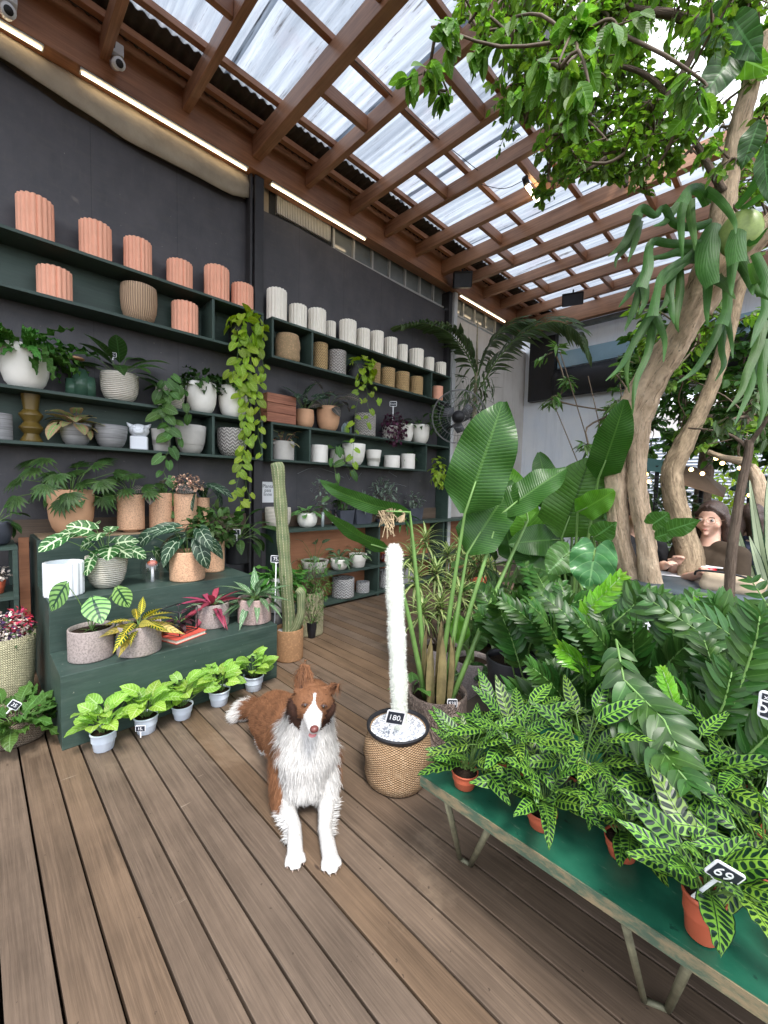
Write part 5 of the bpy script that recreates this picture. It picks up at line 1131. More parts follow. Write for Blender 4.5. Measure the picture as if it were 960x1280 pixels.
def zzplant(name,label,c,stems,r=.13,h=.26,mat=None,seed=0,rand=8,hh=(.45,.75),potmat=None):
    t=thing(name,label,'potted plant',c,0,'zz plants behind the bench'); pot_mesh(t,c,r,h,'cone',potmat or K_dark); rr=random.Random(seed)
    b=MB();s=MB(); o=Vector((c.x,c.y,c.z+h*.86))
    for k in range(rand):
        az=k*2.4+rr.random(); hgt=rr.uniform(*hh); lean=rr.uniform(.25,.8); pts=[o+rdir(az,0)*.03+rdir(az,0)*(lean*hgt*(g/6)**1.7)+UP*(hgt*(g/6)*(1-.12*(g/6)**2)) for g in range(7)]
        zz(t,pts,None,.082,.036,15,b=b,s=s,seed=seed+k)
    for st in stems:
        pp,d0,d1,L,W,new=st; L,W=(L*.62,W*.6) if new else (L*.95,W*.85); n=len(pp)-1; pts=[o]+[PD(x,y,d0+(d1-d0)*i/n) for i,(x,y) in enumerate(pp)]
        P2=[]; 
        for i in range(len(pts)-1): P2+=[pts[i],pts[i].lerp(pts[i+1],.5)]
        P2.append(pts[-1]); b2=MB() if new else b; zz(t,P2,None,L,W,11,b=b2,s=s,seed=seed,f0=.45 if not new else .62)
        if new: b2.build('new_growth',L_zzn,t,world=True)
    b.build('foliage',mat or L_zz,t,world=True); s.build('stem',m_bstem,t,world=True)
GZ=.22
b=MB(); b.box((-1.22,1.78,.0),(.9,2.32,.20)); tag(b.build('low_stand',M_wood('dark stand board',S(40,36,32),S(64,56,48),0,rough=.7),smooth=False,bevel=.004),'low dark wooden stand under the zz plants','stand')
zzplant('zz_plant','leftmost zz plant with bright new shoots beside the white cylinder',Vector((-1.02,1.98,GZ)),[([(655,850),(640,800),(625,765)],2.1,2.1,.12,.05,0),([(655,830),(668,790),(662,752)],2.15,2.15,.09,.045,1),([(645,850),(632,800),(628,778)],2.1,2.1,.06,.03,1)],seed=1,rand=12,hh=(.3,.5))
zzplant('zz_plant','zz plant in the middle with a tall arching shoot in front of the trunk',Vector((-.70,1.95,GZ)),[([(715,850),(722,800),(738,760),(775,722)],2.0,1.95,.10,.055,1),([(705,860),(735,835),(702,812)],1.8,1.7,.10,.05,1),([(715,900),(690,880),(640,862)],1.8,1.7,.10,.05,0)],seed=2,rand=15,hh=(.35,.55))
zzplant('zz_plant','zz plant whose large pale stem arches down over the calatheas',Vector((-.42,1.86,GZ)),[([(790,830),(770,800),(780,850),(830,900),(862,968)],1.6,1.25,.085,.05,0),([(740,870),(760,880),(820,930),(858,975)],1.5,1.2,.085,.05,0),([(840,930),(843,880),(828,838)],1.45,1.45,.045,.03,1),([(765,780),(790,760),(800,745)],1.9,1.9,.1,.05,0)],seed=3,rand=15,hh=(.35,.55))
zzplant('zz_plant','zz plant with fresh lime tips in front of the leaning thin stem',Vector((-.13,1.95,GZ)),[([(850,840),(862,790),(880,755)],1.95,1.95,.09,.045,1),([(900,840),(912,790),(895,755)],1.9,1.85,.10,.06,0),([(840,850),(842,790),(835,760)],1.9,1.9,.1,.05,0)],seed=4,rand=15,hh=(.35,.55))
zzplant('zz_plant','zz plant with long narrow leaflets at the right edge',Vector((.12,1.80,GZ)),[([(900,930),(925,860),(945,800),(950,770)],1.5,1.5,.085,.034,0),([(880,930),(905,880),(915,840)],1.5,1.5,.08,.034,0),([(920,960),(950,930),(980,900)],1.4,1.4,.08,.032,0),([(930,930),(900,860),(880,800)],1.6,1.7,.08,.034,0)],seed=5,rand=13,hh=(.4,.66))
zzplant('zz_plant','short dark zz plant filling the gap behind the second calathea',Vector((-.55,1.72,.10)),[],seed=6,rand=12,hh=(.3,.5))
zzplant('zz_plant','short dark zz plant behind the slanted number tag',Vector((-.12,1.70,.10)),[],seed=7,rand=12,hh=(.3,.52))
zzplant('zz_plant','short dark zz plant behind the right edge tag',Vector((.30,1.70,.10)),[],seed=8,rand=12,hh=(.3,.55))
flute_pot((PD(955,860,2.2)*1+Vector((0,0,-.16)),.15,.20),K_terra,'salmon fluted pot half hidden behind the plants at the right edge','salmon fluted pots')
c=PD(955,880,2.2); b=MB(); b.box((c.x-.4,c.y-.15,0),(c.x+.6,c.y+.25,c.z-.17)); 
# planter bowls
c=PZ(762,800,0.0); c=PD(768,790,2.75); c.z=0
t=thing('planter_bowl','big brown terracotta planter bowl beside the main trunk','planter',c); pot_mesh(t,c,.30,PD(768,766,2.75).z,'cone',M_pot('brown terracotta',S(122,74,58),var=.15),n=44)
c=PD(805,800,2.5); c.z=0; t=thing('potted_plant','white round pot half hidden under zz leaves by the trunk','potted plant',c); pot_mesh(t,c,.15,PD(805,784,2.5).z,'cyl',K_gloss)
spray(t,c+Vector((0,0,.42)),L_mid,10,.12,.06,'ov',(.2,1.2),(.05,.1),.6,seed=93)
b=MB(); c=PD(900,800,3.0); b.box((c.x-.35,c.y,-.1),(c.x+.9,c.y+.06,PD(900,782,3.0).z)); tag(b.build('planter_edge',M_plain('brown planter board',S(112,62,46),.6,.2,6,.3),smooth=False),'low brown edging board behind the zz plants','edging')
# ---- mass of big leaves
def heap(label,name,foot,items,mat,fill=None,seed=0):
    t=thing(name,label,'plant',foot); c=foot
    pot_mesh(t,c,.2,.32,'cone',K_dark); o=c+Vector((0,0,.28))
    big(t,[(o,)+tuple(i[1:]) if i[0] else i for i in items],mat)
    if fill: spray(t,o,fill[0],fill[1],fill[2],fill[3],'ov',(.1,1.3),fill[4],.7,.12,.15,seed=seed,ns=8,name='lower_leaves',sr=.006,flat=.5)
    return t
fA=PD(665,780,3.35); fA.z=0; fB=PD(715,780,3.1); fB.z=0; fC=PD(760,760,2.75); fC.z=0; fD=PD(625,770,3.7); fD.z=0
heap('tall bird of paradise clump with a torn leaf in front of the white wall','banana_plant',fA,[
 (1,(664,680),(637,585),42,3.35,3.3,.3,.2,L_bopy),(1,(688,640),(680,568),34,3.5,3.5,.5,.3),(1,(690,625),(672,575),26,3.6,3.6,.4,-.5,L_bopy),
 (1,(705,675),(640,672),40,3.2,3.0,.7,.3),(1,(690,735),(650,672),44,3.1,3.1,.4,.3),(1,(700,720),(655,700),30,3.1,3.0,.4,.6)],L_bop,(L_dark,26,.36,.15,(.1,.45)),1)
heap('bird of paradise clump with upright leaves left of the main trunk','banana_plant',fB,[
 (1,(702,672),(738,578),72,3.1,3.05,.45,.1,M_leaf('torn olive banana leaf',(.085,.17,.03),vein=(.05,.10,.02),nv=22,slope=2.8,vw=.08,mw=.03,trans=.35,var=.05,bmp=.5)),(1,(748,598),(786,506),42,2.95,2.7,.5,.2),(1,(722,640),(768,618),34,3.0,2.9,.5,.3,L_bopy),
 (1,(715,640),(745,575),34,3.3,3.3,.5,.2,L_bopy),(1,(732,600),(728,640),40,3.4,3.4,.5,.2)],L_bop,(L_mid,24,.34,.16,(.1,.5)),2)
heap('philodendron with broad heart leaves at the foot of the trunk','philodendron',fC,[
 (1,(744,686),(735,736),54,2.6,2.55,.3,.1,M_leaf('broad glossy heart leaf',(.07,.19,.06),vein=(.17,.33,.12),nv=5,slope=2,vw=.05,mw=.03,rough=.25,var=.05),'heart',.25),
 (1,(712,690),(685,715),40,2.8,2.7,.4,.1,L_mid,'heart',.25),(1,(742,672),(770,655),30,2.8,2.7,.5,.2,L_mid,'ov'),(1,(750,735),(790,752),26,2.6,2.5,.4,.3,L_mid,'ov'),(None,(816,655),(836,642),26,2.9,2.85,.3,.1,L_mid,'heart',.25),(None,(818,672),(846,664),18,2.9,2.85,.3,.1,L_mid,'ov'),
 (None,(832,664),(873,652),24,2.85,2.75,.5,.1,L_mid,'ov')],L_mid,(L_dark,26,.26,.12,(.1,.4)),3)
heap('dark leafy clump between the striped shrub and the white cylinder','leafy_plant',fD,[(1,(640,700),(632,650),30,3.7,3.7,.4,.2),(1,(655,690),(675,650),30,3.8,3.8,.4,.2),(1,(610,690),(600,640),28,3.9,3.9,.4,.2)],L_bop,(L_dark,30,.36,.12,(.1,.6)),4)
fE=PD(720,740,3.9); fE.z=0
heap('green leafy clump against the white wall behind the banana leaves','leafy_plant',fE,[(1,(740,650),(700,600),30,3.9,3.9,.4,.2),(1,(760,650),(775,560),30,3.9,3.9,.4,.2)],L_bop,(L_mid,30,.4,.15,(.2,.7)),5)
# ---- palm and fan by the pale wall
t=thing('palm_tree','slender palm with two arching feather fronds in front of the pale wall','palm',PX(588,640,-3.5)); t.location.z=0; fx=t.location.copy(); Dp=math.hypot(fx.x,fx.y)
b=MB(); b.tube([fx,PD(590,600,Dp),PD(593,520,Dp),PD(596,450,Dp),PD(597,400,Dp)],[.045,.04,.035,.02,.006],10,rough=.08); b.build('trunk',M_plain('palm trunk',S(150,142,118),.8,.3,20,.5),t,world=True)
def frond(root,pts,L,W,n,mat,hang=.5,name='frond',seed=0,sr=.012):
    rr=random.Random(seed); b=MB(); b.tube(pts,[sr*(1-.8*i/(len(pts)-1)) for i in range(len(pts))],6); b.build(name+'_stalk',m_stem,root,world=True)
    b=MB(); m=len(pts)-1
    for i in range(n):
        f=.12+.88*i/n; k=min(m-1,int(f*m)); p=pts[k].lerp(pts[k+1],f*m-k); t_=(pts[k+1]-pts[k]).normalized(); sd=t_.cross(UP).normalized()
        for s_ in(-1,1):
            q=L*(.45+.55*sin(PI*min(.95,f+.1)))*rr.uniform(.85,1.1); d=(sd*s_*.9+t_*.40+UP*(.40-.3*f)*rr.uniform(.5,1.2)).normalized()
            leaf(b,p,d,UP*.6+t_*-.5+sd*s_*-.2,q,W,'lance',hang*rr.uniform(.9,1.7),.3,0,5,1)
    b.build(name,mat,root,world=True)
def sm(ps,k=3):
    P=[Vector(p) for p in ps]; o=[]
    for i in range(len(P)-1):
        p0=P[max(0,i-1)];p1=P[i];p2=P[i+1];p3=P[min(len(P)-1,i+2)]
        for j in range(k):
            t=j/k; o.append(.5*((2*p1)+(p2-p0)*t+(2*p0-5*p1+4*p2-p3)*t*t+(3*p1-p0-3*p2+p3)*t*t*t))
    o.append(P[-1]); return o
frond(t,sm([PD(597,475,Dp),PD(582,440,Dp-.1),PD(560,415,Dp-.3),PD(530,404,Dp-.6),PD(498,408,Dp-.9)]),.50,.062,30,L_palm,.7,seed=1)
frond(t,sm([PD(598,488,Dp),PD(620,452,Dp-.1),PD(650,420,Dp-.1),PD(690,402,Dp-.1),PD(722,415,Dp),PD(736,445,Dp)]),.50,.062,36,L_palm,.7,seed=2)
frond(t,sm([PD(597,470,Dp),PD(612,430,Dp),PD(640,405,Dp),PD(662,402,Dp)]),.46,.055,26,L_palm,.7,seed=3)
bush(t,PD(594,470,Dp)+Vector((0,0,-.15)),(.28,.28,.4),L_palm,150,.2,.035,'lance',94,hang=.4)
fn=thing('wall_fan','black wall mounted cage fan next to the palm trunk','fan',PD(573,521,Dp-.75)); fc=fn.location.copy(); vw=(Vector((0,0,H_+.2))-fc).normalized(); e1=vw.cross(UP).normalized(); e2=e1.cross(vw).normalized(); rf=33*ppm(fc)
b=MB()
for q,dz in((1,0),(.97,.05),(.7,.07),(.4,.085),(.97,-.05)):
    b.tube([fc+(e1*cos(a)+e2*sin(a))*rf*q+vw*dz for a in [2*PI*i/32 for i in range(33)]],.004 if q==1 else .0025,5,cap=False)
for i in range(40):
    a=2*PI*i/40; d=e1*cos(a)+e2*sin(a); b.tube([fc+d*rf*.12+vw*.09,fc+d*rf*.7+vw*.07,fc+d*rf,fc+d*rf*.7-vw*.05],.0018,4,cap=False)
b.build('cage',M_plain('fan cage metal',S(120,120,122),.4,.1,9,0),fn,world=True)
b=MB(); 
for s_ in range(3): 
    a=s_*2.1; d=e1*cos(a)+e2*sin(a); d2=e1*cos(a+1.1)+e2*sin(a+1.1); b.add([fc+d*rf*.15,fc+d*rf*.6+vw*.03,fc+(d+d2).normalized()*rf*.62,fc+d2*rf*.4-vw*.02],[(0,1,2,3)])
b.build('blades',M_plain('fan blade grey',S(84,86,90),.4,.1,9,0),fn,world=True,solid=.003)
b=MB(); b.tube([fc+vw*.10,fc-vw*.12],[rf*.22,rf*.26],16); b.tube([fc-vw*.1,fc-vw*.12-e1*.16,PX(548,540,XW-.02)+Vector((.06,0,0))],.018,8); b.build('motor',K_dark,fn,world=True)
# ---- roof fittings
def boxobj(name,lab,cat,c,sz,rz,mat):
    t=thing(name,lab,cat,c,rz); b=MB(); b.obox((0,0,0),sz,Matrix.Rotation(.35,3,'X')); b.build('cabinet',mat,t,smooth=False,bevel=.012); b=MB(); b.obox((0,-sz[1]/2-.003,-.055),(sz[0]*.88,.006,sz[2]*.85),Matrix.Rotation(.35,3,'X')); b.build('grille',K_slate,t,smooth=False); b=MB(); b.tube([(0,.02,sz[2]*.4),(0,.05,sz[2]*.9)],.012,6); b.build('bracket',K_dark,t); return t
boxobj('speaker','black speaker hung in the corner by the white post','speaker',PX(578,350,-3.55),(.26,.2,.2),rad(40),K_dark)
boxobj('speaker','black speaker hung under a rafter in the middle of the far roof','speaker',PZ(716,374,4.3),(.30,.2,.18),rad(20),K_dark)
def camera_unit(lab,p,s_=1):
    t=thing('security_camera',lab,'camera',p); b=MB(); b.box((-.05*s_,-.05*s_,-.02),(.05*s_,.05*s_,.06)); b.build('junction_box',K_gloss,t,smooth=False,bevel=.006)
    b=MB(); b.tube([(.0,0,-.02),(.02,.02,-.07),(.04,.02,-.09)],[.02,.018,.015],8); b.build('bracket',K_gloss,t)
    b=MB(); b.tube([(.0,.0,-.07),(.13,-.0,-.15)],[.034,.034],14); b.tube([(.13,0,-.15),(.14,0,-.156)],[.038,.038],14); b.build('housing',K_gloss,t)
    b=MB(); b.tube([(.1401,0,-.1561),(.143,0,-.158)],[.024,.024],12); b.build('lens',K_dark,t); return t
camera_unit('white security camera fixed on the beam above the first salmon pots',PX(143,68,-3.70))
camera_unit('white security camera cut off at the top left corner',PX(8,2,-3.70))
t=thing('hanging_lamp','small lit tube lamp hanging between rafters near the branches','lamp',PZ(665,235,4.32)); lp=t.location.copy()
b=MB(); b.tube([PZ(659,232,4.32),PZ(672,250,4.32)],.022,10); b.build('tube',M_emit('lamp tube',(1,.8,.5,1),6),t,world=True); b=MB(); b.tube([PZ(659,232,4.34),PZ(656,222,4.37)],.03,10); b.build('cap',K_dark,t,world=True)
for l,lab in (([(362,0,4.55),(410,45,4.55),(470,100,4.5),(520,150,4.5),(600,215,4.5)],'long thin black cable running along the roof sheets'),([(600,230,4.42),(630,236,4.42),(655,225,4.42)],'short black cable feeding the hanging tube lamp'),([(140,0,4.5),(146,30,4.5),(143,60,4.42)],'black cable dropping to the security camera')):
    b=MB(); b.tube(sm([PZ(*p) for p in l]),.0035,5,cap=False); tag(b.build('cable',K_dark),lab,'cable')
# ================================================================ trees
def M_bark(name,c0,c1,crack,ax=2):
    t=NT(name); co=t.coord(); uv=t.n('ShaderNodeUVMap').outputs[0]
    v=t.mapv(uv,(6,6,1)); f=t.noise(v,2.2,7,.65,dist=1.0); g=t.noise(t.mapv(uv,(11,3.6,1)),1.8,7,.75,dist=1.6); k=t.noise(co,7,5,.6); kk=t.noise(co,38,3,.6)
    c=t.mix(t.ramp(f,[(.3,0.),(.7,1.)]),c0,c1); c=t.mix(t.m('MULTIPLY',t.ramp(g,[(.38,1.),(.46,0.)]),.62),c,crack)
    c=t.mix(t.m('MULTIPLY',t.ramp(k,[(.52,0.),(.62,1.)]),.5),c,mul(c1,1.15)); c=t.mix(t.ramp(kk,[(.70,0.),(.76,.8)]),c,crack)
    return t.done(t.bsdf(c,.85,t.bump(t.m('ADD',f,t.m('MULTIPLY',g,1.6)),1.,.022),.2))
m_bark=M_bark('pale tan bark',S(196,168,138),S(242,216,186),S(74,54,40))
m_bark2=M_bark('mottled bark',S(152,132,108),S(218,194,162),S(58,46,36))
m_bark3=M_bark('thin grey bark',S(112,96,84),S(156,138,122),S(70,58,50))
def trunk(root,lst,d0,d1,mat,name='trunk',n=26,rough=.20,seed=0,k=8):
    P=[];Rr=[]; m=len(lst)-1
    for i,(x,y,rp) in enumerate(lst):
        q=PD(x,y,d0+(d1-d0)*i/m); P.append(q); Rr.append(rp*ppm(q))
    Q=sm(P,k); RR=[Rr[min(m-1,i//k)]*(1-(i%k)/k)+Rr[min(m,i//k+1)]*((i%k)/k) for i in range(len(Q)-1)]+[Rr[-1]]
    b=MB(); b.tube(Q,RR,n,rough=rough,seed=seed); b.build(name,mat,root,world=True); return P
def cluster(b,st,c,rv,n,L,W,rr,shape='ov',hang=.2,ns=3,nc=1):
    tw=max(2,n//14)
    for k in range(tw):
        q=Vector((rr.gauss(0,.55),rr.gauss(0,.55),rr.gauss(0,.5))); e=c+Vector((q.x*rv[0],q.y*rv[1],q.z*rv[2])); s=c+Vector((q.x*rv[0]*.2,q.y*rv[1]*.2,rv[2]*.35)); 
        m=(s+e)/2+Vector((rr.gauss(0,.04),rr.gauss(0,.04),rr.gauss(0,.03)))
        if st is not None: st.tube([s,m,e],[.005,.0035,.0015],4,cap=False)
        dirv=(e-s).normalized() if (e-s).length>1e-4 else UP
        for j in range(14):
            f=.25+.8*j/13; p=s.lerp(m,min(1,f*2)) if f<.5 else m.lerp(e,min(1.1,f*2-1)); 
            sd=dirv.cross(UP); sd=sd.normalized() if sd.length>.05 else Vector((1,0,0))
            d=(sd*(1 if j%2 else -1)*rr.uniform(.5,1.1)+dirv*.5+Vector((rr.gauss(0,.3),rr.gauss(0,.3),rr.gauss(0,.3)-hang)))
            kk=rr.uniform(.6,1.2); leaf(b,p+Vector((rr.gauss(0,.012),rr.gauss(0,.012),rr.gauss(0,.012))),d,UP+Vector((rr.gauss(0,.45),rr.gauss(0,.45),0)),L*kk,W*kk,shape,.4,.25,0,ns,nc)
def crown(root,cl,L,W,mat,seed,name='crown',dj=.25,stem=True,anchors=None,split=False,**k):
    rr=random.Random(seed); b=MB(); st=MB(); done=[Vector(a) for a in (anchors or [])]
    for (x,y,r,n,d) in cl:
        c=PD(x,y,d+rr.uniform(-dj,dj)); m=ppm(c)
        if split: b=MB()
        cluster(b,st if stem else None,c,(r*m,r*m,r*m*.8),n,L,W,rr,**k)
        if split: b.build(name,mat,root,world=True)
        if done and stem:
            a=min(done,key=lambda q:(q-c).length); c2=c+Vector((0,0,r*m*.28)); st.tube(sm([a,a.lerp(c2,.5)+Vector((rr.gauss(0,.04),rr.gauss(0,.04),rr.gauss(0,.04))),c2,c]),[.008,.008,.007,.007,.006,.006,.005,.004,.003,.003],5,cap=False)
        done.append(c)
    if split:
        if stem: st.build(name+'_twigs',m_stemd,root,world=True)
        return
    b.build(name,mat,root,world=True)
    if stem: st.build(name+'_twigs',m_stemd,root,world=True)
T1=PD(812,800,3.05); T1.z=0
t=thing('tree','large pale barked tree with twin stems, in front of the seated woman','tree',T1); tree1=t
trunk(t,[(803,835,20),(803,800,17),(797,760,15),(787,720,12.5),(777,680,11),(772,640,12),(771,600,13),(772,560,14),(778,520,15)],3.05,3.0,m_bark,'left_stem',seed=1)
trunk(t,[(824,835,18),(820,790,15),(817,745,14),(810,700,12),(804,660,10.5),(797,620,11),(796,580,11),(797,545,12),(800,512,15)],3.0,2.97,m_bark,'right_stem',seed=5)
trunk(t,[(784,545,18),(797,508,19),(818,468,17.5),(843,428,17),(866,388,17),(882,350,16),(892,315,14),(902,270,13),(910,225,12),(920,175,11),(932,130,10),(945,85,9),(962,40,8)],3.0,2.75,m_bark,'leaning_trunk',seed=9,n=26)
trunk(t,[(872,385,16),(905,345,15),(935,310,14),(975,270,13),(1010,230,12)],2.95,2.8,m_bark,'side_limb',seed=12)
trunk(t,[(947,82,8),(915,48,6.5),(880,30,5.5),(840,18,5),(790,10,4),(730,-10,3.5),(660,-30,3)],2.75,2.3,m_bark3,'upper_branch',seed=14,n=12)
trunk(t,[(905,240,4.5),(870,180,3.5),(835,120,3),(800,90,3),(760,80,2)],2.8,2.5,m_bark3,'upper_branch',seed=15,n=8)
trunk(t,[(880,30,5),(860,80,4),(820,140,3),(770,190,2.5),(730,215,2)],2.6,2.5,m_bark3,'upper_branch',seed=16,n=8)
cl=[]; rr=random.Random(3)
def blob(x0,y0,x1,y1,num,n,r,d0,d1):
    for i in range(num): cl.append((rr.uniform(x0,x1),rr.uniform(y0,y1),r*rr.uniform(.7,1.2),n,rr.uniform(d0,d1)))
blob(590,-30,760,70,20,84,34,2.3,3.2); blob(740,-30,960,60,24,76,38,2.3,3.4); blob(640,60,820,150,24,84,32,2.3,3.2)
blob(690,130,850,205,19,76,28,2.4,3.1); blob(670,190,760,250,8,42,22,2.4,2.9); blob(640,100,690,170,4,28,20,2.4,2.8); blob(760,200,820,240,3,28,18,2.6,3.0)
blob(800,50,960,190,15,42,34,2.6,3.6); blob(560,-40,960,20,10,70,36,2.2,3.0); blob(915,130,975,340,13,50,34,2.7,3.5); blob(540,-20,600,30,3,28,22,2.2,2.6); blob(830,170,880,210,3,28,18,2.9,3.3)
crown(t,cl,.052,.029,L_tree,101,anchors=[PD(915,48,2.7),PD(840,18,2.55),PD(790,10,2.45),PD(730,-10,2.4),PD(870,180,2.7),PD(835,120,2.6),PD(820,140,2.55),PD(902,225,2.8)])
# near sprigs with larger leaves
cl=[(700,85,40,42,1.9),(735,110,26,28,1.8),(715,50,30,28,2.0),(545,40,22,14,1.9),(560,120,20,14,2.1),(530,95,14,14,1.95),(640,30,26,28,2.1),(610,60,20,14,2.2),(770,40,34,28,2.0),(880,110,24,14,2.0),(665,110,16,14,2.0)]
crown(t,cl,.095,.05,L_treen,102,'sprig',.05,ns=6,nc=2,hang=.7,anchors=[PD(730,-10,2.3),PD(790,10,2.4)],split=True)
# vine-y dark broad leaves high on the trunk
t=thing('climbing_plant','broad leaved climber near the top right corner on the trunk','climbing plant',PD(930,120,2.6))
big(t,[(None,(925,60),(868,128),40,2.5,2.4,.5,.2,L_dark,'ov'),(None,(905,60),(960,95),34,2.5,2.5,.5,.2,L_treen,'ov'),(None,(915,20),(945,80),36,2.5,2.4,.4,.2,L_dark,'ov'),(None,(880,10),(900,60),34,2.4,2.4,.4,.2,L_dark,'ov'),(None,(950,150),(925,210),26,2.6,2.6,.4,.2,L_dark,'ov'),(None,(955,180),(958,260),22,2.6,2.6,.4,.2,L_dark,'lance')],L_dark,name='leaf')
# second, third, fourth trees
T=PD(858,810,3.35); T.z=0; t=thing('tree','second tree with mottled bark, bending right in front of the table','tree',T)
trunk(t,[(852,835,17),(856,800,16),(858,765,16),(864,725,14),(861,690,13),(851,655,12.5),(843,620,12),(840,590,12.5),(852,560,11),(868,530,9),(883,498,8.5),(896,465,8),(908,425,7.5),(920,375,7),(938,320,6)],3.3,3.5,m_bark2,seed=21,n=20)
cl=[]; blob(820,380,960,470,10,42,34,3.8,5); crown(t,cl,.07,.035,L_tree,103,anchors=[PD(912,425,3.5)])
T=PD(911,800,2.75); T.z=0; t=thing('tree','thin straight young tree crossing in front of the seated woman','tree',T)
trunk(t,[(911,830,6),(911,760,5.6),(914,700,5.6),(920,650,5.2),(927,605,5),(935,570,4.6),(937,550,4)],2.75,2.75,m_bark3,seed=31,n=12,rough=.1)
trunk(t,[(936,560,3),(915,545,2.2),(890,538,1.6),(860,535,1)],2.75,2.9,m_bark3,'branch',seed=33,n=6,rough=.1)
trunk(t,[(937,555,3),(955,530,2.2),(972,500,1.6)],2.75,2.7,m_bark3,'branch',seed=34,n=6,rough=.1)
cl=[(937,520,22,42,2.8),(960,500,26,42,2.8),(915,530,18,28,2.9),(955,545,14,28,2.8)]; crown(t,cl,.08,.02,L_palm,104,shape='lance')
T=PD(962,760,4.6); T.z=0; t=thing('tree','pale trunk at the far right edge behind the woman','tree',T)
trunk(t,[(968,720,9),(962,680,9),(954,650,9),(952,620,9),(945,595,8),(930,578,6),(905,572,4),(885,565,3)],4.6,4.8,m_bark,seed=41,n=14)
cl=[]; blob(850,470,960,560,12,42,30,5,6.5); crown(t,cl,.085,.045,L_tree,105,anchors=[PD(930,578,4.8)])
# sparse shrub against white wall, and small leafy branch by the trunk
T=PD(770,620,3.6); T.z=0; t=thing('shrub','tall airy shrub with fine leaves against the white wall','shrub',T)
b=MB()
for e in((700,440),(690,500),(735,470),(760,540),(745,580),(775,480),(800,470),(725,590)):
    p=PD(e[0],e[1],3.7); b.tube(sm([T,T.lerp(p,.5)+Vector((.1,0,.15)),p]),[.008]*7 if False else .004,5,cap=False)
b.build('branches',m_stemd,t,world=True)
cl=[(695,445,18,28,3.7),(705,480,20,42,3.6),(690,500,14,28,3.7),(760,520,22,42,3.6),(735,560,18,28,3.6),(765,560,20,42,3.7),(755,590,18,28,3.7),(790,500,26,56,3.8),(800,460,26,56,3.9),(770,475,22,28,3.8)]
crown(t,cl,.10,.028,L_mid,106,shape='lance')
# background greenery
t=thing('background_tree','dense dark green tree crown filling the view behind the trunks','tree',PD(880,500,7.5)); t.location.z=0
b=MB(); b.tube([t.location,t.location+Vector((.1,0,2.2)),PD(880,480,7.5)],[.12,.1,.06],12,rough=.2); b.build('trunk',m_bark3,t,world=True)
cl=[]
for i in range(70): cl.append((rr.uniform(785,985),rr.uniform(405,575),rr.uniform(22,36),98,rr.uniform(5.6,8.5)))
crown(t,cl,.12,.07,M_leaf('background leaf',(.045,.11,.02),trans=.35,var=.6,bmp=0),107,stem=True,anchors=[PD(880,480,7.5)])
for k,(x,y,d,lab,L_) in enumerate(((830,650,6.5,'dark bush seen between the two trunks',.12),(930,620,8,'sunlit yellow green bush beside the corrugated wall',.12),(815,610,7.5,'mid green bush left of the second trunk',.12),(945,720,4.3,'dark undergrowth bush behind the chair at the right edge',.10),(840,760,4.2,'dark undergrowth behind the main trunk',.10),(770,700,4.0,'dark bush between banana leaves and the trunk',.12))):
    c=PD(x,y,d); t=thing('bush',lab,'bush',(c.x,c.y,0)); rz=.45 if k<3 else .35
    bush(t,Vector((c.x,c.y,max(rz,c.z-.1))),(.55,.55,rz*1.25),[L_dark,L_gold,L_mid,L_dark,L_dark,L_dark][k],520,L_,L_*.5,'ov',200+k,hang=.2)
# far courtyard structures
def M_corr():
    t=NT('pale corrugated metal'); sx=t.n('ShaderNodeSeparateXYZ'); t.put(sx.inputs[0],t.coord()); g=t.m('SINE',t.m('MULTIPLY',sx.outputs[2],85.)); f=t.noise(t.coord(),2,4,.6)
    c=t.mix(t.ramp(g,[(.0,0.),(.6,1.)]),S(150,160,176),S(222,228,238)); c=t.mix(t.m('MULTIPLY',f,.3),c,S(180,176,170)); return t.done(t.bsdf(c,.5,t.bump(g,.6,.02),.4))
b=MB(); b.box((-9,11.6,-.1),(5,11.7,2.7)); tag(b.build('corrugated_wall',M_corr(),smooth=False),'pale corrugated metal wall at the end of the courtyard','wall')
b=MB(); b.box((-14,16,-.1),(12,16.3,4.2)); tag(b.build('neighbour_wall',m_pale,smooth=False),'tall pale neighbouring wall far behind the trees','wall')
def canopy(lab,pts,mat,th=.02,post=True):
    t=thing('canopy',lab,'canopy',(pts[0].x,pts[0].y,0)); b=MB(); n=len(pts); b.add(list(pts)+[p+Vector((0,0,th)) for p in pts],[tuple(range(n-1,-1,-1)),tuple(range(n,2*n))]+[(i,(i+1)%n,n+(i+1)%n,n+i) for i in range(n)]); b.build('cloth',mat,t,smooth=False,world=True)
    if post: 
        b=MB(); q=(pts[0]+pts[2])/2; b.tube([Vector((q.x,q.y,0)),q],.025,8); b.build('pole',m_dpost,t,world=True)
m_teal=M_plain('teal metal roof',S(96,140,140),.5,.15,4,.1); m_canv=M_plain('brown canvas',S(104,84,66),.8,.2,4,.2); m_dkgr=M_plain('dark green canvas',S(40,66,56),.8,.2,4,.2)
canopy('teal metal roof edge seen left of the second trunk',[PD(800,573,6.6),PD(846,580,6.4),PD(846,592,6.3),PD(798,588,6.5)],m_teal)
canopy('brown canvas shade sloping down behind the second trunk',[PD(846,584,6.2),PD(870,586,6.4),PD(908,612,6.8),PD(905,622,6.0),PD(846,604,5.6)],m_canv)
canopy('dark green umbrella corner behind the thin tree',[PD(912,612,6.2),PD(940,596,6.6),PD(965,598,6.4),PD(965,622,6.0),PD(935,620,5.8)],m_dkgr)
b=MB(); q=PD(946,640,7); b.box((q.x-.08,q.y,0),(q.x+.08,q.y+.15,PD(946,605,7).z)); tag(b.build('red_post',M_plain('red brown post',S(150,70,56),.6,.15,9,.1),smooth=False),'red brown post by the corrugated wall','post')
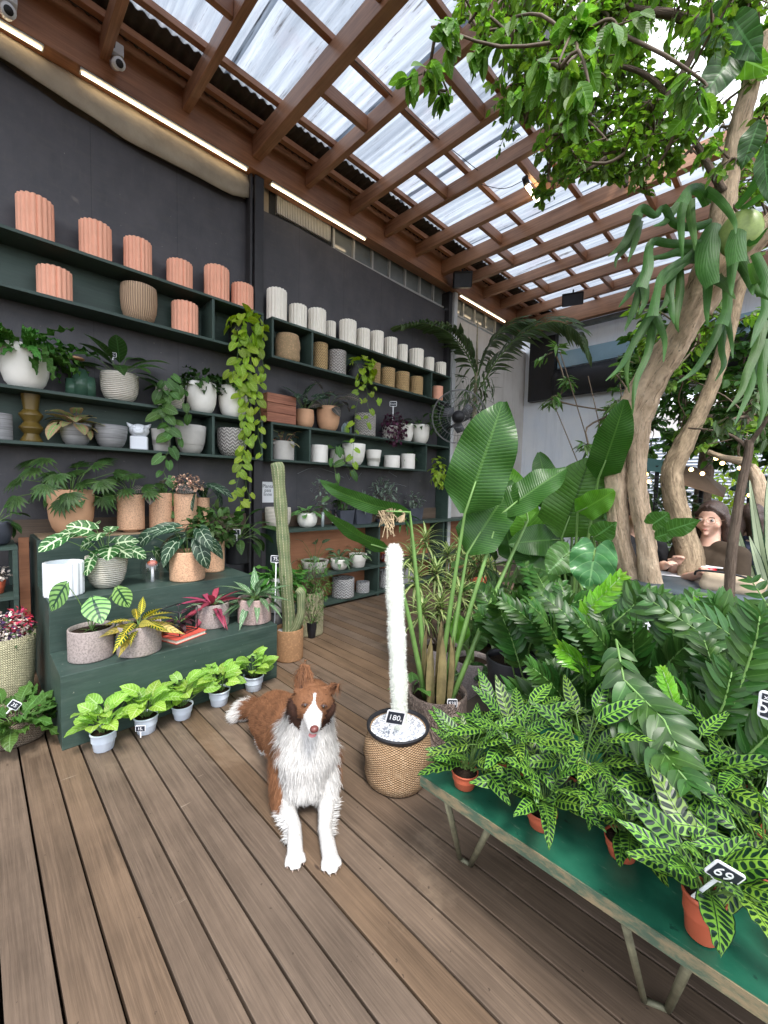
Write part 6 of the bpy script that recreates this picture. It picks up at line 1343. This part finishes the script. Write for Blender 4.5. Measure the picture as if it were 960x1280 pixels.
ls=thing('string_lights','string of warm round bulbs under the trees behind the woman','string lights',PD(900,575,5.4))
_mc['wb']=M_emit('warm bulb',(1,.60,.22,1),5)
bl_=[(800,588),(811,602),(808,593),(864,587),(895,573),(903,579),(904,573),(925,585),(937,619),(945,612),(878,592)]
b=MB(); b.tube([PD(790,575,5.4)]+[PD(x,y-3,5.4) for x,y in sorted(bl_)]+[PD(965,570,5.4)],.004,5,cap=False); b.build('wire',K_dark,ls,world=True)
for x,y in bl_:
    b=MB(); b.sph(PD(x,y,5.4),.020,10,6); b.build('bulb',M_emit('warm bulb',(1,.72,.35,1),28) if 'wb' not in _mc else _mc['wb'],ls,world=True)
# big dark agave like plant right edge
t=thing('strap_plant','big dark strap leaved plant with pale edges at the right edge','plant',PD(975,790,3.6)); t.location.z=0
L_sword=M_leaf('dark sword leaf',(.022,.052,.022),vein=(.03,.07,.03),edge=(.40,.45,.30),ew=.80,nv=1,vw=.001,mw=.03,bmp=0,rough=.3,var=.2)
rr2=random.Random(8)
big(t,[(None,(966+rr2.uniform(-6,14),775+rr2.uniform(-10,25)),(912+11*k+rr2.uniform(-5,5),[640,700,606,672,590,640,700,735][k]),11,3.6,3.6+rr2.uniform(-.2,.3),.25,rr2.uniform(-.3,.4),L_sword,'strap') for k in range(8)],L_sword,name='leaf')
# ================================================================ staghorn fern
t=thing('staghorn_fern','large staghorn fern with hanging antler fronds mounted on the leaning trunk','fern',PD(895,290,2.65)); 
def cv(u,v): return (700+u/3.369,180+v/3.369)
def stag(parts,d0,d1):
    """parts: list of polylines [(u,v,width)]; joined ribbons with a shared origin"""
    b=MB()
    for pl in parts:
        P=[];W=[]
        m=len(pl)-1
        for i,(u,v,w_) in enumerate(pl):
            x,y=cv(u,v); q=PD(x,y,d0+(d1-d0)*i/m); P.append(q); W.append(.8*w_/3.369*ppm(q)/2)
        Q=sm(P,4); m2=len(Q)-1
        WW=[]
        for i in range(len(Q)):
            f=i/4; a=min(m-1,int(f)); u_=f-a; WW.append(W[a]*(1-u_)+W[min(m,a+1)]*u_)
        vs=[];uv=[]
        for i,q in enumerate(Q):
            t_=(Q[min(i+1,m2)]-Q[max(i-1,0)]).normalized(); view=(Vector((0,0,H_))-q).normalized(); s=t_.cross(view).normalized(); n=s.cross(t_)
            for j in range(5):
                g=(j-2)/2; vs.append(q+s*WW[i]*g-n*WW[i]*.28*g*g+n*.004*sin(i*.9+g)); uv.append((i/m2,j/4))
        b.add(vs,[(i*5+j,i*5+j+1,i*5+j+6,i*5+j+5) for i in range(m2) for j in range(4)],uv)
    b.build('frond',L_stag,t,world=True)
stag([[(655,330,60),(625,420,110),(620,520,100),(640,590,60)],[(625,540,60),(622,620,40),(618,700,26),(622,765,6)],[(650,560,60),(700,600,34),(738,655,4)],[(600,440,70),(520,500,44),(460,560,36),(420,605,6)],[(570,460,60),(500,455,40),(430,475,28),(362,478,4)]],2.75,2.5)
stag([[(760,340,60),(740,420,90),(745,500,80)],[(730,470,60),(722,560,36),(722,640,4)],[(750,470,70),(790,550,44),(830,620,28),(878,655,4)],[(760,500,50),(800,590,30),(812,640,4)]],2.7,2.5)
stag([[(620,260,40),(590,200,50),(550,195,56),(520,240,60)],[(530,220,46),(510,300,40),(512,400,26),(516,485,4)],[(545,230,50),(552,320,40),(566,400,24),(566,445,4)],[(520,230,46),(470,290,40),(440,330,28),(395,345,4)],[(570,185,50),(640,210,42),(700,270,36),(735,330,22),(738,382,4)]],2.75,2.45)
stag([[(640,330,40),(560,350,40),(480,335,36),(440,270,36),(400,300,34),(350,270,40),(325,300,56)],[(335,280,50),(300,370,50),(260,430,34),(205,472,4)],[(315,330,50),(290,420,30),(240,480,20),(234,520,4)],[(330,320,50),(320,400,34),(285,500,4)]],2.75,2.4)
stag([[(600,420,40),(470,420,40),(400,410,40),(375,440,40),(370,520,54),(345,600,56)],[(360,540,44),(300,620,30),(245,690,4)],[(345,590,50),(310,700,34),(270,790,4)],[(350,570,50),(360,650,34),(330,720,4)]],2.7,2.4)
stag([[(560,470,40),(440,540,36),(410,620,36),(390,720,56)],[(400,690,50),(320,820,34),(260,930,26),(195,995,4)],[(390,740,44),(300,860,30),(280,960,20),(292,1045,4)],[(395,740,50),(370,880,36),(320,1000,28),(305,1140,4)],[(400,720,44),(440,820,26),(435,920,4)]],2.7,2.35)
stag([[(600,480,50),(500,500,40),(465,600,40),(470,700,30),(480,760,4)],[(500,500,40),(505,620,40),(490,740,26),(500,790,4)],[(440,540,30),(470,560,40),(450,660,30),(420,700,4)]],2.75,2.5)
stag([[(700,560,40),(705,680,44),(680,760,64)],[(690,730,50),(640,840,36),(570,950,28),(495,1005,4)],[(690,740,44),(680,860,30),(690,930,24),(655,995,4)],[(700,720,36),(720,820,20),(728,905,4)]],2.75,2.5)
stag([[(820,460,40),(860,560,50),(870,680,44),(840,760,40),(800,860,5)],[(850,640,40),(815,560,30),(800,500,20)],[(860,740,50),(830,860,46),(790,960,40),(760,1050,26),(700,1130,4)],[(820,900,44),(800,1030,34),(735,1185,4)],[(870,820,40),(850,960,40),(860,1100,30),(830,1200,4)]],2.7,2.4)
stag([[(740,270,30),(800,200,40),(850,120,50),(876,60,40)],[(760,280,26),(830,230,30),(876,200,20)],[(700,330,36),(800,420,26),(876,350,4)]],2.75,2.6)
c=PD(925,292,2.72); b=MB(); b.sph(c,.10,20,12,(.9,.45,1.1)); b.build('shield_fronds',M_leaf('pale shield frond',(.22,.27,.08),vein=(.28,.33,.12),nv=3,trans=.1,var=.1),t,world=True)
# ================================================================ organic bodies
def cap(b,p,r,q,s,n=14):
    p=Vector(p);q=Vector(q); b.sph(p,r,n,9); 
    if (q-p).length>1e-4: b.sph(q,s,n,9); b.tube([p,p.lerp(q,.5),q],[r,(r+s)/2,s],n)
def remesh(b,vox,smooth=6,name='tmp'):
    o=b.build(name,m_dpost); m=o.modifiers.new('r','REMESH'); m.mode='VOXEL'; m.voxel_size=vox; m=o.modifiers.new('s','SMOOTH'); m.factor=.5; m.iterations=smooth
    dg=bpy.context.evaluated_depsgraph_get(); me=bpy.data.meshes.new_from_object(o.evaluated_get(dg)); bpy.data.objects.remove(o); return me
def obj_me(name,me,mat,parent,smooth=True):
    me.materials.clear(); me.materials.append(mat); me.polygons.foreach_set('use_smooth',[smooth]*len(me.polygons)); me.transform(Matrix.Translation(-parent.location)); me.name=name
    o=bpy.data.objects.new(name,me); COL.objects.link(o); o.parent=parent; return o
def setcol(me,fn):
    a=me.color_attributes.new('Col','FLOAT_COLOR','POINT'); buf=[]
    for v in me.vertices: buf+=list(fn(v.co))+[1]
    a.data.foreach_set('color',buf)
def M_vcol(name,rough=.8,n=60,var=.12,bmp=.3,spec=.2,sss=0):
    t=NT(name); a=t.n('ShaderNodeVertexColor',layer_name='Col'); f=t.noise(t.coord(),n,4,.6)
    h=t.n('ShaderNodeHueSaturation'); t.put(h.inputs['Color'],a.outputs[0]); t.put(h.inputs['Value'],t.m('ADD',t.m('MULTIPLY',f,2*var),1-var))
    k={}
    return t.done(t.bsdf(h.outputs[0],rough,t.bump(f,bmp,.002),spec))
# ---- dog
O=Vector((-1.42,.98,0)); fw=Vector((.86,-.51,0)).normalized(); lt=Vector((.51,.86,0)).normalized()
def D(a,s,z): return O+fw*a+lt*s+UP*z
dog=thing('dog','brown and white collie type dog lying on the deck with one ear up','dog',(O.x,O.y,0))
HC=PD(391,878,1.66); EL=PD(381.5,881.5,1.595); ER=PD(404.5,883,1.595); NO=PD(392.6,911.5,1.505); TOP=PD(393,858,1.66); CH=PD(390,922,1.565)
hf=(NO-HC).normalized(); hs=(ER-EL).normalized(); hu=hs.cross(hf).normalized(); 
if hu.z<0: hu=-hu
b=MB()
b.sph(HC+hu*.005,.071,20,14,(1.12,1.12,.95)); cap(b,HC+hf*.03-hu*.005,.052,NO-hf*.018-hu*.004,.026)
cap(b,HC+hf*.03-hu*.03,.036,CH-hf*.03+hu*.014,.016)
for s in(-1,1): b.sph(HC+hs*s*.050-hu*.022,.046,14,10); cap(b,HC+hs*s*.028+hf*.045+hu*.02,.017,HC+hs*s*.034+hf*.03+hu*.03,.017)
cap(b,HC-hf*.03,.075,D(-.02,.01,.34),.10); cap(b,D(-.02,.01,.34),.10,D(-.02,.0,.22),.125); cap(b,D(.0,.0,.22),.118,D(.02,-.005,.13),.095)
cap(b,D(-.02,0,.22),.128,D(-.22,-.05,.20),.135); cap(b,D(-.22,-.05,.19),.135,D(-.42,-.13,.15),.125); cap(b,D(-.42,-.13,.14),.12,D(-.50,-.17,.10),.09)
EL_L=D(.035,-.10,.055); EL_R=D(.07,.085,.055)
cap(b,D(-.03,-.08,.19),.062,EL_L,.041); cap(b,D(-.02,.08,.19),.062,EL_R,.041)
PL=PZ(369,1070,.022); PR=PZ(413.5,1075,.022); WL_=PZ(368,1033,.035); WR_=PZ(406,1035,.035)
for e,w_,p in((EL_L,WL_,PL),(EL_R,WR_,PR)):
    cap(b,e,.039,w_,.025); cap(b,w_,.026,p,.029); d=(p-w_).normalized(); s=d.cross(UP).normalized()
    for k,(o_,l_) in enumerate(((-.028,.014),(-.010,.032),(.010,.033),(.028,.016))): cap(b,p+s*o_*.8+d*.0+UP*-.004,.013,p+s*o_+d*l_-UP*.007,.0102,10)
for s,a in((1,.04),(-1,-.32)):   # hind legs folded
    g=.6 if s<0 else 1; cap(b,D(-.44,-.13+s*.07*g,.13),.080,D(-.36,-.10+s*.11*g,.09),.055); cap(b,D(-.36,-.10+s*.11*g,.06),.045,D(-.46,-.13+s*.12*g,.035),.03); cap(b,D(-.46,-.13+s*.12*g,.03),.03,D(-.36,-.09+s*.14*g,.022),.024)
TL=[PZ(333,892,.09),PZ(318,884,.08),PZ(305,887,.06),PZ(296,893,.04)]
cap(b,D(-.50,-.17,.10),.05,TL[0],.04); cap(b,TL[0],.04,TL[1],.045); cap(b,TL[1],.045,TL[2],.045); cap(b,TL[2],.045,TL[3],.03)
# ears on the same continuous skin
e0=HC-hs*.042+hu*.045-hf*.012; e1=PD(381.5,826,1.69)
def earp(b,base,tip,w,fr):
    dr=tip-base; 
    for k in range(7):
        f=k/6; q=base+dr*f; ww=w*(1-f)**.5*(1+.30*sin(PI*f)); 
        for m in range(-3,4): b.sph(q+hs*ww*m/3-fr*abs(m)/3*.010*(1-f)*-1,.0095*(1-.30*f),8,6)
earp(b,e0,e1,.033,hf)
f0=HC+hs*.045+hu*.052-hf*.012; f1=f0+hs*.022+hu*.022+hf*.004; f2=PD(426,855,1.62)
earp(b,f0,f1,.028,hf); 
for k in range(6):
    f=k/5; q=f1+(f2-f1)*f; 
    for m in range(-2,3): b.sph(q+hf*.012*(1-f)*m/2,.0075*(1-.4*f),8,6)
me=remesh(b,.0052,4,'dog_body')
W_=(.60,.585,.565); BR=(.185,.083,.040); DB=(.052,.024,.016); PK=(.42,.2,.16)
def dogcol(p):
    q=p-HC; a=q.dot(hf); s=q.dot(hs); u=q.dot(hu); n=mnoise.noise(p*38)*.012
    rel=p-O; da=rel.dot(fw); ds=rel.dot(lt); z=p.z
    # ear interiors
    if u>.055 and a<.035 or (s>.06 and u>.03):
        if s<0 and u>.072 and a>-.012 and abs(s+.042)<.012 and u<.115: return PK
        return BR if abs(n)<.006 else DB
    if q.length<.118 or a>.05 and q.length<.19 and abs(s)<.06:
        bl=.0045 if a<.06 else .0045+(a-.06)*.75
        if a<.05: bl=.0045 if u>-.01 else 0
        if (u>0 or a>.05) and abs(s+n*.2)<min(.032,bl) : return W_
        if a>.085 and abs(s+n*.3)<.036 : 
            return W_
        if a<.0 and u<-.03: return DB if abs(s)>.045 else W_
        if u<-.045+n: return W_ if abs(s)<.035 else DB
        return BR if (abs(s)<.055+n) else (DB if u<.01 else BR)
    if da<-.60 and p.x<-2.145+n*2: return W_
    # front legs and chest
    if da>.13 and z<.13: return W_
    if da>-.10+n and z<.40:
        if z<.17 and ds<-.095+n and .0<da<.10: return BR
        if ds<-.105+n*2 and z>.07: return BR
        if ds>.125+n*2 and z>.1: return BR
        if ds<-.05 and z<.24 and z>.12 and da<.03 and ds<-.095+n: return BR
        return W_
    if z>=.40 and da>-.03: return W_ if a>-.06 and u<-.05 and abs(s)<.07 else DB
    if -.13<da<=-.10 and z>.20 and z<.36 and ds>-.05: return W_ if n>-.004 else BR
    if z<.045 and da<-.2: return W_
    return BR
setcol(me,dogcol)
m_fur=M_vcol('dog fur',.75,120,.2,.4)
body=obj_me('body',me,m_fur,dog)
# fur strands lying over the skin
rr=random.Random(77); me=body.data; pol=me.polygons; off=dog.location
import bisect
ar=[];tot=0
for f in pol: tot+=f.area; ar.append(tot)
vs=[];fs=[];cols=[]
ps=[f.center.copy() for f in pol]; nsn=[f.normal.copy() for f in pol]
for k in range(95000):
    i=bisect.bisect_left(ar,rr.random()*tot); i=min(i,len(ps)-1); c=ps[i]+off; n=nsn[i]
    c=c+Vector((rr.gauss(0,.0018),rr.gauss(0,.0018),rr.gauss(0,.0018)))
    q=c-HC; a=q.dot(hf); s=q.dot(hs); u=q.dot(hu); rel=c-O; da=rel.dot(fw); ds=rel.dot(lt); z=c.z
    head=q.length<.125 or a>.05 and q.length<.19
    if head:
        flow=-hf+hs*s*6-hu*.3; L_=.010 if a<.03 else .006; lay=.14
        if a>.135 or u>.095: continue
        if a<.0 and u<.02: L_=.026; flow=-hu*1.0+hs*s*9-hf*.4; lay=.45
        if u>.055: flow=hu; L_=.006
    elif min((c-PL).length,(c-PR).length)<.062: flow=fw; L_=.004; lay=.1
    elif z<.12 and da>.10: 
        flow=fw+UP*-.3; L_=.010; lay=.2
        if rel.dot(fw)<.24 and n.z<.35 and abs(ds)>.07: 
            L_=.042; flow=fw*-.5+UP*-.5+lt*(1 if ds>0 else -1)*.9; lay=.6
    elif da<-.5: flow=(TL[3]-TL[0]).normalized()+UP*-.25; L_=.055; lay=.35
    elif da>-.12: flow=UP*-1+fw*.15; L_=.055 if z>.12 else .035; lay=.34
    else: flow=fw*-1+UP*-.4; L_=.03; lay=.25
    if n.z<-.5 and z<.03: continue
    d=flow-n*flow.dot(n); d=d.normalized() if d.length>1e-4 else flow
    d=(d+n*lay+Vector((rr.gauss(0,.16),rr.gauss(0,.16),rr.gauss(0,.16)))).normalized(); L_*=rr.uniform(.6,1.25)
    w_=.0009 if L_<.02 else .0010; sd=d.cross(n).normalized()*w_
    m=c+d*L_*.55; e=c+d*L_-n*L_*.18
    if e.z<.003: e.z=.003
    if m.z<.004: m.z=.004
    b0=len(vs); c=c-n*.001; vs+=[c-sd,c+sd,m+sd*.7,m-sd*.7,e]; fs+=[(b0,b0+1,b0+2,b0+3),(b0+3,b0+2,b0+4)]
    cc=dogcol(c); g=rr.uniform(.7,1.25)*(1+.45*mnoise.noise(Vector((c.x*26,c.y*26,c.z*14))) if cc[0]<.3 else 1); cc=(min(.92,cc[0]*g),min(.9,cc[1]*g),min(.88,cc[2]*g)); cols+=[*cc,1]*5
me=bpy.data.meshes.new('fur'); me.from_pydata(vs,[],fs); a=me.color_attributes.new('Col','FLOAT_COLOR','POINT'); a.data.foreach_set('color',cols); me.polygons.foreach_set('use_smooth',[True]*len(me.polygons)); obj_me('fur',me,m_fur,dog)
m_nose=M_plain('liver nose',S(104,58,54),.3,.15,60,.3); m_eye=M_plain('amber eye',S(88,58,36),.15,.1,60,0,.5); m_pup=M_plain('pupil',(.01,.008,.008),.05,0,9,0,.8)
b=MB(); b.sph(NO+hf*.004+hu*.004,.0165,16,10,(1,1,.8)); b.build('nose',m_nose,dog,world=True)
for e in(EL,ER):
    b=MB(); c=e-hf*.003; b.sph(c,.0125,14,10); b.build('eye',m_eye,dog,world=True); vw=(Vector((0,0,H_))-c).normalized(); 
    b=MB(); b.sph(c+(vw*.6+hf*.5).normalized()*.0080,.0062,10,8); b.build('pupil',m_pup,dog,world=True)
    b=MB(); b.tube([c+hs*.013*cos(a_)+hu*.0075*sin(a_)+hf*.006 for a_ in [PI*k/8 for k in range(9)]],.0034,6); b.build('eyelid',M_plain('dark lid',S(66,42,34),.5,.1,60,0),dog,world=True)
b=MB(); mo=CH+hf*.002+hu*.014; b.sph(mo,.014,12,8,(1.15,1.15,.45)); b.build('mouth',M_plain('pink mouth',S(206,132,132),.35,.1,60,0),dog,world=True)
for w_,p in((WL_,PL),(WR_,PR)):
    d=(p-w_).normalized(); s=d.cross(UP).normalized()
    for o_,l_ in((-.028,.014),(-.010,.032),(.010,.033),(.028,.016)):
        q=p+s*o_+d*(l_+.010)-UP*.008; b=MB(); b.tube([q,q+d*.004-UP*.004],[.0026,.001],6); b.build('claw',M_plain('pale claw',S(150,130,118),.4,.1,60,0),dog,world=True)
# ================================================================ people at the table
def person(lab,hip,fwd,hdir,shirt,trouser,hair,armT,arms=True,scale=1.,long=True,glasses=False,headoff=Vector((0,0,0))):
    fwd=Vector(fwd).normalized(); rt=fwd.cross(UP).normalized(); t=thing('person',lab,'person',(hip.x,hip.y,0))
    ch=hip+UP*.36+fwd*.06; nk=ch+UP*.15; hd=nk+UP*.155+headoff; hdir=Vector(hdir).normalized(); hr=hdir.cross(UP).normalized(); hu2=hr.cross(hdir).normalized()
    b=MB(); b.sph(hd+hu2*.03-hdir*.012,.085,20,14,(.90,.92,1.08)); cap(b,hd+hdir*.03-hu2*.02,.062,hd+hdir*.045-hu2*.075,.026); b.sph(hd+hdir*.03-hu2*.045,.052,14,10)
    for s in(-1,1): b.sph(hd+hr*s*.042+hdir*.05-hu2*.025,.028,12,8); b.sph(hd+hr*s*.082-hdir*.005-hu2*.005,.020,10,8,(.5,1,1.4))
    cap(b,hd+hdir*.084+hu2*.015,.007,hd+hdir*.100-hu2*.018,.0108,10); cap(b,hd-hr*.014+hdir*.086-hu2*.05,.008,hd+hr*.014+hdir*.086-hu2*.05,.008,10); b.sph(hd+hdir*.085-hu2*.078,.017,10,8)
    cap(b,hd-hdir*.02-hu2*.06,.052,nk,.055); cap(b,nk-UP*.02,.06,ch,.12); cap(b,ch-rt*.07,.11,hip-rt*.06,.125); cap(b,ch+rt*.07,.11,hip+rt*.06,.125)
    sh=[];el=[];hand=[]
    for s in(-1,1):
        S_=nk+rt*s*.165-UP*.06; T_=armT[0 if s<0 else 1]; E_=S_+(-UP*.25+rt*s*.05+fwd*.08); 
        if T_ is None: T_=E_+fwd*.2+UP*.0
        sh.append(S_);el.append(E_);hand.append(T_); cap(b,nk+rt*s*.05-UP*.03,.05,S_,.055); cap(b,S_,.052,E_,.040); 
        d=(T_-E_).normalized(); wr=T_-d*.08; cap(b,E_,.041,wr,.026); 
        # hand with separate fingers
        sd=d.cross(UP).normalized(); cap(b,wr,.026,wr+d*.035,.03); 
        for k,(o_,l_) in enumerate(((-.027,.062),(-.009,.075),(.009,.07),(.026,.055))):
            r0=wr+d*.045+sd*o_; m_=r0+d*l_*.55+UP*.006; cap(b,r0,.011,m_,.0095,8); cap(b,m_,.0095,m_+d*l_*.4-UP*.02,.0078,8)
        cap(b,wr+d*.01+sd*.03*-s,.013,wr+d*.05+sd*.05*-s-UP*.005,.0095,8)
        kn=hip+fwd*.42+rt*s*.12-UP*.0; an=Vector((kn.x,kn.y,.10))+fwd*-.05; cap(b,hip+rt*s*.09,.095,kn,.062); cap(b,kn,.058,an,.04); cap(b,an-UP*.05,.035,an-UP*.06+fwd*.14,.03)
    me=remesh(b,.008,5,'body'); skin=NT('skin'); co=skin.coord(); f=skin.noise(co,14,4,.6); skc=skin.mix(skin.ramp(f,[(.3,0.),(.7,1.)]),S(198,156,136),S(214,174,154)); sk=skin.bsdf(skc,.5,skin.bump(skin.noise(co,120,3,.6),.1,.001),.4,Subsurface_Weight=.08)
    obj_me('body',me,skin.done(sk),t)
    b=MB(); cap(b,nk-UP*.055,.072,ch,.135); cap(b,ch-rt*.07,.122,hip-rt*.06+UP*.03,.135); cap(b,ch+rt*.07,.122,hip+rt*.06+UP*.03,.135)
    for s in(0,1): cap(b,nk+(sh[s]-nk)*.35-UP*.015,.062,sh[s],.067); cap(b,sh[s],.066,sh[s].lerp(el[s],.72),.060)
    obj_me('shirt',remesh(b,.009,5),shirt,t)
    b=MB(); 
    for s in(-1,1): cap(b,nk-UP*.00-fwd*.01+rt*s*.05,.016,nk-UP*.075+fwd*.075+rt*s*.02,.013)
    cap(b,nk-fwd*.055-rt*.03+UP*.01,.018,nk-fwd*.055+rt*.03+UP*.01,.018); cap(b,nk-fwd*.055-rt*.03+UP*.01,.018,nk+rt*-.055,.017); cap(b,nk-fwd*.055+rt*.03+UP*.01,.018,nk+rt*.055,.017); obj_me('collar',remesh(b,.007,3),shirt,t)
    b=MB(); 
    for s in(-1,1): kn=hip+fwd*.42+rt*s*.12; an=Vector((kn.x,kn.y,.14))-fwd*.05; cap(b,hip+rt*s*.09-UP*.0,.112,kn,.078); cap(b,kn,.076,an,.062)
    obj_me('trousers',remesh(b,.011,5),trouser,t)
    b=MB(); 
    for s in(-1,1): an=hip+fwd*.42+rt*s*.12; an=Vector((an.x,an.y,.05))-fwd*.05; cap(b,an,.045,an-UP*.01+fwd*.15,.036)
    b.sph(Vector((hip.x,hip.y,-9)),.001,4,3) if False else None
    obj_me('shoes',remesh(b,.009,3),K_dark,t)
    b=MB(); b.sph(hd+hu2*.038-hdir*.026,.0925,22,14,(.93,.95,1.0)); b.sph(hd+hu2*.070-hdir*.004,.066,18,12,(.95,.95,.75))
    if long:
        for s in(-1,1): cap(b,hd+hr*s*.072-hdir*.030+hu2*.01,.032,hd+hr*s*.076-hdir*.032-hu2*.13,.025); cap(b,hd+hr*s*.012+hdir*.048+hu2*.098,.010,hd+hr*s*.072+hdir*.022+hu2*.042,.015); cap(b,hd+hr*s*.072+hdir*.022+hu2*.042,.015,hd+hr*s*.078-hdir*.008-hu2*.03,.016)
        cap(b,hd-hdir*.07,.06,hd-hdir*.07-hu2*.12,.045)
    obj_me('hair',remesh(b,.0065,3),hair,t)
    for s in(-1,1):
        e=hd+hr*s*.032+hdir*.073+hu2*.010
        b=MB(); b.sph(e,.0105,10,8); b.build('eye',M_plain('eye white',S(176,168,162),.2,.05,9,0,.6),t,world=True); b=MB(); b.sph(e+hdir*.0055,.0062,8,6); b.build('iris',m_pup,t,world=True)
        b=MB(); b.tube([e+hr*.017*k+hu2*(.020-.004*k*k)+hdir*.006 for k in(-1,-.4,.3,1)],.0028,5); b.build('eyebrow',hair,t,world=True)
    b=MB(); b.sph(hd+hdir*.088-hu2*.051,.015,12,8,(1,1,.34)); q=b.build('lips',M_plain('lips',S(172,108,98),.4,.05,40,0),t,world=True)
    if glasses:
        b=MB()
        for s in(-1,1):
            e=hd+hr*s*.034+hdir*.098+hu2*.010; b.tube([e+hr*.026*cos(a)+hu2*.019*sin(a) for a in [2*PI*k/20 for k in range(21)]],.0014,5); b.tube([e+hr*s*.026,hd+hr*s*.088-hdir*.005+hu2*.01],.0014,5)
        b.tube([hd+hr*-.008+hdir*.099+hu2*.014,hd+hr*.008+hdir*.099+hu2*.014],.0016,5); b.build('glasses',M_plain('thin gold wire',S(150,120,96),.3,.05,9,0,metal=.6),t,world=True)
    return t,hd,el,hand
m_shirt=M_plain('dark olive brown polo',S(62,52,42),.85,.15,20,.4,.2,bscale=300); m_jean=M_plain('blue jeans',S(34,54,92),.85,.2,30,.4,.2,bscale=200); m_hair=M_plain('dark brown hair',S(58,40,32),.42,.5,90,.9,.5,bscale=120,bd=.006)
HD=PD(889,650,3.5); HP=Vector((HD.x,HD.y,HD.z-.665)); fwd1=Vector((-.35,-.93,0)).normalized(); HP=HP-fwd1*.06
tabC=PD(862,728,3.12); TZ=tabC.z
person('woman with dark tied back hair, glasses and dark polo shirt seated at the round table',HP,fwd1,(-.22,-.96,-.12),m_shirt,m_jean,m_hair,[PD(880,712,3.2),PD(884,716,3.05)],glasses=True)
P2=PD(788,668,3.55); HP2=Vector((P2.x,P2.y,HP.z)); fw2=(Vector((tabC.x,tabC.y,0))-Vector((HP2.x,HP2.y,0))).normalized()
person('person mostly hidden behind the main trunk, forearms resting on the table',HP2,fw2,fw2,M_plain('black shirt',S(30,30,34),.85,.2,20,.3),m_jean,m_hair,[PD(848,697,3.25),PD(838,704,3.05)],long=False)
P3=PD(938,680,4.3); person('dark haired person sitting further back, seen past the thin tree',Vector((P3.x,P3.y,.5)),(-.3,.9,0),(-.5,.8,0),M_plain('navy shirt',S(36,40,60),.85,.2,20,.3),m_jean,m_hair,[None,None])
tb=thing('cafe_table','round dark cafe table with drinks between the trunks','table',(tabC.x,tabC.y,0))
b=MB(); b.lathe([(0,TZ-.03),(.36,TZ-.03),(.37,TZ-.015),(.36,TZ),(0,TZ)],44,(tabC.x,tabC.y,0)); b.build('table_top',M_plain('slate table top',S(70,80,86),.35,.15,9,.1),tb,world=True)
b=MB(); b.tube([(tabC.x,tabC.y,.02),(tabC.x,tabC.y,TZ-.03)],.03,12); b.build('pedestal',K_dark,tb,world=True); b=MB(); b.lathe([(0,0),(.22,0),(.21,.02),(0,.025)],30,(tabC.x,tabC.y,0)); b.build('base',K_dark,tb,world=True)
def glass(lab,p,r,h,col,name='drinking_glass',cat='glass'):
    t=thing(name,lab,cat,p); b=MB(); b.lathe([(0,.001),(r*.85,.001),(r,h),(r*.94,h),(r*.8,.006),(0,.006)],20); b.build('glass_wall',m_clear,t); b=MB(); b.lathe([(0,.008),(r*.78,.008),(r*.88,h*.8),(0,h*.8)],20); b.build('drink',M_plain('drink '+name+str(round(col[0],2)),col,.15,.05,9,0,.6),t)
def onT(x,y): q=PZ(x,y,TZ+.002); return q
glass('tumbler of orange drink by the hidden person hands',onT(850,708),.036,.11,S(206,84,30)); glass('empty looking clear glass in front of the woman',onT(886,714),.038,.12,S(150,130,120)); 
c=onT(884,722); t=thing('red_tin','red round tin with a folded white napkin on it','tin',c); b=MB(); b.lathe([(0,0),(.05,0),(.052,.07),(0,.07)],24); b.build('tin_body',M_plain('red tin',S(190,24,36),.35,.1,9,0),t); b=MB(); b.obox((0.01,0,.076),(.13,.09,.008),Matrix.Rotation(.5,3,'Z')); b.build('napkin',m_tagw,t,smooth=False)
b=MB(); b.obox((0,0,0),(.20,.15,.004),Matrix.Rotation(.3,3,'Z')); tag(b.build('menu_sheet',m_tagw,smooth=False,loc=onT(838,718)+Vector((0,0,.003))),'white paper sheet lying at the left of the cafe table','paper')
# chair with bag
C=PD(913,760,3.02); C.z=0; ch=thing('chair','beige tubular cafe chair with its back to the camera, a bag over it','chair',C,rad(8)); m_ch=M_plain('beige painted tube',S(176,160,138),.4,.1,9,.1)
for x in(-.19,.19):
    b=MB(); b.tube(sm([(x,-.2,.0),(x*1.0,-.19,.42),(x,-.21,.62),(x*.92,-.2,.72),(x*.7,-.2,.745)]),.012,8); b.build('rear_leg',m_ch,ch)
    b=MB(); b.tube([(x,.19,0),(x,.17,.44)],.012,8); b.build('front_leg',m_ch,ch)
b=MB(); b.tube([(-.133,-.2,.745),(.133,-.2,.745)],.012,8); b.build('top_rail',m_ch,ch); b=MB(); b.box((-.2,-.2,.44),(.2,.2,.465)); b.build('seat',M_plain('slatted seat',S(150,116,84),.6,.15,9,.2),ch,smooth=False,bevel=.008)
bp=PD(908,722,2.98); bg=thing('shoulder_bag','soft beige handbag resting on the back of the chair','bag',bp,rad(5)); b=MB(); cap(b,(-.07,0,-.01),.04,(.13,0,-.02),.042); cap(b,(-.08,0,-.05),.042,(.12,0,-.05),.042); b.box((-.10,-.03,-.08),(.13,.03,.0)); 
me=remesh(b,.008,8); me.transform(Matrix.Translation(bp)); obj_me('bag_body',me,M_plain('beige cloth',S(192,172,148),.8,.12,14,.4),bg); b=MB(); b.tube(sm([(-.14,-.02,0),(-.12,-.055,.03),(0,-.065,.035),(.09,-.06,.02)]),.006,6); b.build('strap',K_dark,bg)
